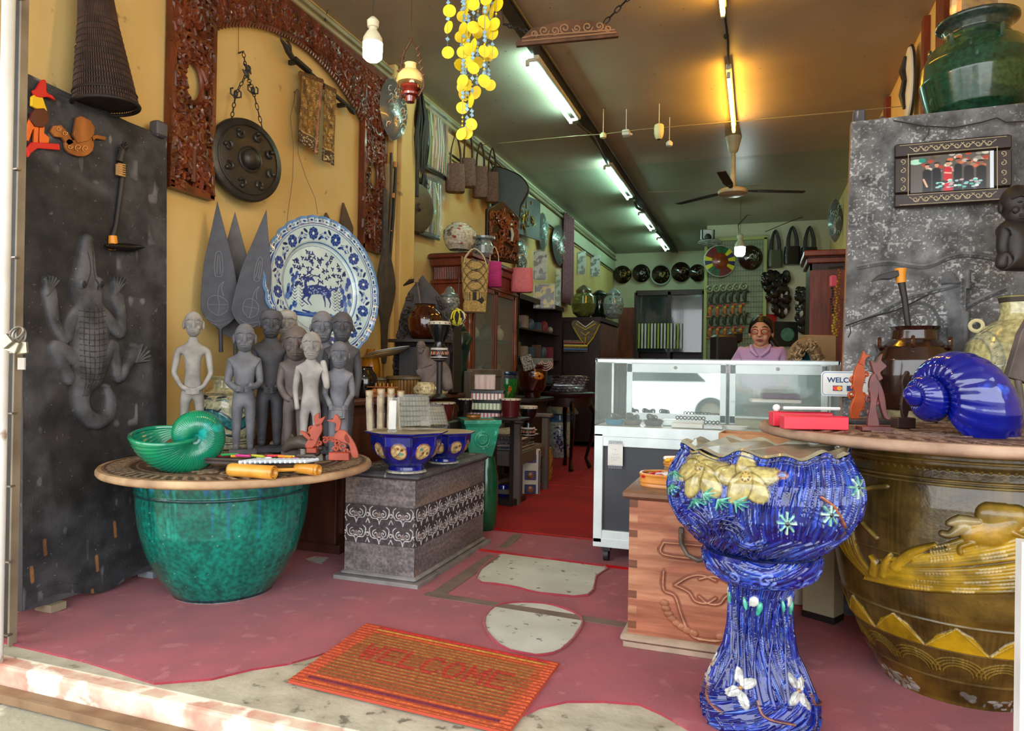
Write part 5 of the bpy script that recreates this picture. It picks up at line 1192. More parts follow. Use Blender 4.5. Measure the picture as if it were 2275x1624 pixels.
# framed photograph on the slab
A,B_,C_,D_ = (ony(x,y,SY-.03) for x,y in ((1988,462),(2246,446),(2243,302),(1988,322)))
fc = (A+B_+C_+D_)/4;t = thing('photo_frame','dark carved frame with a group photograph hanging on the grey slab','picture',fc);t.rotation_euler = (R(-3),0,R(-2));fw_,fh_ = (B_.x-A.x),(D_.z-A.z)*1.02
b = MB();bd = .062;M_fr = wood('dark_frame_wood','#33221c','#251813',rough=.4)
b.bbox((0,0,fh_/2-bd/2),(fw_,.025,bd),.006);b.bbox((0,0,-fh_/2+bd/2),(fw_,.025,bd),.006)
for q in (-1,1): b.bbox((q*(fw_/2-bd/2),0,0),(bd,.025,fh_-2*bd),.006)
b.build('frame',M_fr,t);b = MB()
for q in (-1,1):
    for k in range(8):
        x = -fw_/2+bd+(fw_-2*bd)*(k+.5)/8;b.tube([(x+P[0],-.0145,q*(fh_/2-bd/2)+P[1]) for P in spir(0,0,.014,9,1.1,k*3.14,1 if k % 2 else -1)],.0018,5);b.tube([(x-.025,-.0145,q*(fh_/2-bd/2)+.012),(x,-.0145,q*(fh_/2-bd/2)-.01),(x+.025,-.0145,q*(fh_/2-bd/2)+.012)],.0018,5)
    for k in range(4):
        z = -fh_/2+bd+(fh_-2*bd)*(k+.5)/4;b.tube([(q*(fw_/2-bd/2)+P[0],-.0145,z+P[1]) for P in spir(0,0,.013,9,1.1,k*3.14+1.5,1 if k % 2 else -1)],.0018,5)
for z in (-1,1): b.tube([(-fw_/2+bd*.8,-.0145,z*(fh_/2-bd*.85)),(fw_/2-bd*.8,-.0145,z*(fh_/2-bd*.85))],.0015,4);b.tube([(-fw_/2+bd*.3,-.0145,z*(fh_/2-bd*.15)),(fw_/2-bd*.3,-.0145,z*(fh_/2-bd*.15))],.0015,4)
for q in (-1,1): b.tube([(q*(fw_/2-bd*.85),-.0145,-fh_/2+bd*.8),(q*(fw_/2-bd*.85),-.0145,fh_/2-bd*.8)],.0015,4)
b.build('inlay',mat('cream_inlay','#b8a98c',rough=.6),t)
pw,ph = fw_-2*bd,fh_-2*bd;cv = Canvas(1.7,1,260,150,'#5a5450');rg = random.Random(1)
for k in range(60): cv.blob(rg.uniform(.3,1.6),rg.uniform(.55,1),.07,.05,rg.choice(['#8d8880','#b3aba0','#c96a4a','#6a5a4c','#d0c8bc','#a9402c','#57493e']))
cv.blob(.12,.85,.16,.08,'#a9d8c0');cv.blob(.25,.88,.08,.07,'#1c8a78')
for x,hh,c,s_ in ((.35,.70,'#15161c',.11),(.55,.72,'#121318',.11),(.78,.74,'#c02030',.10),(.98,.80,'#14161c',.10),(1.2,.72,'#17181c',.12),(1.45,.7,'#1b1818',.12)):
    cv.stroke([(x,0),(x,hh-.16)],s_*2.0,c);cv.blob(x,hh,.045,.065,'#8a5f4a' if x > .9 else '#c9957a');cv.blob(x,hh+.06,.06,.025,'#15161a')
cv.stroke([(.28,.35),(.35,.15)],.05,'#d8a890');cv.stroke([(.72,.5),(.84,.48)],.05,'#d8a890')
for k in range(40): cv.blob(rg.uniform(.55,1.45),rg.uniform(.08,.3),.05,.03,rg.choice(['#dfe6e4','#4fb6a8','#7fd0c0','#b9a0a8','#2c3438','#9ab8c0']))
cv.poly([(1.62,0),(1.7,0),(1.7,1),(1.62,1)],'#d9e2ea')
cv.mesh('photograph',mat('photo_gloss','#fff',rough=.15,paint=True),lambda U,V,Z: ((U-.5)*pw,-.004+0*U,(V-.5)*ph),t)
b = MB();b.box((0,.004,0),(pw+.02,.006,ph+.02));b.build('backing',M_dark,t,smooth=False)
# wire strung over the slab
b = MB();b.tube([ony(x,y,SY-.02) for x,y in ((1985,268),(2050,280),(2120,284),(2180,272),(2215,262),(2235,272),(2275,270))],.003,6);b.tube([ony(x,y,SY-.02) for x,y in ((2065,284),(2062,300),(2050,312))],.002,5)
tag(b.build('loose_cable',M_dark,None),'thin dark cable slung across the top of the grey slab','cable')
b = MB();b.tube([ony(x,y,SY-.045) for x,y in ((1878,724),(1890,720),(1930,706),(1990,690),(2020,676),(2062,655))],.0035,6);b.tube([ony(x,y,SY-.045) for x,y in ((1888,724),(1890,738),(1884,750))],.0025,5)
tag(b.build('loose_cable',M_dark,None),'dark wire bent across the slab beside the brown jar','cable')

A_,B_ = onz(1782,1372),onz(1852,1392);b = MB();b.box(((B_-A_).length/2,.05,.235),((B_-A_).length,.10,.40));b.m(1).box(((B_-A_).length/2,.05,.018),((B_-A_).length+.004,.104,.034))
o = b.build('cream_board',[mat('cream_board_paint','#c2b898','#ada280',5,.6),M_dark],None,A_,(0,0,math.atan2((B_-A_).y,(B_-A_).x)),smooth=False,bevel=.003);tag(o,'cream painted board with blackened foot standing on the floor behind the blue pedestal','board')
# ================================================================== ceiling things
M_tubeC = mat('cool_tube','#e8ffff',emit='#b4f2e0',es=80);M_tubeY = mat('warm_tube','#fff3d0',emit='#ffb838',es=80);M_fix = mat('fixture_white','#cfd0c6','#b9baae',8,.4)
TXL,TXR = -1.72,-.25
def tubelight(label,x,y0,y1,m,z=3.60,on=True,drop=0,side=.075):
    t = thing('fluorescent_lamp',label,'lamp',(x,(y0+y1)/2,z));L_ = y1-y0
    b = MB();b.tube([(-side,-L_/2+.03,-drop),(-side,L_/2-.03,-drop)],.016,12);b.build('tube',m,t)
    b = MB();b.bbox((0,0,.04),(.045,L_,.05),.008)
    for q in (-1,1): b.bbox((-side,q*(L_/2-.015),-drop),(.03,.025,.05),.004);b.bbox((-side/2,q*(L_/2-.015),.02-drop/2),(side,.02,.03),.004)
    b.build('batten',M_fix,t);return t
for k,(ya,yb) in enumerate(((5.38,6.82),(8.45,10.1),(11.1,12.45),(13.3,14.6))):
    tubelight('cool white tube lamp, %s of the row along the left side of the ceiling' % ('nearest','second','third','farthest')[k],TXL,ya,yb,M_tubeC)
tubelight('warm yellow tube lamp in the middle of the ceiling',TXR,6.05,7.5,M_tubeY,side=.0,z=3.61,drop=.03)
tubelight('warm tube lamp at the top edge of the picture',TXR,3.75,5.03,M_tubeY,side=.0,z=3.61,drop=.03)
b = MB();b.box((TXL+.02,8.6,3.675),(.10,13.2,.045));b.tube([(TXL+.09,2.1,3.66),(TXL+.09,15.3,3.66)],.012,6);b.tube([(TXL-.04,6.9,3.62),(TXL+.05,7.3,3.60),(TXL-.03,8.4,3.62)],.014,6);b.tube([(TXL,10.2,3.6),(TXL-.02,10.6,3.58),(TXL+.03,11.0,3.6)],.02,6);b.tube([(TXL,12.5,3.6),(TXL+.03,13.2,3.6)],.02,6)
tag(b.build('ceiling_conduit',mat('dark_conduit','#4a4032','#38302a',5,.5),None),'dark cable conduit running the length of the ceiling beside the tube lamps','conduit')
b = MB();b.tube([(TXR,5.1,3.68),(TXR+.01,5.6,3.66),(TXR,6.0,3.64)],.01,6);b.ball((TXR,5.55,3.67),.022,8,6);tag(b.build('lamp_cable',M_dark,None),'dark cable joining the two warm tube lamps','cable')
# sensors and bulbs on the cross wire
b = MB();b.tube([atd(x,y,d) for x,y,d in ((1062,323,dX(1062,-3.0)),(1110,318,7.2),(1280,302,7.0),(1340,298,6.9),(1420,288,6.8),(1500,281,6.7),(1620,271,6.6),(1720,262,6.5),(2010,236,dX(2010,1.13)))],.004,5)
tag(b.build('cross_wire',M_trim,None),'thin pale wire stretched across the shop under the ceiling','wire')
b = MB();b.tube([atd(x,y,d) for x,y,d in ((1440,427,9.0),(1540,423,9.0),(1640,415,9.0),(1900,397,dX(1900,1.12)))],.004,5)
tag(b.build('cross_wire',M_trim,None),'thin pale wire stretched behind the ceiling fan','wire')
b = MB();b.tube([atd(x,y,11.5) for x,y in ((1640,500),(1660,478),(1760,470),(1850,455))],.008,5);b.tube([atd(x,y,11.6) for x,y in ((1700,515),(1760,490),(1850,462))],.006,5);b.tube([atd(x,y,11.5) for x,y in ((1640,500),(1642,520),(1644,535))],.006,5)
tag(b.build('loose_cable',M_dark,None),'dark cables drooping from the right wall toward the far bulb','cable')
for (px,py,d,kind) in ((1340,302,6.9,0),(1391,296,6.9,1),(1464,292,6.75,2),(1487,320,7.1,3)):
    O = atd(px,py,d);t = thing(('dome_socket','motion_sensor','bulb_holder','ceiling_socket')[kind],('small yellowed dome socket where the conduit meets the cross wire','small white box sensor on the cross wire','cream barrel shaped bulb holder hanging on the cross wire','small white socket with wires under the ceiling')[kind],'fitting',O)
    b = MB()
    if kind == 2: b.lathe([(.02,-.075),(.036,-.06),(.046,-.02),(.048,.03),(.044,.06),(.03,.07)],20);b.tube([(0,0,.06),(0,0,3.69-O.z)],.004,6)
    elif kind == 1: b.bbox((0,0,0),(.07,.07,.06),.008);b.tube([(.03,0,0),(.06,0,-.02)],.01,8);b.tube([(0,0,.02),(0,0,3.69-O.z)],.003,6)
    else: b.lathe([(0,-.03),(.03,-.02),(.035,.01),(.02,.03)],16);b.tube([(0,0,.02),(0,0,3.69-O.z)],.003,6)
    b.build('housing',mat('yellowed_plastic','#d8cf9c',rough=.4) if kind in (0,2) else M_white,t)
    if kind == 2: b = MB();b.lathe([(.0,-.082),(.018,-.08),(.022,-.07)],14);b.build('socket',M_dark,t)
# ceiling fan
O = atd(1628,425,7.7);t = thing('ceiling_fan','old ceiling fan with cream hub and three dark blades','fan',O)
b = MB();b.lathe([(.0,-.055),(.10,-.05),(.155,-.03),(.16,0),(.14,.02),(.06,.035),(.03,.06),(.025,.42),(.05,.44),(.09,.60),(.09,.61),(0,.61)],36);b.build('hub',mat('cream_fan_paint','#c4ba9a','#a89e7e',9,.4),t)
M_fb = mat('dark_fan_blade','#2c2824',rough=.5)
for k,a in enumerate((R(2+19),R(122+22),R(242+22))):
    b = MB();b.at((0,0,0),(0,0,a));b.prism([(.14,-.02),(.3,-.055),(.78,-.05),(.80,-.03),(.80,.04),(.3,.045),(.14,.02)],.008,(0,0,.01),'z');b.box((.2,0,.0),(.14,.03,.012));b.build('blade',M_fb,t,smooth=False)
b = MB();b.tube([(0,0,.03),(.0,0,3.69-O.z)],.013,8);b.build('rod',M_dark,t)
# carved hanging board on chains
fr = Fr(1262,90,4.35);t = fr.thing('carved_board','carved brown board hanging on two chains under the ceiling','carving',rz=R(0))
M_cb = wood('brown_carved_board','#6a4a34','#4c3324',rough=.45)
pl(fr,t,'board',M_cb,[(1146,97),(1148,106),(1374,81),(1376,70),(1366,68),(1352,58),(1340,52),(1310,47),(1262,44),(1240,50),(1200,62),(1180,66),(1165,82),(1154,92)],.028,n=0)
scr(fr,t,'scrolls',mat('pale_carving_edge','#8f6d50',rough=.5),[spir(x,y,r,12,1.4,a,q) for x,y,r,a,q in ((1208,72,12,0,1),(1232,72,10,2,-1),(1254,66,13,1,1),(1280,66,10,3,-1),(1304,62,12,0,1),(1330,60,10,2,-1),(1350,66,8,1,1),(1186,80,8,1,-1))]+[[(1160,96),(1368,73)],[(1160,89),(1180,84),(1365,68)]],.006,-.018)
b = MB();top2 = atd(1410,5,4.0);top2.z = 3.69;Mi = (Matrix.Translation(fr.O) @ Matrix.Rotation(fr.rz,4,'Z')).inverted()
chain(b,fr(1342,50,0),fr(1402,12,-.2),6,.012,.004);chain(b,fr(1402,12,-.2),fr(1412,-8,-.25),3,.012,.004)
chain(b,fr(1172,72,0),fr(1118,38,.1),6,.012,.004);b.tube([fr(1118,38,.1),fr(1112,-8,.1)],.003,5);b.build('chain',M_dark,t)
# ------------------------------------------------------------------ bulbs and oil lamp
def bulb(label,px,py,d,s=1.0,es=40,col='#ffe9b8',cord=.5,energy=0):
    O = atd(px,py,d);t = thing('light_bulb',label,'bulb',O)
    b = MB();b.lathe([(0,-.052*s),(.022*s,-.05*s),(.032*s,-.040*s),(.034*s,.0),(.034*s,.008*s)],24);b.build('diffuser',mat('bulb_glow_'+col[1:],'#ffffff',emit=col,es=es),t)
    b = MB();b.lathe([(.034*s,.008*s),(.033*s,.025*s),(.022*s,.045*s),(.014*s,.055*s),(.014*s,.062*s),(.019*s,.064*s),(.021*s,.085*s),(.012*s,.095*s),(.006*s,.10*s)],20);b.build('housing',mat('bulb_plastic','#d9cfae',rough=.4),t)
    b = MB();b.tube([(0,0,.095*s),(.004,0,.095*s+cord*.4),(0,0,.095*s+cord)],.003,6);b.build('cord',M_dark,t);return t
bulb('lit light bulb hanging on a cord near the carved arch',828,102,3.0,1.25,230,'#ffdca0',3.7-atd(828,102,3.0).z-.12)
bulb('cool white bulb hanging at the back in front of the black shield',1644,552,10.5,2.3,60,'#eafff6',3.69-atd(1644,552,10.5).z-.22)
O = atd(912,175,3.4);t = thing('oil_lamp','hanging oil lamp with cream glass shade and red brown font','lamp',O);s = 1.0
b = MB();b.lathe([(.062,-.022),(.068,-.015),(.064,.01),(.045,.035),(.028,.045),(.026,.068),(.030,.072)],32);b.build('shade',mat('cream_glass','#d8c494','#c2a870',8,.2,coat=.5),t,solid=.003)
b = MB();b.lathe([(0,-.12),(.022,-.115),(.026,-.09),(.045,-.085),(.046,-.075),(.034,-.06),(.05,-.05),(.048,-.038),(.02,-.03),(.016,.0),(0,.0)],28);b.build('font',mat('red_brown_glass','#5a1c14',rough=.15,coat=.5),t)
b = MB();b.tube([(.02,-.02,-.03),(.022,-.02,.04)],.012,10);b.build('chimney',M_white,t)
M_vine = mat('rusty_vine','#3d2416',rough=.6)
b = MB()
for q in (-1,1):
    b.tube([(0,0,.19),(q*.02,0,.16),(q*.045,0,.12),(q*.052,0,.06),(q*.07,0,.0),(q*.072,0,-.05),(q*.045,0,-.09)],.005,6)
    for k in range(5): z = .14-.035*k;b.tube([(q*(.03+.008*k),0,z),(q*(.048+.008*k),-.006,z+.012)],[.008,.002],6)
b.ball((0,0,.19),.008);b.tube([(0,0,.19),(0,0,3.69-O.z)],.0016,5);b.build('hanger',M_vine,t)
# ------------------------------------------------------------------ capiz shell chime
My2,Mb2,Mg2 = mat('yellow_capiz','#ecd000','#d4b000',12,.4),mat('blue_glass_bead','#9fc4d8','#7a96a8',30,.2,alpha=.85),mat('small_dark_bead','#3c3a2c',rough=.4)
O = atd(1056,-30,2.25);t = thing('shell_chime','hanging chime of yellow shell discs and blue glass squares','chime',O)
b = MB();b.lathe([(0,.03),(.09,.03),(.10,.015),(.09,0),(0,0)],32);b.build('top_ring',mat('red_wood_ring','#5c1c12',rough=.4),t)
mp_ = 2.25/FPX;strands = [];rg = random.Random(14)
Sx = (1003,1014,1022,1035,1044,1052,1060,1070,1078,1086,1096,1106)
discs = {1014: (18,64,128,178),1003: (30,66,122),1022: (12,50,72,196),1035: (65,118,182,300,242),1044: (8,72,112,140,190,297),1052: (60,128,195),1060: (20,70,110,160,232,283),1070: (6,34,108,172),1078: (60,112,180),1086: (10,60,125,190),1096: (28,78,118),1106: (18,60)}
for i,px in enumerate(Sx):
    ys = sorted(discs[px]);yoff = rg.uniform(-.05,.05);x0 = (px-1056)*mp_
    b = MB();b.tube([(x0,yoff,0),(x0,yoff,-(ys[-1]+40)*mp_)],.0008,4);st_ = b.build('strand',mat('clear_thread','#8a8d7a',rough=.3),t)
    b = MB();b2 = MB();b3 = MB()
    for y in ys:
        a = rg.uniform(-.9,.9);r = .0205*rg.uniform(.93,1.07);b = MB();b.tube([(0,-.0007,0),(0,.0007,0)],r,26);b.build('shell_disc',My2,st_,(x0+rg.uniform(-.006,.006),yoff,-(y+30)*mp_),(0,0,a))
    yy = -25
    while yy < ys[-1]+6:
        if all(abs(yy-y) > 14 for y in ys):
            if rg.random() < .6: b2.at((x0,yoff,-(yy+30)*mp_),(0,rg.uniform(.4,.9),rg.uniform(0,1)));b2.bbox((0,0,0),(.011,.003,.011),.001)
            else: b3.at((x0,yoff,-(yy+30)*mp_));b3.ball((0,0,0),.0035,8,6)
        yy += 9
    if b2.v: b2.build('glass_bead',Mb2,st_)
    if b3.v: b3.build('small_bead',My2 if i % 2 else Mg2,st_)
# ================================================================== left wall beyond the arch
class WF:
    def __init__(s,cx,cy,off=.03): s.off = off;s.O = onwall(cx,cy,off);s.rz = R(90)
    def __call__(s,px,py,y=0.0): P = onwall(px,py,s.off);return Vector((P.y-s.O.y,y,P.z-s.O.z))
    def p2(s,pts): return [(lambda v: (v.x,v.z))(s(*p)) for p in pts]
    def thing(s,name,label,cat,group=None,rz=0): return thing(name,label,cat,s.O,s.rz+rz,group)
M_gb = mat('gloss_black_lacquer','#0f0f10','#1c1c1e',10,.12,coat=.8,bump=1.5,bscale=22)
def shield(label,fr,w_,h_,cols,seed,th=.05,name='wrapped_shield',grp=None,rz=0):
    t = fr.thing(name,label,'shield',grp,rz);b = MB();rg = random.Random(seed)
    b.grid(lambda u,v: ((2*u-1)*w_/2*math.sin(math.pi*max(.004,min(.996,v)))**.6,-th*math.sin(math.pi*v)**.5*math.cos((u-.5)*2.9),(v-.5)*h_),15,24);b.grid(lambda u,v: ((1-2*u)*w_/2*math.sin(math.pi*max(.004,min(.996,v)))**.6,.004,(v-.5)*h_),15,24);b.build('shell',M_gb,t)
    b = MB()
    for k in range(26):
        v = rg.uniform(-.33,.33);u = rg.uniform(-.3,.3);b.m(rg.randrange(len(cols)));P = [(u*w_+w_*.09*math.cos(a+k),-th*1.02*max(.05,math.cos((u*1.0+w_*.0)*2.6))-.002,v*h_+h_*.05*math.sin(a*1.3+k)) for a in (0,.8,1.6,2.4,3.2)];b.tube(P,.0035,5)
    b.build('painted_pattern',[mat('pattern_'+c[1:],c,rough=.3) for c in cols],t)
    b = MB();g = lambda u,v: ((2*u-1)*w_*.53*math.sin(math.pi*max(.02,min(.98,v)))**.5,-th*1.15*math.sin(math.pi*v)**.5*math.cos((u-.5)*2.9)-.004+rg.uniform(-.004,.004),(v-.5)*h_*1.05)
    b.grid(g,14,22);b.build('plastic_wrap',M_plas,t);return t
def shieldpx(label,x0,y0,x1,y1,cols,seed,off=.06,**k):
    fr = WF((x0+x1)/2,(y0+y1)/2,off);a,c = fr(x0,(y0+y1)/2),fr(x1,(y0+y1)/2);return shield(label,fr,(c.x-a.x)*.95,(fr(0.5*(x0+x1),y0)-fr(.5*(x0+x1),y1)).z,cols,seed,**k)
shieldpx('black painted shield wrapped in plastic right beside the carved arch',850,175,898,312,['#d9a23c','#e07a2a','#d8d8d0'],1,off=.10,rz=R(-12))
shieldpx('dark teal wrapped shield hanging below the wall pipe beside the gold picture',1196,472,1216,562,['#9fc4b8','#4f8f84'],3)
shieldpx('black wrapped shield with cream scrolls left of the pink netting',1226,500,1258,588,['#d8d4c0','#a9a48c','#d01f48'],4)
shieldpx('small wrapped shield half hidden by the pink bag handle',1145,532,1172,610,['#cfd8cc','#8aa894'],5)
# black tassel, plastic wrapped spear bundles, small gong
fr = WF(925,290,.08);t = fr.thing('fibre_tassel','long black fibre tassel hanging beside the pilaster','tassel')
b = MB();rg = random.Random(3)
for k in range(70):
    x,y = rg.uniform(-.09,.12),rg.uniform(-.05,.05);z0,z1 = rg.uniform(.25,.38),-rg.uniform(.25,.5);b.tube([(x*.4,y,z0),(x,y-.02,.1),(x*1.1+rg.uniform(-.02,.02),y,-.1),(x*.8,y,z1)],[.006,.012,.010,.002],5)
b.tube([(0,-.01,.42),(0,-.01,-.6)],.025,8);b.build('fibres',mat('black_fibre','#14110f','#2a2420',30,.6),t)
fr = WF(924,462,.07);t = fr.thing('small_gong','small greenish brown gong hanging on a chain below the black tassel','gong',rz=R(-22))
M_gg = mat('greenish_bronze','#4a4432','#38342a',9,.5,metal=.3,bump=.4)
b = MB();b.at((0,0,0),(R(90),0,0),(1,1.15,1));b.lathe([(0,.07),(.02,.068),(.03,.045),(.035,.04),(.15,.04),(.19,.03),(.2,.0),(.19,-.01),(0,-.01)],40);b.build('disc',M_gg,t)
b = MB();chain(b,(-.13,-.02,.2),(0,-.02,.52),7,.012,.004);chain(b,(.13,-.02,.2),(0,-.02,.52),7,.012,.004);b.build('chain',M_dark,t)
def bundle(label,pts,seed,cols,off=.05):
    cx,cy = sum(p[0] for p in pts)/4,sum(p[1] for p in pts)/4;fr = WF(cx,cy,off);t = fr.thing('wrapped_bundle',label,'bundle');rg = random.Random(seed)
    Q = [fr(*p) for p in pts];bil = lambda u,v: (Q[0]*(1-u)+Q[1]*u)*(1-v)+(Q[3]*(1-u)+Q[2]*u)*v
    b = MB()
    for k in range(26):
        u = rg.uniform(.1,.9);u2 = min(.95,max(.05,.5+(u-.5)*rg.uniform(.3,1.4)));b.m(rg.randrange(len(cols)));b.tube([bil(u2,.08)+Vector((0,-.02,0)),bil(u,.55)+Vector((0,-.035,0)),bil(u+rg.uniform(-.05,.05),.93)+Vector((0,-.02,0))],[.005,.008,.006],5)
    b.build('darts',[mat('bundle_'+c[1:],c,rough=.5) for c in cols],t)
    b = MB();b.prism([(q.x,q.z) for q in Q],.012,(0,.0,0));b.build('black_board',M_black,t)
    b = MB();b.grid(lambda u,v: tuple(bil(u,v)+Vector((0,-.05-.02*math.sin(u*3.1)+rg.uniform(-.008,.008),0))),14,20);b.build('plastic_wrap',M_plas,t);return t
bundle('upper plastic wrapped bundle of spears and darts on the left wall',[(944,232),(992,262),(995,405),(940,372)],2,['#8a9a4c','#b3a04a','#7a7468','#cfcfc4','#a4483a'])
bundle('lower plastic wrapped bundle of darts below the first one',[(938,385),(978,402),(976,535),(930,520)],4,['#7c8c84','#a9a04a','#bfc4bc','#7a3c5c','#4c7c78'])
# blowpipes and paddle
for lab,P,r,m_ in (('pale brown blowpipe leaning in the corner before the pilaster',[(858,365),(861,460),(857,555)],.030,wood('pale_bamboo_wood','#8a7350','#6f5a3c')),('dark blowpipe with white ring next to the pilaster',[(880,360),(874,480),(864,600)],.014,M_black),('thin brown stick between the blowpipes',[(869,340),(867,460),(862,560)],.012,M_tray)):
    b = MB();b.tube([onwall(x,y,.06 if r > .02 else .09) for x,y in P],r,10);o = b.build('blowpipe',m_,None);tag(o,lab,'pipe')
    if r == .014:
        for y0,y1 in ((360,372),(430,440),(512,514)): b = MB();A_ = onwall(878-(y0-360)*.07,y0,.09);b.tube([A_,onwall(878-(y1-360)*.07,y1,.09)],.017,8);b.build('binding',mat('tan_binding','#b5763a',rough=.5),o)
fr = WF(856,640,.12);t = fr.thing('paddle','long dark weathered wooden paddle leaning beside the blue platter','paddle')
b = MB();Q = smoothp(fr.p2([(857,545),(870,590),(876,640),(868,690),(860,722),(856,800),(850,800),(848,722),(841,680),(838,630),(846,580),(853,545)]),3,True);b.prism(Q,.03);b.tube([fr(855,420),fr(855,560),fr(856,700)],[.022,.03,.012],8);b.build('blade',mat('weathered_paddle','#4a4038','#33302c',12,.7,bump=.6),t,bevel=.004)
# two plain spear tips behind the platter
for lab,P in (('brown pointed spear blade rising behind the platter',[(752,530),(762,450),(783,505),(782,560)]),('small brown spear tip behind the top of the platter',[(716,500),(724,472),(733,490),(734,520)])):
    fr = WF(P[1][0],P[1][1]+40,.02);b = MB();b.prism(fr.p2(P+[(P[3][0],P[3][1]+60),(P[0][0],P[0][1]+60)]),.02);o = b.build('spear',mat('brown_spear_wood','#5c4634','#46352a',12,.6),None,fr.O,(0,0,R(90)),bevel=.003);tag(o,lab,'spear')
# ------------------------------------------------------------------ woven bags on the wall
M_wov = mat('brown_woven_cane','#6b4a3a','#4c3228',60,.6,bump=1,bscale=140);M_bagb = mat('black_leather','#1b1817','#262120',10,.45,bump=.3)
def bag(label,fr,w_,h_,dp,m,hh,hm=None,name='handbag',taper=.85,grp=None,rz=0,hr=.008,round_=.25):
    t = fr.thing(name,label,'bag',grp,rz);b = MB();n = 28
    def sec(z,s): return [(s*w_/2*math.copysign(abs(math.cos(a))**.45,math.cos(a)),s**.5*dp/2*math.copysign(abs(math.sin(a))**.6,math.sin(a)),z) for a in [2*math.pi*k/n for k in range(n)]]
    vs = [];zs = [(-h_,.82),(-h_*.97,.97),(-h_*.7,1.0),(-h_*.3,(1+taper)/2),(0,taper)]
    for z,s in zs: vs += sec(z,s)
    fs = [tuple(range(n-1,-1,-1))]+[(k*n+i,k*n+(i+1) % n,(k+1)*n+(i+1) % n,(k+1)*n+i) for k in range(len(zs)-1) for i in range(n)]+[tuple(range((len(zs)-1)*n,len(zs)*n))]
    b.add(vs,fs);b.build('body',m,t)
    b = MB();q = w_*taper*.30
    for y in (-dp*.3,dp*.3): b.tube(smoothp([(-q,y,-h_*.12),(-q,y,0),(-q*.85,y*.7,hh*.5),(0,y*.2,hh),(q*.85,y*.7,hh*.5),(q,y,0),(q,y,-h_*.12)],4),hr,6)
    b.build('handle',hm or m,t);return t
M_hand = mat('dark_strap','#3a271e',rough=.5)
for k,(x,y,w_,h_,d) in enumerate(((1012,366,42,62,5.5),(1040,354,34,62,5.35),(1067,372,32,68,5.5),(1093,384,30,66,5.6))):
    fr = Fr(x,y,dX(x,-2.86));bag('brown woven shoulder bag, %s from the pilaster in the row of four' % ('first','second','third','last')[k],fr,w_*fr.k*1.05,h_*fr.k,.12,M_wov,(60 if k < 2 else 50)*fr.k*1.1,M_hand,rz=R(10),taper=.86)
fr = Fr(1140,382,dX(1098,-2.93));t = fr.thing('hide_bag','large black animal hide satchel hanging below the wall pipe','bag')
b = MB();Q = smoothp(fr.p2([(1094,376),(1110,374),(1130,380),(1156,392),(1172,410),(1176,428),(1160,460),(1155,490),(1130,488),(1108,478),(1096,470),(1090,430)]),3,True);b.prism(Q,.16);b.build('body',M_bagb,t,bevel=.02)
b = MB();b.tube([fr(1096,378,-.02),fr(1086,352,0),fr(1080,330,.05)],.008,6);b.tube([fr(1120,380,-.02),fr(1098,356,0),fr(1080,330,.05)],.008,6);b.build('strap',M_hand,t)
# ------------------------------------------------------------------ tall display cabinet with turned columns
M_cab = wood('polished_red_wood','#7a3720','#582414',rough=.35);M_cabd = wood('dark_cabinet_wood','#2e1812','#20110d',rough=.4)
M_glass = mat('cabinet_glass','#cfe0dd',rough=.03,alpha=.14,spec=.8,coat=1.0)
X0,X1,Y0,Y1,ZT = -2.98,-2.57,6.12,7.50,2.20
t = thing('display_cabinet','tall red brown glass cabinet with turned corner columns behind the checked bag','cabinet',((X0+X1)/2,(Y0+Y1)/2,0));C_ = Vector(t.location);hx,hy = (X1-X0)/2,(Y1-Y0)/2
b = MB();b.bbox((0,0,ZT-.02),(2*hx+.06,2*hy+.08,.05),.012);b.bbox((0,0,ZT-.08),(2*hx+.02,2*hy+.03,.08),.01);b.box((0,0,ZT-.18),(2*hx-.02,2*hy-.02,.14));b.bbox((0,0,ZT-.27),(2*hx+.02,2*hy+.02,.035),.008)
for k in range(20): b.tube([(-hx+.03+k*(2*hx-.06)/19,-hy+.006,ZT-.24),(-hx+.03+k*(2*hx-.06)/19,-hy+.006,ZT-.13)],.008,6)
b.build('cornice',M_cab,t)
b = MB();b.box((0,-hy+.02,(ZT-.28)*.5+.3),(2*hx-.06,.02,ZT-.9));b.box((0,0,.32),(2*hx,2*hy,.56));b.box((-hx+.01,0,1.2),(.02,2*hy-.04,1.5));b.box((0,hy-.015,1.2),(2*hx-.04,.02,1.5));b.bbox((0,0,.04),(2*hx+.05,2*hy+.05,.08),.01);b.build('carcass',M_cab,t,smooth=False)
for z in (1.0,1.4): b = MB();b.box((.0,0,z),(2*hx-.06,2*hy-.08,.02));b.build('shelf',M_cabd,t,smooth=False)
col = [(.035,0),(.035,.05),(.022,.07),(.030,.09),(.022,.11),(.028,.16),(.030,.30),(.024,.42),(.030,.44),(.022,.47),(.026,.49),(.030,.55),(.030,.75),(.025,.9),(.03,.92),(.022,.95),(.026,1.0),(.03,1.1),(.028,1.3)]
for y in (-hy+.03,hy-.03): b = MB();b.lathe(col,16,(hx-.02,y,.62));b.build('column',mat('honey_turned_wood','#8a4a26','#6a3216',10,.3,coat=.4),t)
for y0_,y1_ in ((-hy+.08,0),(0,hy-.08)):
    b = MB();c_ = (y0_+y1_)/2;w_ = y1_-y0_
    for z in (.62,1.90): b.box((hx-.015,c_,z),(.03,w_,.06))
    for y in (y0_+.03,y1_-.03): b.box((hx-.015,y,1.26),(.03,.05,1.3))
    o = b.build('door',M_cab,t,smooth=False,bevel=.004);b = MB();b.box((hx-.015,c_,1.26),(.004,w_-.1,1.24));b.build('pane',M_glass,o,smooth=False)
rg = random.Random(6)
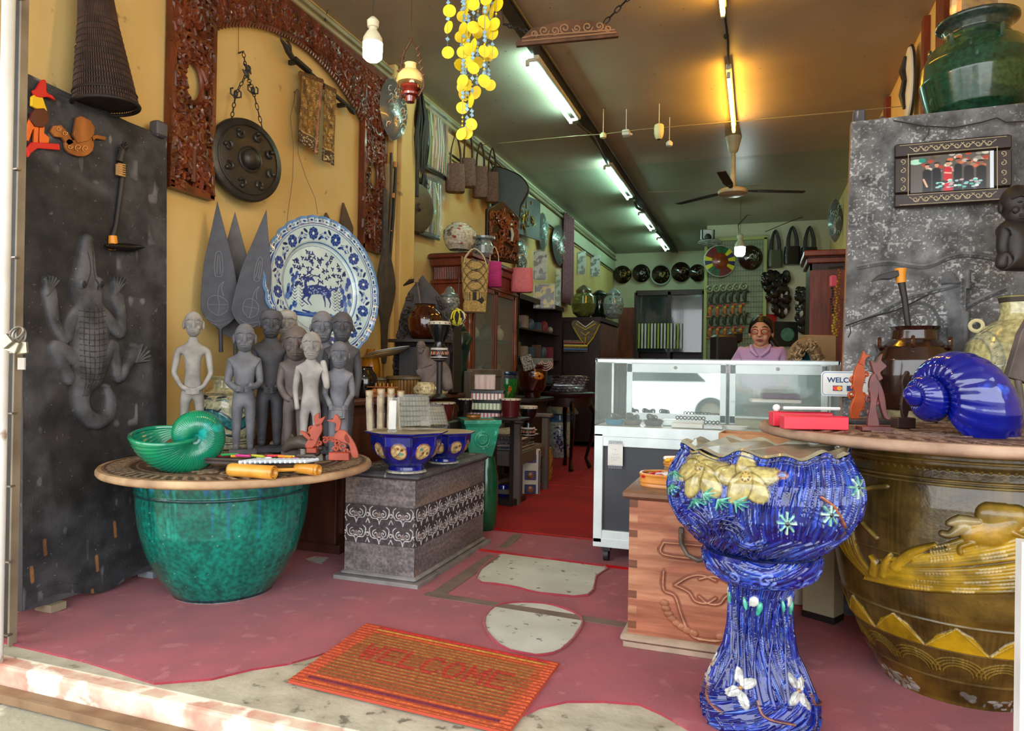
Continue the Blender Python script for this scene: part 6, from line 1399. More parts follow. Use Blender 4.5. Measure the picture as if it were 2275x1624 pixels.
for z,n_ in ((1.01,5),(1.41,4),(.61,5)):
    for k in range(n_):
        p = Vector((C_.x+.02,C_.y-hy+.2+k*(2*hy-.35)/max(1,n_-1),z));r = rg.uniform(.05,.08);b = MB();b.lathe([(r*.6,0),(r,r*.8),(r*.9,r*1.5),(r*.4,r*2),(r*.5,r*2.3)],18)
        c = rg.choice(['#3c5c58','#8f9a98','#5c3a26','#39465c','#a8a290']);tag(b.build('vase',mat('cabinet_vase_'+c[1:],c,rough=.25,coat=.4),None,p),'small glazed vase on a shelf inside the red brown glass cabinet','vase','vases in the glass cabinet')
# ------------------------------------------------------------------ pots on the cabinet and generic vases
def vase(label,px,py,d,wpx,prof,m,z=None,cat='vase',name='vase',cv=None,sx=1,lid=None,grp=None,seg=40):
    O = atd(px,py,d)
    if z is not None: O.z = z
    t = thing(name,label,cat,O,face(O),grp);r = wpx/2*d/FPX;P = [(a*r,h*r) for a,h in prof]
    if cv: cv.lathe('body',m,P,t)
    else: b = MB();b.lathe(P,seg,closed=True);b.build('body',m,t)
    if not lid:
        a,h = P[-1];b = MB();b.lathe([(a,h),(a*.92,h),(a*.86,h-.12*r),(0,h-.3*r)],seg);b.build('mouth',mat('dark_jar_inside','#3a332a',rough=.4),t)
    else: b = MB();b.lathe([(x*r,y*r) for x,y in lid[0]],seg);b.build('lid',lid[1],t)
    return t
def fcan(w_,h_,base,cols,seed,n=30,bands=(),bc='#2a2a2a',big=.04):
    cv = Canvas(w_,h_,200,100,base,True);rg = random.Random(seed)
    for k in range(n):
        x,y = rg.uniform(0,w_),rg.uniform(.15*h_,.85*h_);cv.blob(x,y,big*rg.uniform(.4,1),big*rg.uniform(.3,.7),rg.choice(cols),.001,rg.uniform(0,3))
        cv.stroke([(x,y),(x+rg.uniform(-.06,.06),y+rg.uniform(-.05,.05))],.006,rg.choice(cols))
    for y in bands: cv.band(y*h_,y*h_+.012,bc)
    return cv
P_round = [(.55,0),(.75,.25),(.98,.8),(1,1.1),(.85,1.45),(.6,1.6),(.62,1.7)]
vase('cream round jar with red and green figures on top of the tall cabinet',1020,566,6.55,74,[(.6,0),(.85,.3),(1,.8),(.98,1.1),(.75,1.4),(.48,1.5),(.5,1.6)],M_paint,ZT+.008,'jar','jar',fcan(1,.5,'#cfcbb8',['#a04a3c','#4a8a64','#6a6a64','#b8b4a4'],3,40))
vase('grey blue patterned planter with wide rim behind the cream jar',1072,548,7.0,58,[(.5,0),(.8,.3),(.85,.9),(.7,1.2),(.72,1.3),(.98,1.42),(1,1.6)],M_paint,ZT+.008,'planter','planter',fcan(1,.5,'#8f9a9e',['#4a5a6c','#3c4858','#c6ccca'],5,50))
# framed gold picture and carved panel leaning on top
fr = WF(1170,485,.10);t = fr.thing('framed_relief','dark framed picture with gold figures below the black satchel','picture',rz=R(-6))
b = MB();Q = fr.p2([(1146,515),(1190,535),(1192,448),(1150,425)]);b.prism(Q,.03);b.build('frame',M_cabd,t)
b = MB();rg = random.Random(1)
for k in range(26): b.m(k % 2);P = fr(rg.uniform(1158,1182),rg.uniform(455,505));b.tube([P+Vector((0,-.022,0)),P+Vector((rg.uniform(-.1,.1),-.026,rg.uniform(-.12,.12)))],[.012,.004],5)
b.build('gold_figures',[mat('gold_leaf','#c09a2c',rough=.35,metal=.5),mat('dull_gold','#8a7436',rough=.4)],t)
fr = Fr(1112,570,7.2,ZT+.01);t = fr.thing('relief_carving','dark carved wooden panel with small silver figure standing on the tall cabinet','carving',rz=R(48))
b = MB();b.prism([(-.22,0),(.26,0),(.26,.50),(.0,.62),(-.22,.5)],.04);b.build('panel',M_cabd,t,bevel=.006)
b = MB();carvepoly(b,[(-.20,.03),(.24,.03),(.24,.48),(0,.58),(-.2,.48)],5,90,.045,.012);b.v = [(y,-.026-x*.6,z) for x,y,z in b.v];b.build('scrolls',M_mahog,t)
b = MB();b.tube([(.12,-.04,.22),(.13,-.045,.30),(.11,-.04,.36)],[.010,.018,.012],8);b.ball((.11,-.045,.39),.016);b.build('silver_figure',mat('silver_inlay','#b9b9b4',rough=.3,metal=.6),t)
# ------------------------------------------------------------------ hanging bags at the tall cabinet
M_yb = mat('straw_weave','#fff','#b8b8b8',90,.7,paint=True,bump=.8,bscale=160)
fr = Fr(1056,578,dX(1056,-2.46));t = fr.thing('straw_bag','straw bag with black checked weave hanging on the tall cabinet','bag')
cv = Canvas(.5,.42,200,170,'#cbaa62')
for k in range(-10,14):
    for w_,o_ in ((.006,0),(.003,.010)): cv.stroke([(k*.062+o_,.17),(k*.062+.19+o_,.42)],w_,'#2e2820');cv.stroke([(k*.062+.19+o_,.17),(k*.062+o_,.42)],w_,'#3a3226')
for k in range(0,40): cv.stroke([(k*.0125,.10),(k*.0125,.165)],.004,'#33291e')
for k in range(5): cv.poly([(k*.125,.10),(k*.125+.03,.07),(k*.125+.06,.10),(k*.125+.03,.13)],'#2c2620')
cv.band(0,.012,'#6a5234')
w_,h_ = 62*fr.k,118*fr.k
def f(U,V,Z):
    a = U*2*math.pi;s = .80+.22*V;tilt = (V > .97)*(-.04)*np.cos(a)
    return s*w_/2*np.sign(np.cos(a))*abs(np.cos(a))**.5,s*.035*np.sign(np.sin(a))*abs(np.sin(a))**.7,(V-1)*h_+tilt*V
cv.mesh('body',M_yb,f,t,wrapu=True)
b = MB();M_cream2 = mat('cream_cord','#cdbd9c',rough=.6)
for y in (-.04,.04): b.tube(smoothp([(-w_*.38,y,-.03),(-w_*.34,y,.03),(-w_*.05,y*.3,.105),(w_*.28,y,.04),(w_*.42,y,-.06)],4),.005,6)
b.build('handle',M_cream2,t)
fr = Fr(1098,582,dX(1098,-2.48));bag('bright magenta ribbed basket bag hanging behind the straw bag',fr,34*fr.k,56*fr.k,.09,mat('magenta_weave','#c01c78','#a01460',70,.6,bump=1,bscale=120,stretch=(.2,.2,1)),34*fr.k,M_cream2,name='basket_bag',taper=.95,hr=.004)
fr = Fr(1160,596,dX(1160,-2.46));bag('salmon pink basket bag with two cord handles',fr,50*fr.k,54*fr.k,.12,mat('pink_weave','#d9707a','#c8606a',60,.6,bump=.5,bscale=120),32*fr.k,M_cream2,name='basket_bag',taper=.92,hr=.005)
# ================================================================== lettering helper
def text(s,size,m,parent,loc,rot,name='lettering',ext=.0008,bold=.0,sx=1.0):
    c = bpy.data.curves.new(name,'FONT');c.body = s;c.size = size;c.extrude = ext;c.align_x = 'CENTER';c.align_y = 'CENTER';c.offset = bold;c.materials.append(m)
    q = bpy.data.objects.new('x',c);COL.objects.link(q);bpy.context.view_layer.update();me = bpy.data.meshes.new_from_object(q.evaluated_get(bpy.context.evaluated_depsgraph_get()));bpy.data.objects.remove(q)
    o = bpy.data.objects.new(name,me);link(o,parent,loc,rot);o.scale = (sx,1,1);return o
def simple(name,label,cat,mb,m,loc=(0,0,0),rz=0,group=None,**k): return tag(mb.build(name,m,None,loc,(0,0,rz),**k),label,cat,group)
# ------------------------------------------------------------------ things on the sideboard
vase('round glossy black jar on the sideboard right of the statues',808,885,4.55,60,[(.6,0),(.8,.15),(1,.7),(1,1.3),(.9,1.7),(.65,2.0),(.6,2.2),(.66,2.3)],mat('black_glaze','#0c0b0c',rough=.1,coat=.8),SZ,'jar','jar')
vase('amber yellow glazed jar standing behind the right edge of the platter',822,870,5.05,44,[(.7,0),(1,.6),(1,2.6),(.85,3.6),(.5,4.2),(.4,4.6)],mat('amber_glaze','#a8690c','#8a5208',6,.2,coat=.5),SZ,'jar','jar')
ribm = mat('brown_ribbed_glaze','#8a5f1c','#6a4412',6,.3,coat=.4)
for lab,px,d,w_ in (('brown ribbed glaze pot half hidden behind the round black jar',846,5.05,60),('larger brown ribbed glaze pot next to the stone carving on the sideboard',905,4.95,84)):
    O = atd(px,866,d);O.z = SZ;t = thing('ribbed_pot',lab,'pot',O);r = w_/2*d/FPX;h_ = r*(1.3 if w_ < 70 else 1.05)
    b = MB();b.lathe([(r*.8,0),(r*.92,h_*.1),(r*.95,h_*.8),(r*.95,h_*.82)],120,fn=lambda a,z: 1+.02*math.cos(40*a));b.build('body',ribm,t)
    b = MB();b.lathe([(r*.98,h_*.80),(r*1.12,h_*.84),(r*1.12,h_*.97),(r*1.05,h_),(r*.9,h_),(r*.85,h_*.7),(0,h_*.6)],48);b.build('rim',mat('olive_rim','#6f5c3a','#574628',8,.5),t)
O = atd(848,812,5.05);O.z = SZ+.262
for k,c in enumerate(('#b59a6a','#b59a6a','#c9d6dc')):
    b = MB();b.lathe([(0,0),(.12,.004),(.155,.018),(.15,.022),(.11,.01),(0,.006)],36);o = simple('oval_dish',('lower tan dish of the tilted stack on the ribbed pot','middle tan dish of the tilted stack on the ribbed pot','white top dish of the tilted stack on the ribbed pot')[k],'dish',b,mat('dish_'+c[1:],c,rough=.3),O+Vector((.03*k,0,.01+.017*k)));o.rotation_euler = (0,R(-11),_y)
Pc = [(.6,0),(.95,.35),(1,.7),(.85,1.05),(.7,1.15),(.76,1.3)]
vase('cream glazed small pot with raised flowers near the edge of the sideboard',944,884,4.70,54,Pc,M_paint,SZ,'pot','pot',fcan(1,.4,'#d8c898',['#8a7a5c','#e8e0c4','#c49a6c'],8,24))
vase('cream glazed small pot behind the flowered one on the sideboard',974,878,4.95,44,Pc,M_paint,SZ,'pot','pot',fcan(1,.4,'#d2c68e',['#b8a468','#e4dcb8'],9,16))
O = atd(850,885,4.45);O.z = SZ;t = thing('wooden_toy_rack','small honey coloured wooden rack with pegs by the black jar','rack',O,_y)
b = MB();b.bbox((0,0,.02),(.17,.07,.04),.012);[b.ball((x,-.02,.045),.02) for x in (-.05,0,.05)];b.bbox((-.0,.01,.072),(.2,.05,.008),.002);b.build('base',mat('honey_turned_wood2','#a8642a','#83481c',30,.45),t)
for k in range(5): b = MB();b.tube([(-.045+.025*k,.01,.07),(-.045+.025*k,.01,.098)],.004,6);b.build('peg',M_bam,t)
b = MB();b.prism(smoothp([(-.14,0),(-.05,.035),(.08,.03),(.15,0),(.05,-.03),(-.08,-.03)],3,True),.02,(0,0,.011),'z');simple('flat_carving','dark flat leaf shaped carving lying on the sideboard before the cream pots','carving',b,M_blackwood,(lambda p: (p.x,p.y,SZ))(atd(905,888,4.45)),_y)
# carved dark bracket with jar and adze
fr = Fr(932,868,5.22,SZ);t = fr.thing('carved_bracket','dark pointed carved backboard with a small shelf behind the brown jar','bracket')
M_cbk = mat('charred_carved_wood','#3a332f','#26211f',12,.6,bump=.6)
pl(fr,t,'backboard',M_cbk,[(868,868),(872,770),(884,690),(900,640),(932,600),(960,632),(985,660),(1000,700),(996,790),(990,868)],.04,.08,n=0)
b = MB();Q = fr.p2([(868,868),(872,770),(884,690),(900,640),(912,640),(905,700),(895,780),(890,868)]);carvepoly(b,Q,3,60,.035,.014);Q = fr.p2([(960,632),(1002,700),(1004,790),(990,760),(978,690)]);carvepoly(b,Q,4,30,.035,.014);b.v = [(y,.055-x,z) for x,y,z in b.v];b.build('scrollwork',M_cbk,t)
b = MB();b.prism(smoothp([(x,y) for x,y in ((-.21,.05),(-.2,-.12),(-.05,-.17),(.2,-.14),(.22,.05))],3,True),.02,(0,0,fr(932,750).z),'z');b.build('shelf',M_cbk,t);b = MB();b.bbox((fr(910,800).x,-.03,fr(910,805).z*.5+.07),(.14,.12,fr(910,756).z-.02),.005);b.build('block',M_blackwood,t)
O = fr.O+Matrix.Rotation(_y,3,'Z') @ Vector((fr(944,0).x,-.05,fr(932,750).z+.012))
jar = vase('glossy red brown lugged jar standing on the small dark shelf',944,742,5.05,80,[(.62,0),(.8,.12),(.95,.6),(1,1.1),(.86,1.5),(.6,1.75),(.55,1.95),(.62,2.0)],mat('red_brown_glaze','#4a160a','#2c0d06',5,.12,coat=.7,stretch=(1,1,.15)),O.z,'jar','jar');jar.location = O
jar.location.z = O.z
for k in range(5): a = k*1.256;b = MB();b.ring((.118*math.cos(a),.118*math.sin(a),.19),.018,.006,10,5,'x');b.build('lug',MATS['red_brown_glaze'],jar)
t = thing('adze','small adze with pale head standing in the red brown jar','adze',O+Vector((0,0,.22)));b = MB();b.tube([(-.02,0,-.1),(-.055,0,.12),(-.075,0,.21)],.006,8);b.build('shaft',M_stat_brown,t)
b = MB();b.bbox((-.078,0,.225),(.03,.03,.05),.006);b.build('socket',mat('pale_socket','#8a744c',rough=.5),t);b = MB();b.tube([(-.08,0,.225),(-.13,0,.215),(-.185,0,.185)],[.010,.018,.006],10);b.build('blade',M_blackwood,t)
# twisted stone carving with a djembe in front
fr = Fr(960,872,4.88,SZ);t = fr.thing('stone_carving','grey brown carving of seated twisting figures on the sideboard','statue');J = [fr(*p) for p in ((965,866),(960,850),(952,825),(942,800),(938,780),(940,758),(958,800),(970,780),(975,755),(985,800),(990,830),(996,860),(936,835),(985,775))]
skin('body',J,[(0,1),(1,2),(2,3),(3,4),(4,5),(2,6),(6,7),(7,8),(7,13),(1,9),(9,10),(10,11),(3,12)],[.09,.08,.075,.05,.05,.058,.05,.04,.035,.05,.045,.04,.05,.04],mat('grey_brown_stone','#7d716c','#5c524e',12,.75,bump=.6),t)
b = MB();head_mb(b,tuple(fr(935,765,-.03)),.55);head_mb(b,tuple(fr(986,775,-.03)),.5);b.build('faces',MATS['grey_brown_stone'],t)
def djembe(label,px,yt,d,wt,h_,c,z=None,rows=True,grp=None,band=True,rot=0):
    fr = Fr(px,yt,d);O = fr.O.copy();hh = h_*fr.k;O.z = z if z is not None else O.z-hh;t = thing('drum',label,'drum',O,face(O),grp);r = wt/2*fr.k
    m = mat('drum_'+c[1:],c,rough=.18,coat=.5)
    b = MB();b.lathe([(r*.75,0),(r*.78,hh*.04),(r*.72,hh*.25),(r*.45,hh*.42),(r*.5,hh*.5),(r*.9,hh*.75),(r,hh*.97)] if band else [(r*.82,0),(r*.9,hh*.5),(r,hh*.95)],32);b.build('shell',m,t)
    b = MB();b.lathe([(r*1.03,hh*.93),(r*1.04,hh*1.0),(r*.98,hh*1.02),(0,hh*1.02)],32);b.build('skin',mat('drum_skin','#c8bfae','#b0a694',9,.6),t)
    b = MB();[b.ball((r*1.05*math.cos(k*.524),r*1.05*math.sin(k*.524),hh*.965),.004,6,5) for k in range(12)];b.build('stud',M_dark,t)
    if band:
        b = MB();b.m(0).lathe([(r*.765,hh*.10),(r*.755,hh*.24),(r*.74,hh*.24)],32)
        for k in range(24): a = k*math.pi/12;b.m(1+k % 2);b.tube([(r*.775*math.cos(a),r*.775*math.sin(a),hh*.12),(r*.76*math.cos(a+.13),r*.76*math.sin(a+.13),hh*.2),(r*.775*math.cos(a+.26),r*.775*math.sin(a+.26),hh*.12)],.004,5)
        for z_ in (.05,.26,.29): b.m(3);b.ring((0,0,hh*z_),r*.765,.003,32,5)
        b.build('painted_band',[M_dark,mat('band_red','#a03a2c',rough=.5),mat('band_sand','#a89878',rough=.5),M_white],t)
    return t
djembe('small glossy black djembe with painted band in front of the stone carving',977,716,4.62,48,82,'#0f1216')
O = atd(977,799,4.62);b = MB();b.lathe([(.05,SZ),(.05,SZ+.01),(.02,SZ+.03),(.02,O.z-.015),(.045,O.z-.004),(.045,O.z-.002)],20,(O.x,O.y,0));simple('small_stand','thin dark stand under the small black djembe','stand',b,M_blackwood)
fr = Fr(1000,690,5.9);vase('grey lidded ginger jar between carved bracket and straw bag',998,700,5.55,46,[(.5,0),(.8,.4),(1,1.1),(.95,1.6),(.8,1.75)],M_paint,None,'jar','jar',fcan(1,.5,'#8a9088',['#5c6a60','#4a5650','#b4b8a8'],12,40),lid=([(.9,1.72),(.92,1.9),(.5,2.2),(.42,2.5),(.2,2.75),(0,2.8)],mat('grey_green_lid','#5c6662',rough=.2,coat=.4)))
b = MB();O = atd(998,700,5.55);b.bbox((0,0,0),(.16,.16,O.z-SZ-.004),.01);simple('dark_pillar_stand','dark plain stand under the grey ginger jar','stand',b,M_blackwood,(O.x,O.y,(O.z+SZ)/2-.0))
fr = Fr(1016,705,5.3);t = fr.thing('rope_ball','knotted black, white and yellow rope ornament hanging left of the straw bag','ornament');rg = random.Random(2);b = MB()
for k in range(34):
    b.m(rg.choice((0,0,1,2,2)));a = rg.uniform(0,6.28);P = []
    for i in range(6): q = a+i*.5;s = Vector((math.cos(q)*math.cos(k),math.sin(k)*.8,math.sin(q)));P.append(s.normalized()*rg.uniform(.055,.068))
    b.tube(P,.007,5)
b.ball((0,0,0),.05);b.build('rope',[mat('rope_cream','#cfc6b0',rough=.7),mat('rope_yellow','#c8c020',rough=.6),mat('rope_black','#2a2420',rough=.7)],t);b = MB();b.tube([(0,0,.06),(.01,0,.3)],.003,5);b.build('cord',M_dark,t)
fr = Fr(1020,860,5.95);t = fr.thing('green_figure','dark green glazed standing figure right of the djembe','statue');b = MB();b.lathe([(.085,-.2),(.08,0),(.06,.2),(.09,.34),(.10,.40),(.085,.46),(.05,.48),(0,.49)],24);b.tube([(0,-.06,.32),(.06,-.09,.36),(.09,-.03,.42)],.022,8);b.ball((0,0,.5),.05);b.build('body',mat('dark_green_glaze','#1a3a30','#122822',8,.3,coat=.3),t)
b = MB();b.box((0,0,0),(.18,.18,.72));O = atd(1020,872,5.95);simple('dark_pillar_stand','dark plain stand under the green glazed figure','stand',b,M_blackwood,(O.x,O.y,.36),smooth=False)
# ------------------------------------------------------------------ slat back chair and armchair bench
M_tk = mat('grey_teak','#6d645f','#55504c',8,.65,bump=.5,stretch=(1,1,.3));M_tkd = mat('dark_teak','#3f3a36','#2f2b28',8,.6,bump=.4)
O = Vector((-2.04,5.76,0));t = thing('armchair','grey weathered wooden armchair piled with folded cloths','chair',O)
sx,sy = .22,.40
for nm,x,y,h_ in (('leg',sx,-sy,.66),('leg',sx,sy,.66),('leg',-sx,-sy,1.08),('leg',-sx,sy,1.08)): b = MB();b.bbox((x,y,h_/2),(.06,.06,h_),.006);b.build(nm,M_tk,t)
b = MB();b.bbox((0,0,.41),(2*sx,2*sy,.03),.005);b.build('seat',M_tk,t)
b = MB();b.bbox((sx-.01,0,.36),(.03,2*sy,.10),.004)
for y in (-sy,sy): b.bbox((0,y,.36),(2*sx,.03,.10),.004);b.bbox((0,y,.10),(2*sx,.03,.04),.004)
b.bbox((0.05,0,.16),(.03,2*sy,.04),.004);b.build('apron',M_tk,t)
for y in (-sy,sy): b = MB();b.bbox((-.02,y,.68),(2*sx+.16,.085,.035),.008);b.build('armrest',M_tk,t)
b = MB();b.bbox((-sx,0,1.06),(.03,2*sy,.07),.005);b.bbox((-sx,0,.62),(.03,2*sy,.05),.005);[b.bbox((-sx,-sy+.09+k*.088,.84),(.015,.05,.42),.003) for k in range(8)];b.build('backrest',M_tk,t)
# cloth stack on the armchair
for k in range(9):
    c = ('#8a8480','#4c5670','#a89c94','#5c4a48','#7a8290','#b0a8a4','#3c4258','#8c6c60','#9c948c')[k];b = MB();rg = random.Random(k)
    b.bbox((0,0,.008),(.32+rg.uniform(-.03,.03),.52+rg.uniform(-.06,.06),.014),.005);b.ring((0,0,.008),.05,.001,6,4)
    simple('folded_cloth','folded cloth, %s from the bottom in the pile on the armchair seat' % ('first','second','third','fourth','fifth','sixth','seventh','eighth','ninth')[k],'cloth',b,mat('cloth_'+c[1:],c,'#d8d4cc',40,.8,lo=.5,hi=.7),(-2.03+rg.uniform(-.02,.02),5.72+rg.uniform(-.04,.04),.427+.0155*k),rg.uniform(-.2,.2),'folded cloths on the armchair')
# boxes, drums, pots around the armchair
b = MB();b.bbox((0,0,.71),(.40,.42,.02),.004);[b.box((x,y,.35),(.025,.025,.70)) for x in (-.18,.18) for y in (-.19,.19)];simple('dark_side_table','dark thin legged side table under the striped gift boxes','table',b,M_blackwood,(-2.01,5.06,0));BZ = .722
for k,(yy,c1,c2) in enumerate(((905,'#b35a70','#e0c8cc'),(885,'#7fa070','#d8dcc0'),(865,'#a84a68','#c8d8c0'))):
    O = atd(1080+2*k,900,5.28);t = thing('striped_box','%s striped black lidded gift box in the stack of three' % ('bottom pink','middle green','top pink and green')[k],'box',(O.x,O.y,BZ+.073*k),_y+R(-10)+.05*k)
    b = MB();b.m(0).box((0,0,.024),(.235,.15,.048))
    for j in range(17): b.m(1+j % 2);b.box((-.11+.0138*j,-.0755,.024),(.010,.003,.046));
    b.m(0);b.build('body',[mat('stripe_base_'+c1[1:],c2,rough=.4),mat('stripe_'+c1[1:],c1,rough=.4),mat('stripe_light','#dcd8cc',rough=.4)],t,smooth=False);b = MB();b.bbox((0,0,.060),(.25,.165,.024),.003);b.build('lid',mat('black_box_lid','#1c1c1e',rough=.25),t)
O = atd(1078,850,5.30);t = thing('wrapped_box','pink beige striped box in plastic on top of the striped boxes','box',(O.x,O.y,BZ+.22),_y);b = MB();b.bbox((0,0,.055),(.15,.12,.11),.004);b.build('box',mat('pink_beige_box','#c49a80','#8c5c48',30,.4,stretch=(1,1,.1)),t);b = MB();b.bbox((0,0,.058),(.162,.132,.12),.006);b.build('plastic_wrap',M_plas,t)
djembe('maroon drum with white skin just behind the packets in the bowl',983,894,4.75,56,38,'#4a1614',None,band=False)
djembe('black drum with white skin left of the striped boxes',1034,886,5.0,34,30,'#141316',None,band=False)
djembe('maroon drum with white skin right of the striped boxes',1134,886,5.15,46,40,'#4a1418',BZ if False else None,band=False)
djembe('black djembe with carved band standing on the cloths in the armchair',1174,902,5.55,40,66,'#121214',.57)
O = atd(983,932,4.75);b = MB();b.bbox((0,0,.0),(.2,.2,O.z*2-.004),.01);simple('dark_side_stand','dark narrow stand under the maroon drum beside the sideboard','stand',b,M_blackwood,(O.x,O.y,0))
O = atd(1134,922,5.15);b = MB();b.bbox((0,0,-.012),(.24,.2,.02),.004);simple('small_shelf_board','dark small board under the right maroon drum resting on the arm of the chair','board',b,M_blackwood,(O.x,O.y,atd(1134,926,5.15).z))
gz = mat('sea_green_glaze','#2a9c7c','#1a7a62',8,.25,coat=.5,bump=1,bscale=30,c3='#5cc4a4',s3=26,t3=.6)
fr = Fr(1064,1012,4.75);t = fr.thing('square_pot','sea green square glazed pot with relief behind the chest','pot',rz=R(14));O = fr.O;s = 74*fr.k/2
b = MB();b.add([(x*k*s,y*k*s,z) for k,z in ((.68,0),(.86,.09),(1.0,.20),(1.12,.225),(1.12,.25)) for x,y in ((-1,-1),(1,-1),(1,1),(-1,1))],[(3,2,1,0)]+[(4*l+i,4*l+(i+1) % 4,4*l+4+(i+1) % 4,4*l+4+i) for l in range(4) for i in range(4)]);b.ring((0,-s*.96,.12),.05,.006,20,6,'y');b.ring((0,-s*.95,.12),.028,.006,20,6,'y');b.build('body',gz,t,smooth=False,bevel=.006)
b = MB();b.box((0,0,.238),(s*2.0,s*2.0,.01));b.build('soil_plate',mat('sand_fill','#8a7a50','#6a5c3a',20,.8),t,smooth=False)
vase('small yellow brown bowl standing on the square green pot',1052,936,4.72,32,[(.7,0),(1,.3),(.95,.5),(1.05,.62)],mat('yellow_brown_glaze','#a8742c','#8a5a1c',8,.3,coat=.4),fr.O.z+.252,'bowl','bowl')
vase('dark green glazed stool jar seen past the back corner of the chest',1078,1128,4.75,56,[(.7,0),(.9,.6),(1,2.2),(1,4.2),(.8,5.3),(.7,5.85)],mat('bottle_green_glaze','#145c38','#0c3c2a',6,.2,coat=.6),0,'jar','jar')
vase('round cobalt pot on the floor under the armchair',1118,1075,5.75,36,[(.7,0),(1,.5),(1,1.2),(.9,1.5),(.95,1.6)],M_bshell,.05,'pot','pot')
b = MB();b.box((0,0,.03),(.3,.3,.05));simple('wooden_block','low dark block under the round cobalt pot','block',b,M_blackwood,(lambda p: (p.x,p.y,0))(atd(1118,1075,5.75)),smooth=False)
fr = Fr(1178,1070,6.15,.0);t = fr.thing('tile_panel','cream and blue patterned ceramic panel under the armchair','tile')
b = MB();b.bbox((0,0,.20),(.17,.05,.40),.005);b.build('panel',mat('cream_tile','#cfc8b0',rough=.3),t);b = MB()
for z in (.05,.17,.32): b.m(0).bbox((0,-.028,z),(.10,.01,.08),.02);b.m(1).ball((0,-.034,z),(.03,.008,.03))
b.m(0);[b.bbox((x,-.028,.2),(.012,.012,.38),.003) for x in (-.075,.075)];b.build('pattern',[mat('tile_blue','#27306c',rough=.3),mat('tile_rust','#8a5a34',rough=.3)],t)
vase('tan patterned elephantine vase right of the armchair leg',1212,1072,6.85,32,[(.6,0),(.85,.5),(1,1.8),(1,3.2),(.85,4.4),(.7,4.9)],M_paint,0,'vase','vase',fcan(1,.5,'#b8924c',['#8a6a34','#d0b070','#5c4a2c'],22,60,(.93,),'#242a5c'))
# pots behind the armchair on a dark table
b = MB();b.bbox((0,0,.80),(.54,.84,.04),.008);b.box((-.03,0,.39),(.46,.76,.78));simple('dark_table','dark low table behind the armchair carrying the flowered pots','table',b,M_blackwood,(-2.27,6.66,0))
O = atd(1124,885,6.5)
vase('green glazed flower pot with blue rim and orange flower',1125,884,6.65,52,[(.62,0),(.85,.5),(1,1.2),(1,1.7),(.92,2.0),(1.0,2.1),(1.0,2.3)],M_paint,.821,'planter','planter',(lambda c: (c.band(.36,.5,'#0c2c4c'),c.blob(.80,.18,.03,.06,'#d87a2a',.004),c.blob(.78,.12,.02,.03,'#c8a040',.004),c.stroke([(.8,.14),(.76,0)],.012,'#b8b070'),c.blob(.72,.1,.02,.03,'#24508c'),c)[-1])(fcan(1,.5,'#1c7a2c',['#1c7a2c','#22883a'],31,10)))
vase('maroon glazed flower pot with orange poppy beside the green pot',1183,888,6.95,64,[(.55,0),(.58,.35),(.85,.55),(1,1.4),(1.02,1.8),(.95,2.0),(1.02,2.1),(1.02,2.3)],M_paint,.821,'planter','planter',(lambda c: (c.blob(.82,.33,.065,.05,'#c87828',.004),c.blob(.80,.36,.04,.03,'#e0a050',.004),c.blob(.82,.33,.015,.015,'#1a1010',.006),c.stroke([(.80,.28),(.74,.12)],.03,'#5c3a28'),c)[-1])(fcan(1,.5,'#3a0f0c',['#3a0f0c','#45130e'],33,10)))
fr = Fr(1172,806,6.75);t = fr.thing('woven_pouch','grey patterned woven pouch tucked in the pots','pouch');b = MB();b.bbox((0,0,0),(.11,.03,.15),.006);b.build('pouch',mat('grey_pattern_weave','#8c887c','#3c3a34',70,.7,lo=.48,hi=.52),t,None,(0,R(-18),0))
b = MB();b.bbox((0,0,0),(.30,.2,.11),.01);simple('grey_box','grey box with pink bead necklace drawn on it behind the maroon pot','box',b,mat('grey_box','#5c5a52',rough=.6),atd(1195,808,7.0),_y)
b = MB();[b.ring(tuple(Vector((0,0,-.01*k))),.035+.012*k,.004,16,5,'y',arc=(math.pi,2*math.pi)) for k in range(4)];simple('bead_necklace','pink and white bead necklace hanging on the grey box','necklace',b,mat('pink_beads','#c8a09a',rough=.4),atd(1212,800,6.85),_y)
# round black table, wrapped trays, plastic covered vase on the blue and white stool
O = atd(1264,872,7.75);t = thing('round_table','small black round table with curved legs near the showcase aisle','table',(O.x,O.y,0));b = MB();b.lathe([(0,.80),(.26,.80),(.285,.83),(.285,.85),(.27,.86),(0,.86)],40);b.lathe([(.24,.70),(.25,.80),(.23,.80)],40);b.build('top',M_cabd,t)
for k in range(4): a = k*math.pi/2+.4;b = MB();b.tube([(r*math.cos(a),r*math.sin(a),z) for r,z in ((.22,.76),(.30,.62),(.26,.35),(.20,.12),(.25,.02))],[.03,.028,.02,.018,.028],8);b.build('leg',mat('black_lacquer','#0e0c10',rough=.15,coat=.6),t)
for k in range(6): b = MB();b.bbox((0,0,0),(.36-.01*k,.30,.028),.004);b.tube([(-.18,-.152,0),(.0,-.156,.01),(.18,-.152,-.002)],.004,5);simple('wrapped_tray','plastic wrapped dark tray in the stack on the round black table','tray',b,mat('wrapped_tray','#4a444c','#8f8c94',26,.15,lo=.55,hi=.6,coat=.8),(O.x,O.y,.876+.03*k),_y+.12*k-.3,'wrapped trays on the round black table')
cvs = Canvas(1.2,.55,300,140,'#b9c4c4',True);rg = random.Random(9);cvs.band(.46,.55,'#4f6fae');cvs.band(0,.015,'#8a9090')
for k in range(150):
    x = rg.choice((.88,.9,.94,.55,.2,1.15));cvs.blob((x+rg.gauss(0,.035)) % 1.2,rg.uniform(.10,.40),rg.uniform(.008,.02),rg.uniform(.006,.014),rg.choice(['#2c4690','#1c2f6c','#5f7cb8']),.001,rg.uniform(0,3))
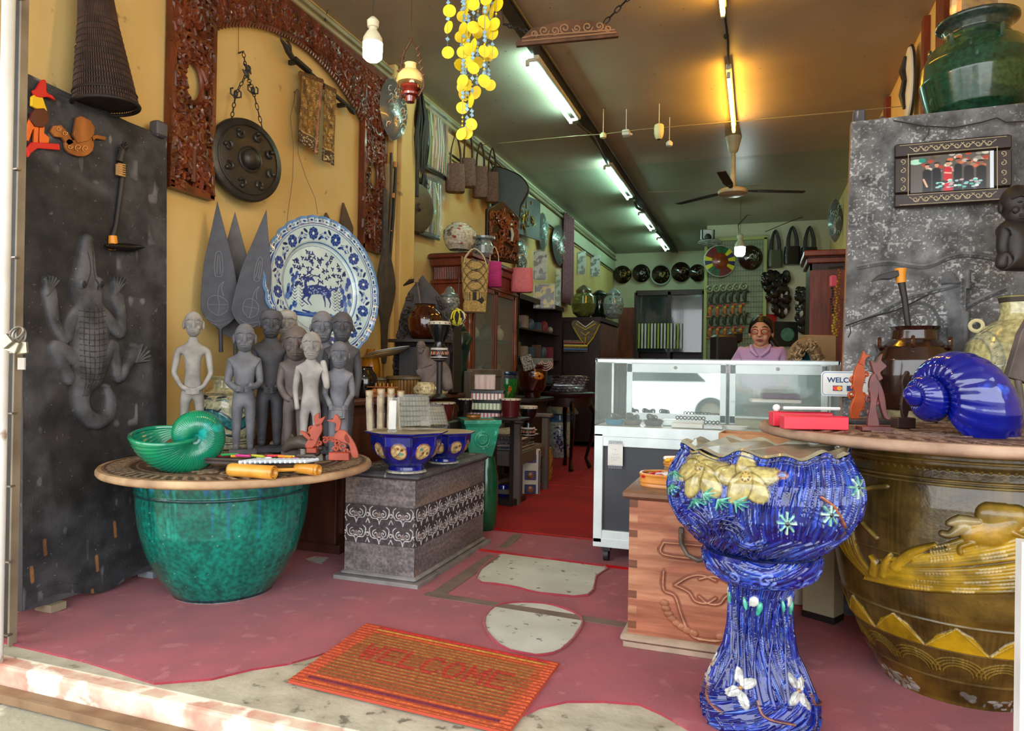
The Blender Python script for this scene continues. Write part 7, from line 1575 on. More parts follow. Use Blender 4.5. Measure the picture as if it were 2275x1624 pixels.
for k in range(6): cvs.poly([(k*.2+.05,.40),(k*.2+.11,.40),(k*.2+.10,.385),(k*.2+.06,.385)],'#1c1c20')
t = vase('hexagonal white garden stool painted with blue flowers by the aisle',1243,1010,8.75,62,[(.72,0),(.78,.2),(1,1.1),(1.02,1.7),(.96,2.4),(.86,2.75),(.84,3.1)],M_paint,0,'stool','garden_stool',cvs);SH = 31*8.75/FPX*3.1
O = t.location.copy();O.z = SH+.01;t = thing('wrapped_vase','green and gold vase under a plastic bag on the blue and white stool','vase',O);b = MB();b.lathe([(.05,0),(.11,.05),(.13,.12),(.09,.2),(.06,.24),(.08,.27)],28);b.build('vase',mat('green_gold_glaze','#5c9474','#b8943c',7,.25,coat=.5),t)
b = MB();rg = random.Random(5);b.grid(lambda u,v: ((.22-.15*v)*math.cos(u*6.283)*(1+.08*math.sin(u*31)),(.22-.15*v)*math.sin(u*6.283),v*.29+.01*math.sin(u*19)),40,10,cu=True);b.build('plastic_bag',M_plas,t)
# ================================================================== glass counter
KX0,KX1,KY,KD = -.87,.41,3.93,.50
M_alu = mat('white_aluminium','#e2eef0','#d2e0e2',8,.3,metal=.1,spec=.6);M_mirror = mat('mirror','#e6f0ee',rough=.02,metal=1.0);M_pane = mat('counter_glass','#d8f0ec',rough=.02,alpha=.10,spec=1.0,coat=1.0)
t = thing('glass_counter','white aluminium counter with a glass case on top in front of the woman','counter',((KX0+KX1)/2,KY+KD/2,0));hx,hy = (KX1-KX0)/2,KD/2
b = MB();b.box((0,0,.755),(2*hx,2*hy,.06));b.box((0,0,.12),(2*hx,2*hy,.05));b.box((0,-hy+.02,.70),(2*hx,.03,.06));b.box((0,-hy+.02,.15),(2*hx,.03,.08))
for x in (-hx+.025,hx-.025): b.box((x,0,.43),(.05,2*hy,.62))
b.build('body_frame',M_alu,t,smooth=False,bevel=.003)
b = MB();b.box((0,-hy+.03,.43),(2*hx-.08,.01,.52));b.build('front_panel',mat('dark_blue_grey_panel','#3c3f48','#33363e',4,.35),t,smooth=False)
b = MB();Z0,Z1 = .785,1.165
for y in (-hy+.006,hy-.006): b.box((0,y,Z1-.008),(2*hx,.012,.016));
for x in (-hx+.006,hx-.006): b.box((x,0,Z1-.008),(.012,2*hy,.016));b.box((x,hy-.006,.97),(.012,.012,Z1-Z0))
b.build('case_frame',M_alu,t,smooth=False)
for x0,x1,nm in ((-hx+.10,-hx+.70,'mirror_door'),(-hx+.72,hx-.02,'sliding_door')):
    b = MB();xc,w_ = (x0+x1)/2,x1-x0;y = -hy+.10 if nm == 'x' else hy-.03
    b.box((xc,y,Z1-.045),(w_,.02,.055));b.box((xc,y,Z0+.03),(w_,.02,.05));[b.box((x,y,.975),(.035,.02,.36)) for x in (x0+.017,x1-.017)]
    o = b.build('door',M_alu,t,smooth=False,bevel=.002);b = MB();b.box((xc,y,.975),(w_-.06,.006,.30));b.build('mirror' if nm == 'mirror_door' else 'pane',M_mirror if nm == 'mirror_door' else mat('grey_tinted_glass','#8fb0ac',rough=.04,alpha=.35,spec=1,coat=1),o,smooth=False)
    b = MB();b.at((xc,y-.012,Z1-.04),(R(90),0,0));b.lathe([(0,.008),(.010,.006),(.011,0)][::-1],16);b.build('lock',M_steel,o)
for nm,c_,d_ in (('pane',(0,-hy+.003,.975),(2*hx,.005,.37)),('pane',(0,0,Z1+.003),(2*hx,2*hy,.006)),('pane',(-hx+.003,0,.975),(.005,2*hy,.37)),('pane',(hx-.003,0,.975),(.005,2*hy,.37))): b = MB();b.box(c_,d_);b.build(nm,M_pane,t,smooth=False)
for x in (-hx+.07,hx-.07):
    for y in (-hy+.05,hy-.05): b = MB();b.at((x,y,0));b.tube([(-.014,0,.045),(.014,0,.045)],.036,18);b.box((0,.0,.085),(.05,.045,.03));b.build('wheel',mat('caster_rubber','#2a2a2c',rough=.5),t)
CO = Vector(t.location);cw = lambda px,py,y: (lambda p: p)(ony(px,py,y))
# notice on the panel and sign
O = ony(1367,1010,KY-.004);t = thing('paper_notice','small white fringed paper notice taped to the dark counter panel','notice',O);b = MB();b.box((0,0,0),(.085,.002,.125));b.build('paper',M_white,t,smooth=False)
b = MB();[b.box((-.036+.008*k,-.0006,q*.068),(.003,.002,.022)) for k in range(10) for q in (-1,1)];b.build('fringe',mat('grey_fringe','#9a9aa4',rough=.7),t,smooth=False)
for z,s in ((.03,'&'),(.004,'- - -'),(-.015,'- - - -'),(-.028,'- -')): text('~' if s == '&' else s,.022,mat('faint_ink','#8a90a4',rough=.6),t,(0,-.0018,z),(R(90),0,0))
O = ony(1882,853,3.455);t = thing('card_sign','white rounded WELCOME card sign fixed at the left edge of the grey slab','sign',O,R(2));t.scale = (.88,.88,.88);k = .0021
M_ink = mat('navy_ink','#1f3c6c',rough=.4)
def rrect(w_,h_,r): return [(sx_*(w_/2-r)+r*math.cos(a),sz*(h_/2-r)+r*math.sin(a)) for sx_,sz,a0 in ((1,1,0),(-1,1,90),(-1,-1,180),(1,-1,270)) for a in (R(a0),R(a0+30),R(a0+60),R(a0+90))]
b = MB();b.prism(rrect(.245,.128,.02),.006);b.build('plate',M_white,t);b = MB();P = rrect(.232,.115,.015);b.tube([(x,-.0035,z) for x,z in P],.0016,5,closed=True);b.build('border',mat('sign_blue','#3f78b4',rough=.4),t)
text('WELCOME',.036,M_ink,t,(-.005,-.0042,.018),(R(90),0,0),bold=.0009,sx=1.02)
b = MB();b.box((-.045,-.0038,-.023),(.044,.002,.028));b.box((.02,-.0038,-.023),(.044,.002,.028));b.build('card_badge',M_ink,t,smooth=False);b = MB()
for i,x in enumerate((-.054,-.036)): b.m(i);b.at((x,-.0052-.0002*i,-.023),(R(90),0,0));b.lathe([(.0118,-.0004),(.0118,.0004)],20)
b.build('badge_disc',[mat('badge_red','#e0321c',rough=.4),mat('badge_orange','#f0a01c',rough=.4)],t)
# contents of the case
rg = random.Random(3)
def cbox(lab,name,x,y,w_,d_,h_,m,grp=None,z=.787,rz=0): b = MB();b.bbox((0,0,h_/2),(w_,d_,h_),.004);return simple(name,lab,'tray' if 'tray' in name else 'box',b,m,(x,y,z),rz,grp)
for i,(x,c) in enumerate(((-.78,'#3c7c98'),(-.68,'#6c5c54'),(-.56,'#54483f'))):
    t = thing('trinket_dish',('blue','brown','dark brown')[i]+' shallow dish of dark trinkets in the left of the glass case','dish',(x,4.06+.02*i,.787));b = MB();b.lathe([(.045,0),(.06,.03),(.055,.03),(.04,.008),(0,.006)],28);b.build('dish',mat('dish_m'+c[1:],c,rough=.4),t)
    b = MB();[b.ring((rg.uniform(-.03,.03),rg.uniform(-.03,.03),.03+rg.uniform(0,.02)),.014,.004,10,5,rg.choice('xyz')) for k in range(14)];b.build('trinkets',mat('dark_trinket','#3c3836',rough=.3),t)
cbox('long white ring tray in front inside the glass case','display_tray',-.36,4.03,.17,.10,.028,M_white);cbox('white card tray right of the long ring tray','display_tray',-.22,4.03,.10,.10,.022,mat('off_white_tray','#c8ccd0',rough=.4));cbox('white slotted tray behind the ring tray','display_tray',-.36,4.16,.30,.10,.035,M_alu)
for k in range(12): b = MB();b.ring((0,0,.010),.009,.003,12,5,'y');b.box((0,0,.0),(.014,.01,.006));simple('ring','small dark ring standing in a white tray in the glass case','ring',b,M_dark,(-.43+.021*k,4.16 if k < 8 else 4.03,.8235 if k < 8 else .811),0,'rings in the glass case')
cbox('greenish card box at the right in the glass case','card_box',.0,4.2,.22,.14,.05,mat('olive_card','#8a8a6a',rough=.6));t = thing('oval_tin','oval glass dish of pink beads in the glass case','dish',(-.10,4.03,.787));b = MB();b.lathe([(.05,0),(.07,.02),(.065,.02),(.045,.006),(0,.006)],28,sy=.6);b.build('dish',M_white,t)
b = MB();b.bbox((0,0,0),(.52,.30,.006),.002);o = simple('glass_shelf','glass half shelf in the right of the counter case','shelf',b,M_pane,(.12,4.24,.93))
cbox('white folder lying on the glass shelf of the counter','paper_box',.10,4.22,.26,.16,.02,M_white,z=.934,rz=.1);cbox('purple velvet box on the glass shelf of the counter','velvet_box',.13,4.22,.20,.10,.03,mat('purple_velvet','#5c3a5c',rough=.7),z=.955,rz=.1)
b = MB();b.m(0).box((0,0,.004),(.36,.18,.008));[b.box((x,y,.02),(sx_,sy_,.04)) for x,y,sx_,sy_ in ((0,-.088,.36,.006),(0,.088,.36,.006),(-.178,0,.006,.18),(.178,0,.006,.18))]
simple('wooden_tray','empty pale wooden tray on a stool before the counter','tray',b,mat('pale_wood_tray','#c08a5c','#a87448',10,.5),(.02,3.62,.765),R(-6),smooth=False)
b = MB();b.bbox((0,0,.375),(.34,.22,.74),.01);simple('plain_stand','plain white stand under the pale wooden tray','stand',b,M_white,(.06,3.66,0))
# ------------------------------------------------------------------ the shop assistant
O = atd(1690,805,4.92);t = thing('person','woman in a lavender polo shirt and red framed glasses seated behind the counter','person',(O.x,O.y,0),face(O)+R(-6))
M_skin = mat('skin','#bd8a6c','#b38062',10,.5);M_shirt = mat('lavender_cotton','#b795bf','#ab89b4',12,.8,sheen=.2,bump=.3,bscale=20);M_hair = mat('black_hair','#0d0a0a','#161010',30,.35,bump=.5,stretch=(1,1,.1));M_jean = mat('dark_trousers','#2a3044',rough=.8)
DZ = .13;J = [(0,.02,.62),(0,.02,.80),(0,.01,.98),(0,.01,1.10),(0,.01,1.17),(0,-.005,1.235),(-.135,.02,1.115),(-.19,.02,.93),(-.12,-.17,.84),(-.05,-.22,.84),(.135,.02,1.115),(.19,.02,.93),(.12,-.17,.84),(.04,-.22,.84),(-.09,-.05,.58),(-.11,-.14,.57),(-.11,-.15,.12),(.09,-.05,.58),(.11,-.14,.57),(.11,-.15,.12),(-.11,-.2,.05),(.11,-.2,.05)]
E_ = [(0,1),(1,2),(2,3),(3,4),(4,5),(3,6),(6,7),(7,8),(8,9),(3,10),(10,11),(11,12),(12,13),(0,14),(14,15),(15,16),(0,17),(17,18),(18,19),(16,20),(19,21)]
J = [(x,y,z+(DZ if z > .3 else 0)) for x,y,z in J]
skin('body',J,E_,[.11,.10,.11,.085,.042,.045,.045,.038,.030,.026,.045,.038,.030,.026,.075,.065,.04,.075,.065,.04,.035,.035],M_skin,t)
J2 = [(0,.02,.66),(0,.02,.82),(0,.01,.98),(0,.012,1.085),(0,.015,1.135),(-.12,.015,1.105),(-.175,.015,1.0),(-.195,.0,.93),(.12,.015,1.105),(.175,.015,1.0),(.195,.0,.93)]
J2 = [(x,y,z+DZ) for x,y,z in J2]
skin('polo_shirt',J2,[(0,1),(1,2),(2,3),(3,4),(3,5),(5,6),(6,7),(3,8),(8,9),(9,10)],[(.15,.13),(.135,.12),(.14,.125),(.115,.09),(.06,.05),.068,.064,.062,.068,.064,.062],M_shirt,t)
b = MB();b.tube([(-.055,.04,1.165),(-.062,-.02,1.155),(-.05,-.065,1.12),(-.012,-.095,1.085)],[.010,.014,.016,.006],8,flat=1.5);b.tube([(.055,.04,1.165),(.062,-.02,1.155),(.05,-.065,1.12),(.012,-.095,1.085)],[.010,.014,.016,.006],8,flat=1.5);[b.ball((0,-.125,1.05-.03*k),.005,8,6) for k in range(2)];b.v = [(x,y,z+DZ) for x,y,z in b.v];b.build('collar',mat('lavender_collar','#c3a2cb',rough=.8),t)
hz = 1.385;b = MB()
b.ball((0,0,hz+.02),(.074,.088,.088),24,16);b.ball((0,-.022,hz-.035),(.054,.062,.070),20,14);b.ball((0,-.045,hz-.078),(.028,.028,.022),14,10)
b.tube([(0,-.085,hz+.022),(0,-.096,hz-.005),(0,-.102,hz-.024),(0,-.09,hz-.032)],[.007,.010,.015,.010],10)
for q in (-1,1): b.ball((q*.013,-.090,hz-.026),(.008,.009,.007),8,6);b.ball((q*.076,.012,hz-.005),(.010,.018,.030),10,8);b.ball((q*.032,-.058,hz-.035),(.022,.020,.026),12,8)
b.build('head',M_skin,t)
b = MB();b.tube([(-.024,-.083,hz-.056),(0,-.091,hz-.053),(.024,-.083,hz-.056)],[.003,.006,.003],8);b.tube([(-.02,-.082,hz-.062),(0,-.089,hz-.064),(.02,-.082,hz-.062)],[.003,.007,.003],8);b.build('lips',mat('lips','#8f4a44',rough=.4),t)
b = MB()
for q in (-1,1): b.m(0).ball((q*.030,-.079,hz+.006),(.011,.005,.003),12,8);b.m(1).ball((q*.030-.002,-.082,hz+.004),(.005,.003,.003),8,6);b.m(1).tube([(q*.014,-.086,hz+.032),(q*.032,-.086,hz+.038),(q*.052,-.074,hz+.030)],[.002,.004,.002],6)
b.build('eyes',[M_white,M_hair],t)
b = MB();[b.ring((q*.033,-.093,hz+.002),.024,.0024,20,6,'y',sy=.72) for q in (-1,1)];b.tube([(-.009,-.094,hz+.006),(.009,-.094,hz+.006)],.002,6);[b.tube([(q*.057,-.090,hz+.006),(q*.080,.0,hz+.012)],.002,6) for q in (-1,1)];b.build('glasses',mat('red_frames','#8a1420',rough=.25),t)
b = MB();b.lathe([(.080,-.02),(.083,.02),(.078,.06),(.055,.095),(0,.108)],28,(0,.012,hz+.016),sy=1.15);b.v = [(x,y if z > hz+.06 or y > -.03 else max(y,-.03-(.03)*max(0,(z-hz-.03)/.03)),z) for x,y,z in b.v]
b.ball((0,.06,hz-.0),(.074,.05,.08),16,12);b.tube([(.02,.10,hz-.01),(.07,.12,hz-.08),(.12,.11,hz-.16),(.15,.08,hz-.22)],[.03,.034,.03,.014],10);[b.tube([(q*.02,-.075,hz+.085),(q*.06,-.055,hz+.055),(q*.078,-.01,hz+.0)],[.012,.014,.008],8) for q in (-1,1)];b.build('hair',M_hair,t)
b = MB();[b.tube([(q*.03+.014*j-.02,-.225,.845),(q*.03+.012*j-.02,-.25,.835),(q*.03+.01*j-.02,-.262,.82)],[.009,.008,.006],6) for q in (-1,1) for j in range(4)];[b.tube([(q*.02,-.21,.85),(q*.0,-.235,.855)],.009,6) for q in (-1,1)];b.v = [(x,y,z+DZ) for x,y,z in b.v];b.build('fingers',M_skin,t)
b = MB()
for q in (-1,1): b.tube([(q*.08,-.02,.74),(q*.11,-.14,.71),(q*.112,-.15,.40),(q*.11,-.15,.09)],[.10,.085,.06,.055],14)
b.build('trousers',M_jean,t)
b = MB();b.bbox((0,0,.60),(.34,.30,.05),.02);[b.tube([(x*.15,y*.14,.58),(x*.18,y*.17,0)],.015,8) for x in (-1,1) for y in (-1,1)];simple('stool','low dark stool under the seated woman behind the counter','stool',b,M_blackwood,(O.x-.02,O.y+.06,0),0)
# ================================================================== back of the shop
PY = 12.6;px0 = ony(1568,600,PY).x;px1 = ony(1700,600,PY).x;zb = ony(1640,530,PY).z
M_mesh = mat('pale_green_board','#8f9a78','#7c8868',5,.6)
b = MB();b.box(((px0+XR)/2,PY+.25,ZC/2),(XR-px0,.08,ZC));struct('wall_partition',b,M_wallg,smooth=False)
t = thing('display_grid','pale green grid board with rows of hornbill ornaments at the back','board',((px0+px1)/2,PY,0));w_ = px1-px0
b = MB();b.box((0,.06,(zb+.3)/2),(w_,.02,zb-.3));b.build('board',M_mesh,t,smooth=False);b = MB();[b.box((-w_/2+w_*k/22,.04,(zb+.6)/2),(.006,.006,zb-.6)) for k in range(23)];[b.box((0,.04,.7+k*.09),(w_,.006,.006)) for k in range(int((zb-.7)/.09))];b.build('wire_grid',mat('grid_wire','#5c6650',rough=.5),t,smooth=False)
b = MB();[b.box((q*w_/2,.03,(zb+.3)/2),(.05,.05,zb-.3)) for q in (-1,1)];b.box((0,.03,zb),(w_+.05,.05,.05));b.build('frame',mat('yellow_green_frame','#9aa458',rough=.5),t,smooth=False)
proto = {}
for row,(y,kinds,n_) in enumerate(((642,'ring',6),(662,'dark',6),(690,'gold',5),(712,'dark',6),(737,'gold',5))):
    for k in range(n_):
        x = 1577+k*(15 if n_ == 6 else 17)+(3 if row % 2 else 0);O = ony(x,y-k*(1.2 if row < 4 else 0),PY-.02)
        if kinds not in proto:
            r_ = thing('hornbill_ornament','x','ornament',O);b = MB()
            if kinds == 'ring': b.ring((0,0,0),.05,.02,14,6,'y');b.ball((0,0,.0),.025,8,6);b.build('disc',mat('olive_ornament','#5c6644','#a8ac8c',30,.3,coat=.4),r_)
            else:
                c1,c2 = ('#2c3024','#3c4434') if kinds == 'dark' else ('#8a4a2c','#c87c4c');b = MB();b.tube([(.01,0,-.10),(-.01,0,-.03),(0,0,.03),(.02,0,.07)],[.018,.036,.028,.02],8);b.build('body',mat('bird_'+c1[1:],c1,c2,40,.4),r_);b = MB();b.tube([(.02,-.01,.07),(.05,-.01,.075),(.08,-.01,.06)],[.022,.016,.005],6);b.tube([(0,0,.09),(-.02,0,.12)],[.014,.005],6);b.build('beak',mat('beak_'+kinds,'#c84a3c' if kinds == 'gold' else '#3a4030',rough=.4),r_)
                if kinds == 'gold': b = MB();b.ball((0,-.005,.035),(.03,.03,.018),8,6);b.build('collar',mat('yellow_collar','#d0b020',rough=.4),r_)
                b = MB();b.tube([(-.06,0,-.11),(.07,0,-.11)],.010,6);b.build('perch',mat('perch_'+kinds,c2,rough=.5),r_)
            proto[kinds] = r_;first = r_
        else: first = dup(proto[kinds],O)
        first['label'] = ('round olive ornament in the top row on the grid board','dark green hornbill in the upper dark row on the grid board','red brown hornbill with yellow collar in the upper coloured row on the grid board','dark green hornbill in the lower dark row on the grid board','red brown hornbill with yellow collar in the lowest row on the grid board')[row];first['group'] = 'ornaments in row %s of the grid board' % ('one','two','three','four','five')[row]
# wheel shield, round shield, wall fan
fr = Fr(1599,580,dY(1599,12.5));t = fr.thing('painted_shield','round shield with coloured wheel segments around an orange centre','shield');r = 34*fr.k;b = MB();cs = ['#c8c81c','#1c4a2c','#6a1c1c','#24305c','#1c5c34','#5c1c2c']
for k in range(20): a0,a1 = k*math.pi/10,(k+1)*math.pi/10;b.m((k*3+k//3) % 6);b.prism([(r*.52*math.cos(a0),r*.52*math.sin(a0)),(r*math.cos(a0),r*math.sin(a0)),(r*math.cos(a1),r*math.sin(a1)),(r*.52*math.cos(a1),r*.52*math.sin(a1))],.03)
b.build('segments',[mat('seg_'+c[1:],c,rough=.35) for c in cs],t,smooth=False);b = MB();b.at((0,0,0),(R(90),0,0));b.lathe([(r*.53,0),(r*.53,.03),(r*.3,.06),(0,.07)],32);b.build('centre',mat('orange_brown_centre','#8a3a14','#5c2410',14,.3,coat=.4,bump=1),t);b = MB();b.ring((0,0,0),r,.015,48,6,'y');b.build('rim',mat('pale_rim','#a8b0a0',rough=.4),t)
M_rsh = mat('dark_shell_lacquer','#1a1210','#2c1c16',12,.12,coat=.8,bump=1,bscale=18)
def rshield(label,px,py,d,rpx,cols,seed,ring=False):
    fr = Fr(px,py,d);t = fr.thing('round_shield',label,'shield');r = rpx*fr.k;rg = random.Random(seed);b = MB();b.at((0,0,0),(R(90),0,0));b.lathe([(r,-.01),(r,0),(r*.8,.03),(r*.4,.08),(0,.10)],36);b.build('dome',M_rsh,t);b = MB()
    for k in range(30): a,q = rg.uniform(0,6.3),rg.uniform(0,r*.55);x,z = q*math.cos(a)+r*.15,q*math.sin(a)-r*.05;b.m(rg.randrange(len(cols)));b.tube([(x+.04*math.cos(i+k),-.10+.11*min(1,math.hypot(x,z)/r),z+.04*math.sin(i*1.3+k)) for i in range(4)],r*.03,5)
    b.build('painted_pattern',[mat('pattern_'+c[1:],c,rough=.3) for c in cols],t)
    if ring: b = MB();b.ring((0,0,0),r,.02,40,6,'y');b.build('rim',mat('pale_rim','#a8b0a0',rough=.4),t)
cr,gd = '#b8b4a0','#b08c34'
for k,(x,y,rp,cs) in enumerate(((1383,610,20,(gd,'#c8a84c')),(1425,607,20,(cr,'#8a8678')),(1468,610,22,(cr,gd)),(1513,604,22,('#a83a3c',gd,cr)),(1550,606,19,(cr,'#8c6a4c')))): rshield('dark round painted shield, %s from left on the back wall' % ('first','second','third','fourth','fifth')[k],x,y,dY(x,15.33),rp,cs,k,k == 2)
rshield('large black round shield right of the cool hanging bulb',1667,572,dY(1667,12.55),27,(cr,'#6c9c8c'),9)
fr = Fr(1573,530,dY(1573,12.5));t = fr.thing('wall_fan','grey wall fan mounted upside down on a white plate under the ceiling','fan');b = MB();b.bbox(tuple(fr(1573,519,.1)),(.20,.03,.18),.01);b.build('plate',M_white,t);b = MB();b.tube([fr(1560,510,0),fr(1560,530,0),fr(1573,538,-.03),fr(1586,530,0),fr(1586,510,0)],.014,8);b.ball(tuple(fr(1573,528,0)),(.06,.06,.07));b.build('yoke',M_dark,t);b = MB();c_ = fr(1575,540,-.05);[b.ring(tuple(c_+Vector((0,0,-.02*k))),.20-.045*k*k*.4,.006,36,5) for k in range(-1,3)];[b.tube([c_+Vector((.2*math.cos(a),.2*math.sin(a),0)),c_+Vector((.04*math.cos(a),.04*math.sin(a),-.05))],.003,4) for a in [k*.26 for k in range(24)]];b.build('cage',mat('grey_cage','#8f988c',rough=.4),t);b = MB();[b.prism([(c_.x+.03*math.cos(a),c_.y+.03*math.sin(a)),(c_.x+.18*math.cos(a-.3),c_.y+.18*math.sin(a-.3)),(c_.x+.18*math.cos(a+.3),c_.y+.18*math.sin(a+.3))],.004,(0,0,c_.z-.0),'z') for a in (0,2.1,4.2)];b.build('blade',mat('fan_grey','#5c645c',rough=.4),t)
# back cabinets, pots and clothing on the left
def cab(label,name,x0,x1,y0,y1,zt,shelves,items,seed,open_='x',cols=('#3c3438','#6a4a34','#7c2c3c','#5c4438','#3c4c5c','#8a7c70'),front=None):
    t = thing(name,label,'cabinet',((x0+x1)/2,(y0+y1)/2,0));hx_,hy_ = (x1-x0)/2,(y1-y0)/2;b = MB();b.box((0,0,zt-.03),(2*hx_+.04,2*hy_+.04,.06));b.box((0,0,.04),(2*hx_,2*hy_,.08));b.box((-hx_+.01,0,zt/2),(.02,2*hy_,zt-.06));[b.box((0,q*(hy_-.012),zt/2),(2*hx_,.024,zt-.06)) for q in (-1,1)];b.build('carcass',M_cabd,t,smooth=False)
    for z in shelves: b = MB();b.box((0,0,z-.01),(2*hx_-.04,2*hy_-.04,.02));b.build('shelf',M_cabd,t,smooth=False)
    rg = random.Random(seed)
    for z in shelves:
        for k in range(items):
            c = rg.choice(cols);h_ = rg.uniform(.08,.18);b = MB();y = y0+.12+(y1-y0-.24)*(k+.5)/items+rg.uniform(-.03,.03)
            if rg.random() < .5: b.lathe([(.04,0),(.06,h_*.4),(.05,h_*.8),(.03,h_)],14)
            else: b.bbox((0,0,h_/2),(.10,.12,h_),.008)
            tag(b.build('trinket',mat('trinket_'+c[1:],c,rough=.4),None,(x1-.12,y,z+.002)),'small dim trinket on the shelves of the %s' % label,'trinket','trinkets in the '+label)
    return t
cab('dark open shelf cabinet beyond the glass cabinet','shelf_cabinet',-2.98,-2.60,7.62,9.55,1.98,(.5,.9,1.25,1.6),6,2)
t = cab('brown cabinet carrying three big jars','jar_cabinet',-2.98,-2.10,9.75,11.1,1.86,(),0,3);b = MB();b.box((.43,0,.93),(.02,1.3,1.7));b.box((0,-.66,.93),(.84,.01,1.7));b.build('front_panel',M_cab,t,smooth=False)
jd = 10.1
vase('olive gold round lidded jar on the brown cabinet',1296,697,jd-.1,56,[(.5,0),(.85,.3),(1,1),(.9,1.6),(.55,1.9)],M_paint,1.865,'jar','jar',fcan(1,.5,'#5c6430',['#8a8a3c','#4a5428','#7a5c34'],41,24),lid=([(.6,1.88),(.62,2.1),(.3,2.4),(.12,2.5),(0,2.55)],mat('olive_lid','#4a4630',rough=.25,coat=.4)))
vase('black green lidded jar between the two painted jars on the brown cabinet',1331,697,jd+.5,42,[(.5,0),(.9,.5),(1,1.6),(.8,2.4),(.75,2.6)],mat('black_green_glaze','#0c1c14',rough=.12,coat=.7),1.865,'jar','jar',lid=([(.8,2.6),(.85,2.75),(.4,3.1),(0,3.2)],mat('black_green_glaze','#0c1c14')))
vase('pale blue and white lidded jar at the right on the brown cabinet',1362,697,jd+.1,46,[(.5,0),(.85,.4),(1,1.3),(.9,1.9),(.6,2.2)],M_paint,1.865,'jar','jar',fcan(1,.5,'#8c9c98',['#4c6468','#6c8080','#b4c0bc'],43,40),lid=([(.65,2.2),(.66,2.4),(.4,2.7),(.1,2.9),(0,3.0)],mat('grey_lid','#6c7876',rough=.25,coat=.4)))
fr = Fr(1290,740,dY(1290,9.70));fr = Fr(1300,740,dY(1300,9.70));t = fr.thing('beaded_collar','black and yellow beaded collar and skirt hanging on the brown cabinet','garment');pl(fr,t,'cape',mat('black_bead_cloth','#241a14','#6c5a20',50,.5),[(1270,715),(1282,712),(1300,724),(1318,712),(1332,718),(1330,730),(1312,760),(1300,774),(1288,756),(1272,730)],.03)
scr(fr,t,'bead_rows',mat('yellow_beads','#c0a020',rough=.4),[[(1278,720),(1300,733),(1322,719)],[(1274,728),(1290,755),(1302,768)],[(1332,720),(1318,750),(1302,770)],[(1290,738),(1300,745),(1310,737)],[(1300,748),(1300,760)]],.008,-.02);scr(fr,t,'white_beads',M_white,[[(1282,714),(1300,727),(1318,713)]],.007,-.02)
pl(fr,t,'skirt',mat('black_bead_cloth','#241a14'),[(1252,756),(1306,756),(1306,782),(1252,782)],.03,0,0);scr(fr,t,'colour_bands',mat('red_beads','#8a1c24',rough=.4),[[(1253,762),(1305,762)]],.012,-.02);scr(fr,t,'yellow_band',mat('yellow_beads','#c0a020'),[[(1253,769),(1305,769)]],.018,-.02);scr(fr,t,'blue_band',mat('blue_beads','#24508c',rough=.4),[[(1253,777),(1305,777)]],.014,-.02)
for k,(x,y,w_,h_,d,c,c2,lab) in enumerate(((1209,658,50,58,8.3,'#c8b40c','#2a2418','yellow and black patterned pack in plastic hanging over the dark shelves'),(1240,640,14,90,9.2,'#4c5c2c','#98a89c','narrow green wrapped pack hanging beside the pink netting'),(1200,590,34,70,8.6,'#2c3c44','#a8b8b0','clear wrapped dark pack above the yellow pack'),(1292,585,20,56,10.9,'#3c4840','#a0b0a8','grey wrapped pack above the olive jar'),(1322,590,24,52,11.3,'#4c5854','#c8d4d0','silvery wrapped pack above the black green jar'))):
    fr = Fr(x,y,dX(x,-2.54 if x < 1230 else -2.93));t = fr.thing('wrapped_pack',lab,'pack');b = MB();b.bbox((0,0,0),(w_*fr.k*.85,.03,h_*fr.k*.9),.01);b.build('content',mat('pack_'+c[1:],c,c2,14,.4,lo=.45,hi=.52),t);b = MB();b.bbox((0,-.005,0),(w_*fr.k,.05,h_*fr.k),.012);b.build('plastic_wrap',M_plas,t)
fr = WF(1264,578,.10);b = MB();b.grid(lambda u,v: ((u-.5)*.75*(1-.15*v),.02*math.sin(u*28),(v-.5)*1.45),40,8);simple('netting','dusty pink hanging netting on the left wall before the corner','textile',b,mat('dusty_pink_net','#8a5c68','#6c4450',40,.8),fr.O,R(90),solid=.006)
b = MB();b.box((0,0,1.2),(.42,.06,2.4));O = ony(1397,700,14.3);simple('wooden_screen','reddish brown wooden panel left of the barred cabinet at the back','panel',b,M_cab,(O.x,O.y,0),smooth=False)
x0,x1 = ony(1412,700,14.2).x,ony(1563,700,14.2).x;zA,zB_ = ony(1490,782,14.2).z,ony(1490,655,14.2).z;t = thing('barred_cabinet','dark glass fronted cabinet with vertical white bars painted as street reflection at the back','cabinet',((x0+x1)/2,14.45,0));w_ = x1-x0
b = MB();b.box((0,.25,1.35),(w_,.03,2.7));[b.box((x,0,1.35),(.06,.5,2.7)) for x in (-w_/2,0,w_/2)];b.box((0,0,zA-.2),(w_,.5,.1));b.box((0,0,zB_+.05),(w_,.5,.1));b.box((0,0,.5),(w_,.48,1.0));b.build('frame',M_cabd,t,smooth=False);b = MB();b.box((0,-.2,(zA+zB_)/2),(w_-.06,.01,zB_-zA));b.build('pane',mat('dark_glass','#3c4a4c',rough=.04,alpha=.5,spec=1,coat=1),t,smooth=False)
for k in range(14): b = MB();b.box((-w_/2+.08+k*(w_-.5)/13,-.27,zA+.32),(.035,.03,.5));b.build('bar',M_white if k % 3 else mat('lime_reflection','#a8b43c',rough=.4),t,smooth=False)  # white and lime bar colours stand in for the street reflected in the glass
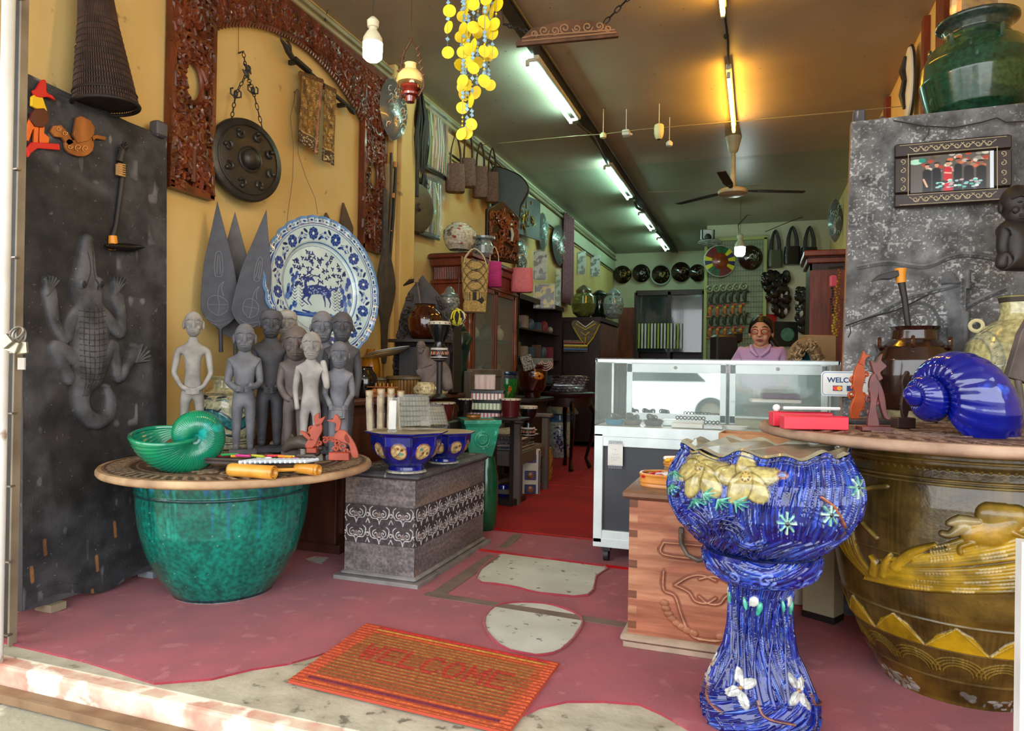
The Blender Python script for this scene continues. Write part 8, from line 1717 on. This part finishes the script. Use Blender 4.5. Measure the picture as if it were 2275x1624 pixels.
# black bags, wrapped goods, tall cabinet and frames on the right
for k,(x,y,w_,h_,hh,c) in enumerate(((1722,556,32,38,44,'#4c5444'),(1760,548,36,40,44,'#1c1a1c'),(1798,550,36,44,46,'#161416'))): fr = Fr(x,y,dY(x,12.7));bag(('grey green tote bag, leftmost','black tote bag, middle','black tote bag, rightmost')[k]+' of the three hanging at the back right',fr,w_*fr.k,h_*fr.k,.12,mat('tote_'+c[1:],c,rough=.35,coat=.2),hh*fr.k,M_dark,taper=.9,hr=.02)
cbx = cab('tall reddish cabinet on the right behind the counter','tall_cabinet',ony(1795,700,7.9).x,1.07,7.7,8.3,2.3,(),0,5)
b = MB();w_ = 1.07-ony(1795,700,7.9).x;b.box((0,-.31,1.1),(w_,.02,2.1));b.bbox((0,0,2.32),(w_+.12,.72,.06),.01);b.bbox((0,0,2.25),(w_+.06,.66,.06),.01);b.bbox((0,-.33,1.0),(w_*.34,.03,1.7),.01);b.build('door',M_cab,cbx,smooth=False)
for k,(x,y,w_,h_,d,c,c2,nm,lab) in enumerate(((1730,668,44,60,9.6,'#241a1a','#b8a8a0','dark_carvings','cluster of dark wrapped carvings below the tote bags'),(1785,690,26,90,8.9,'#2a2624','#c0b8ac','dark_carvings','wrapped black and white carvings beside the tall reddish cabinet'),(1722,625,50,34,9.9,'#141214','#3c3430','black_pouches','heap of black leather pouches under the tote bags'),(1706,727,36,58,6.2,'#b0101c','#98101a','red_panel','plain red panel behind the seated woman'))):
    fr = Fr(x,y,dY(x,12.66));b = MB();rg = random.Random(k)
    if nm == 'red_panel': b.bbox((0,0,0),(w_*fr.k,.03,h_*fr.k),.004);simple('lacquer_board',lab,'board',b,mat('red_lacquer',c,c2,3,.4),fr.O,_y)
    else:
        for j in range(40): x_,z_ = rg.uniform(-.5,.5)*w_*fr.k,rg.uniform(-.5,.5)*h_*fr.k;b.m(j % 4 == 0);b.ball((x_,rg.uniform(-.05,.05),z_),(.07,.05,.08) if j % 4 else (.03,.07,.06),8,6)
        simple(nm,lab,'carvings',b,[mat('lump_'+c[1:],c,rough=.2,coat=.4),mat('lump_'+c2[1:],c2,rough=.3)],fr.O,_y)
fr = Fr(1746,742,dY(1746,12.74));t = fr.thing('framed_plate','black framed picture with a green round plate behind the woman','picture');b = MB();b.bbox((0,0,0),(.40,.03,.42),.004);b.build('frame',M_dark,t);b = MB();b.at((.02,-.018,-.01),(R(90),0,0));b.lathe([(.115,-.002),(.115,.002),(.06,.006),(0,.005)],28);b.build('plate',mat('verdigris_plate','#4c7c6c','#6c9c88',14,.4),t)
fr = Fr(1788,812,4.75);t = fr.thing('shell_mirror','arched mirror with a shell encrusted frame standing behind the counter','mirror');b = MB();rg = random.Random(7)
P = [fr(1788+28*math.cos(a),812-(46*math.sin(a) if a > 0 else 0),0) for a in [R(-20)+k*R(220)/40 for k in range(41)]]
b.tube(P,.045,8);b.build('frame',mat('tan_frame','#8a7458',rough=.7),t);b = MB()
for k in range(150): p = rg.choice(P)+Vector((rg.uniform(-.035,.035),-.04+rg.uniform(-.01,.01),rg.uniform(-.035,.035)));a = rg.uniform(0,3.1);b.m(k % 2);b.tube([p-Vector((.014*math.cos(a),0,.014*math.sin(a))),p,p+Vector((.014*math.cos(a),0,.014*math.sin(a)))],[.002,.008,.003],5)
o = b.build('shells',[mat('shell_tan','#b8a078',rough=.4),mat('shell_brown','#7c6248',rough=.4)],t);o['kind'] = 'stuff'
b = MB();b.prism([(24*fr.k*math.cos(a),.0+38*fr.k*max(0,math.sin(a))-(.2 if math.sin(a) < 0 else 0)) for a in [k*R(15) for k in range(13)]]+[(-24*fr.k,-.2),(24*fr.k,-.2)],.01,(0,.01,0));b.build('mirror',mat('dark_teal_mirror','#123c48',rough=.1,coat=.6),t)
fr = Fr(1815,790,5.2);b = MB();b.bbox((0,0,0),(.22,.14,.30),.006);simple('card_box','pale brown card box behind the shell mirror','box',b,mat('pale_card','#a8906c',rough=.8),fr.O,_y);b = MB();b.box((0,0,0),(.8,.7,fr.O.z-.152));simple('back_desk','dark desk behind the woman carrying box and mirror','desk',b,M_blackwood,(.67,5.42,(fr.O.z-.152)/2),smooth=False)
fr = Fr(1608,775,6.0);b = MB();b.bbox((0,0,0),(.19,.16,.24),.02);b.bbox((.1,0,.10),(.10,.1,.10),.02);simple('black_bag','black box shaped bag left of the woman','bag',b,M_bagb,fr.O,_y+.1);b = MB();b.bbox((0,0,0),(.5,.3,fr.O.z-.122),.01);simple('grey_desk','dark side desk under the black box shaped bag','desk',b,M_blackwood,(fr.O.x,fr.O.y,fr.O.z/2-.061))
# right wall: battens, oval plate, frames, wrapped shield, necklaces
for k,(xa,w_) in enumerate(((1972,.16),(2056,.10),(2094,.22),(2128,.12))):
    P = onx(xa,150,XR-.02);b = MB();b.box((0,0,0),(.04,w_,1.9));struct('trim_5',b,M_cab if k != 3 else M_white,loc=(XR-.02,P.y,2.72),smooth=False)
P = onx(2022,183,XR-.05);b = MB();b.at((0,0,0),(0,R(-90),0),(1,.62,1));b.lathe([(.28,-.01),(.265,.02),(.16,.03),(0,.032)],36);t = thing('oval_plaque','white oval plaque with black brush figure high on the right wall','plaque',P);b.build('plate',M_white,t);b = MB();b.tube([(-.04,-.02,.2),(-.045,.03,.1),(-.045,-.04,0),(-.045,.04,-.08),(-.04,0,-.2)],[.01,.03,.02,.028,.01],6);b.build('figure',M_dark,t);b = MB();b.ring((0,0,0),.277,.010,36,6,'x',sx=.62);b.build('rim',M_dark,t)
for nm,lab,px,py,d,c in (('wrapped_shield','wrapped black shield hanging at the top right of the tall cabinet',1856,490,9.0,0),): fr = Fr(px,py,dX(px,1.06));shield(lab,fr,.20,.62,['#b8d8cc','#5c8c80'],12,rz=-.4)
fr = Fr(1858,640,5.2);t = fr.thing('necklace_rack','strings of dark, gold and pink necklaces hanging beside the grey slab','necklaces')
for px,y0_,y1_,c,nm in ((1848,640,700,'#24242c','dark_beads'),(1857,620,760,'#a8842c','gold_beads'),(1863,600,740,'#8a5c2c','brown_beads'),(1852,700,770,'#a8a034','green_beads')):
    b = MB();[b.ball(tuple(fr(px+2*math.sin(k),y,-.01*(k % 2))),.010,8,6) for k,y in enumerate(range(y0_,y1_,6))];b.build(nm,mat(nm,c,rough=.35),t)
b = MB();b.bbox(tuple(fr(1851,625)),(.05,.03,.09),.01);b.build('pink_tag',mat('pink_tag','#d8607c',rough=.4),t);b = MB();b.tube([fr(1840,596),fr(1872,592)],.006,6);b.build('rod',M_dark,t)
# ================================================================== things on the right tabletop
fr = Fr(2028,930,3.08,RZ);cvj = Canvas(1.1,.5,200,100,'#2e120c',True);cvj.noise(.3,20,8,3);cvj.band(0,.055,'#a89c78')
t = vase('big dark brown lugged jar holding an adze on the right tabletop',2030,925,2.88,166,[(.72,0),(.80,.2),(.93,.7),(1,1.2),(.97,1.6),(.82,1.95),(.58,2.15),(.54,2.4),(.60,2.5)],M_paint,RZ,'jar','jar',cvj);O = t.location.copy()
for k in range(5): a = k*1.256+.9;b = MB();b.ring((.132*math.cos(a),.132*math.sin(a),.316),.022,.008,12,6,'x');b.build('lug',mat('brown_lug','#3a1a10',rough=.2,coat=.5),t)
fr = Fr(2012,725,2.88);t = thing('adze','dark bladed adze with orange binding standing in the big brown jar','adze',fr.O,_y);b = MB();b.tube([fr(2026,760),fr(2016,715),fr(2010,670),fr(2000,620)],[.010,.012,.012,.015],10);b.build('shaft',M_blackwood,t);b = MB();b.tube([fr(2001,628),fr(1999,612),fr(1999,597)],[.018,.020,.024],10);b.build('orange_binding',MATS['orange_lashing'],t);b = MB();b.prism(fr.p2([(1934,628),(1950,612),(1975,604),(1996,600),(1997,612),(1975,622),(1955,622)]),.03);b.build('blade',mat('grey_iron','#34363a',rough=.4),t,bevel=.004)
cvd = Canvas(1.3,.6,320,190,'#c4bb84',True);cvd.noise(.06,14,6,2);gr = '#4c5658';A_ = [(.775+.13*math.cos(a),.27+.12*math.sin(a)) for a in [R(130-k*15) for k in range(19)]];A_ = smoothp(A_,2)
cvd.stroke(A_,[.04,.055,.05,.02],'#8f9480',.003,soft=.1);cvd.stroke(A_,[.03,.045,.04,.012],'#b8b48c',.003)
for k,p in enumerate(A_[::2]): cvd.spiral(p[0],p[1],.009,.6,.003,gr,.002,a0=k)
for P in ([(.70,.38),(.73,.41),(.76,.42)],[(.76,.42),(.80,.44),(.83,.46)],[(.78,.40),(.82,.43)],[(.70,.36),(.72,.37)]): cvd.stroke(P,.006,gr,.002)
cvd.stroke([(.66,.31),(.70,.29),(.74,.26)],.006,gr,.002);cvd.blob(.62,.42,.02,.015,'#8a9084');cvd.blob(.755,.41,.006,None,'#2a2c2c',.003)
t = vase('cream olive glazed jar incised with a dragon at the right edge',2262,940,2.76,222,[(.62,0),(.80,.2),(.98,.85),(1,1.15),(.9,1.6),(.6,1.95),(.36,2.08),(.33,2.2),(.33,2.5),(.40,2.55)],M_paint,RZ,'jar','jar',cvd);b = MB();b.ring((-.14,-.03,.39),.022,.008,14,6,'y');b.build('handle',M_cream,t)
fr = Fr(2262,606,2.76);t = fr.thing('seated_figure','dark carved seated figure behind the cream dragon jar','statue');J = [fr(*p) for p in ((2258,600),(2258,570),(2258,530),(2258,505),(2260,480),(2232,515),(2226,560),(2240,575),(2284,515),(2290,560),(2276,575),(2240,590),(2226,560),(2226,600),(2278,590),(2290,560),(2288,600))]
skin('body',J,[(0,1),(1,2),(2,3),(3,4),(3,5),(5,6),(6,7),(3,8),(8,9),(9,10),(0,11),(11,12),(12,13),(0,14),(14,15),(15,16)],[.05,.055,.06,.045,.035,.032,.024,.02,.032,.024,.02,.035,.03,.025,.035,.03,.025],mat('dark_umber_wood','#2c2422','#1c1716',12,.5),t);b = MB();head_mb(b,tuple(fr(2256,462)),.95);b.build('head',MATS['dark_umber_wood'],t)
p = atd(2150,903,2.20);p.z = RZ+.125;shell('glossy cobalt blue snail shell planter lying on the right tabletop',p+Vector((.02,.06,0)),face(p)+R(-52),R(0),.10,3.2,R(-50),M_bshell,ax=1.05,grow=.24,tubek=.86,flare=.05,ribh=.012,rib=26)
def sq(lab,px,py,d,s,m,name='red_box',rz=0): O = atd(px,py,d);b = MB();b.bbox((0,0,s[2]/2),s,.003);return simple(name,lab,'box',b,m,(O.x,O.y,RZ+.002 if len(s) < 4 else s[3]),_y+rz)
M_rb = mat('bright_red_card','#d8283c','#c02034',6,.4);sq('front bright red flat box near the left edge of the right tabletop',1808,946,2.30,(.205,.05,.045),M_rb,rz=R(-4));sq('rear bright red flat box under the white ribbed comb',1778,930,2.44,(.20,.06,.05),M_rb,rz=R(-4))
O = atd(1798,912,2.42);t = thing('ribbed_comb','white ribbed bamboo instrument lying on the red boxes','instrument',(O.x,O.y,RZ+.065),_y);b = MB();b.bbox((0,0,0),(.19,.045,.008),.002);b.build('plate',mat('grey_plate','#8f9490',rough=.4),t);b = MB();b.tube([(-.10+.012*k,-.026-.004*(k % 2),.002) for k in range(17)],.006,6);b.ball((-.11,.01,.0),.013);b.build('edge_beads',M_white,t)
b = MB();b.bbox((0,0,.008),(.22,.12,.014),.002);simple('dark_board','thin dark board under the foot of the big brown jar','board',b,M_slate,(lambda p: (p.x,p.y,RZ+.002))(atd(1940,915,2.62)),_y+.1)
fr = Fr(1908,905,2.68,RZ+.0);fr.cy = 912;hornbill('tall orange openwork hornbill standing by the WELCOME sign',fr,M_rcarv2,[(1893,905),(1888,880),(1898,850),(1893,830),(1896,800),(1905,780),(1916,785),(1920,810),(1914,840),(1922,860),(1912,885),(1905,905)],[(1906,782),(1912,765),(1917,752),(1920,760),(1930,762),(1920,770),(1918,785)],None,
    [spir(x,yy,r,a=q) for x,yy,r,q in ((1896,815,10,1),(1912,815,10,2),(1902,835,12,3),(1918,850,9,0),(1892,850,9,2),(1900,870,11,4),(1916,875,9,1),(1924,805,7,2))],(1872,903,1908,914))
fr = Fr(1944,962,2.30,RZ+.0);hornbill('maroon and pink openwork hornbill in the middle of the right tabletop',fr,mat('maroon_carving','#6c3430','#4c2422',15,.4),[(1925,950),(1932,900),(1928,860),(1936,835),(1948,840),(1950,870),(1944,910),(1952,950),(1940,958)],[(1940,838),(1930,806),(1942,810),(1950,798),(1958,790),(1954,805),(1966,818),(1952,832),(1958,845),(1946,850)],[(1948,850),(1962,880),(1968,920),(1976,935),(1962,932),(1950,890)],
    [spir(x,yy,r,a=q) for x,yy,r,q in ((1936,870,9,1),(1930,890,8,2),(1944,900,9,3),(1932,920,8,0),(1946,925,7,1))],(1908,950,1972,962))
fr = Fr(2008,955,2.42,RZ+.0);hornbill('small dark openwork carving on a square block before the brown jar',fr,mat('dark_plum_carving','#3c2622','#2a1a18',15,.4),[(2004,930),(2000,900),(2004,870),(2000,850),(2008,832),(2016,845),(2012,870),(2022,890),(2018,910),(2012,932)],[(2008,835),(2012,826),(2018,832),(2014,842)],None,[spir(x,yy,6,a=x) for x,yy in ((2008,860),(2014,885),(2004,900),(2012,915))],(1986,930,2026,954))
fr = Fr(2262,770,2.5);b = MB();b.prism(fr.p2([(2234,838),(2248,790),(2262,740),(2290,690),(2300,860),(2262,845)]),.03);b.tube([fr(2262,840),fr(2275,930)],.012,8);simple('paddle','grey brown pointed wooden blade at the right edge above the blue shell','paddle',b,M_stat_brown,fr.O,_y,bevel=.003)
# green jar on a shelf behind the slab
b = MB();b.bbox((0,0,0),(.56,.48,2.325),.01);simple('tall_plain_cabinet','tall plain cabinet behind the grey slab that carries the green jar','cabinet',b,M_redwood,(1.0,4.01,1.1625))
cvg = Canvas(1.4,.6,240,120,'#1c4a34',True);cvg.noise(.35,26,5,3);cvg.noise(0,9,6,5,'#3c5c34',.66);cvg.band(.50,.6,'#3c4c44');cvg.noise(0,60,30,7,'#6c9080',.93)
t = vase('large dark green glazed storage jar on top of the grey slab, right',2168,262,3.47,222,[(.62,0),(.85,.35),(1,.95),(.97,1.3),(.80,1.62),(.62,1.76),(.55,1.9),(.60,2.02),(.72,2.1),(.72,2.16)],M_paint,2.328,'jar','jar',cvg)
for k in range(6): a = k*1.047;b = MB();b.ring((.2*math.cos(a),.2*math.sin(a),.40),.03,.010,14,6,'x');b.build('lug',mat('green_lug','#3c5444',rough=.25,coat=.4),t)
O = t.location+Vector((0,0,.53));t = thing('wrapped_pack','gold foil pack in plastic poking out of the large green jar','pack',O+Vector((0,0,.10)),_y);b = MB();b.bbox((0,0,0),(.18,.08,.2),.03);b.build('content',mat('gold_foil','#c89c1c','#7a4c10',30,.3,metal=.4),t);b = MB();b.bbox((0,0,0),(.24,.11,.24),.04);b.build('plastic_wrap',M_plas,t)
# ------------------------------------------------------------------ doormat
A,B,C,D = onz(640,1522),onz(1130,1640),onz(1243,1483),onz(815,1393);w_,h_ = (B-A).length,(D-A).length;t = thing('doormat','orange and tan woven WELCOME doormat at the threshold','mat',A)
cv = Canvas(w_,h_,520,330,'#b0521f');n_ = cv.noise(.16,120,90,2);cv.noise(.12,9,5,4);cv.poly([(w_*.07,h_*.14),(w_*.90,h_*.14),(w_*.93,h_*.84),(w_*.1,h_*.86)],'#94632a');[cv.band(h_*.10+k*.0125,h_*.10+k*.0125+.005,'#7c4a1e') for k in range(0,26)]
cv.poly([(0,0),(w_,0),(w_,h_*.13),(0,h_*.13)],'#c25a28');cv.band(h_*.07,h_*.11,'#6f2438');cv.band(h_*.86,h_*.93,'#c2551f');cv.band(h_*.90,h_*.93,'#c08a34');cv.band(h_*.95,h_,'#c2282c');cv.poly([(0,0),(w_*.06,0),(w_*.09,h_),(0,h_)],'#c4502a');cv.poly([(w_*.94,0),(w_,0),(w_,h_),(w_*.96,h_)],'#c8562c');cv.noise(.2,140,100,7)
LT = {'W': [[(0,1),(.25,0),(.5,.8),(.75,0),(1,1)]],'E': [[(1,1),(0,1),(0,0),(1,0)],[(0,.5),(.8,.5)]],'L': [[(0,1),(0,0),(1,0)]],'C': [[(1,.85),(.7,1),(.3,1),(0,.75),(0,.25),(.3,0),(.7,0),(1,.15)]],'O': [[(.3,1),(.7,1),(1,.7),(1,.3),(.7,0),(.3,0),(0,.3),(0,.7),(.3,1)]],'M': [[(0,0),(0,1),(.5,.3),(1,1),(1,0)]]}
for i,ch in enumerate('WELCOME'):
    for P in LT[ch]: cv.stroke([(w_*(.155+.105*i)+x*w_*.072,h_*.46+y*h_*.21) for x,y in P],.021,'#a5331e',.001,soft=.25)
P4 = [np.array(p) for p in (A,B,C,D)]
def f(U,V,Z): g_ = lambda i: (P4[0][i]*(1-U)+P4[1][i]*U)*(1-V)+(P4[3][i]*(1-U)+P4[2][i]*U)*V-P4[0][i];return g_(0),g_(1),.018+Z+.002*np.sin(V*150)
cv.mesh('pile',mat('woven_mat','#fff','#c8c8c8',80,.95,paint=True,bump=1,bscale=200),f,t);b = MB();b.prism([tuple((p-A)[:2]) for p in (A,B,C,D)],.010,(0,0,.012),'z');b.build('backing',mat('mat_edge','#a8402a',rough=.9),t)
# ================================================================== street behind the camera (seen in the mirror and glass)
M_road = mat('asphalt','#8c8c88','#7c7c78',6,.9);b = MB();b.box((0,-6.4,-.085),(40,6.0,.03));struct('road',b,M_road,smooth=False)
for k in range(16): b = MB();b.bbox((-12+k*1.6+.8,-9.6,-.02),(1.6,.2,.16),.01);struct('kerb',b,M_white if k % 2 else mat('kerb_black','#2c2c30',rough=.7))
t = thing('car','white parked car across the street','car',(-2.2,-7.4,-.07));b = MB();b.prism(smoothp([(-2.1,.25),(-2.1,.75),(-1.4,.9),(-.8,1.4),(.9,1.42),(1.5,.95),(2.1,.85),(2.15,.3)],3,True),1.7,(0,0,.0));b.build('body',mat('car_white','#e8ecee',rough=.2,coat=.6),t,bevel=.03)
b = MB();b.prism([(-1.2,.95),(-.7,1.33),(.8,1.35),(1.2,.97)],1.74,(0,0,0));b.build('window',mat('car_window','#20282c',rough=.1),t)
for x in (-1.3,1.3):
    for y in (-.8,.8): b = MB();b.tube([(x,y-.1,.32),(x,y+.1,.32)],.32,24);o = b.build('wheel',mat('tyre','#1c1c1e',rough=.7),t);b = MB();b.tube([(x,y-.11,.32),(x,y+.11,.32)],.2,16);b.build('hub',M_steel,o)
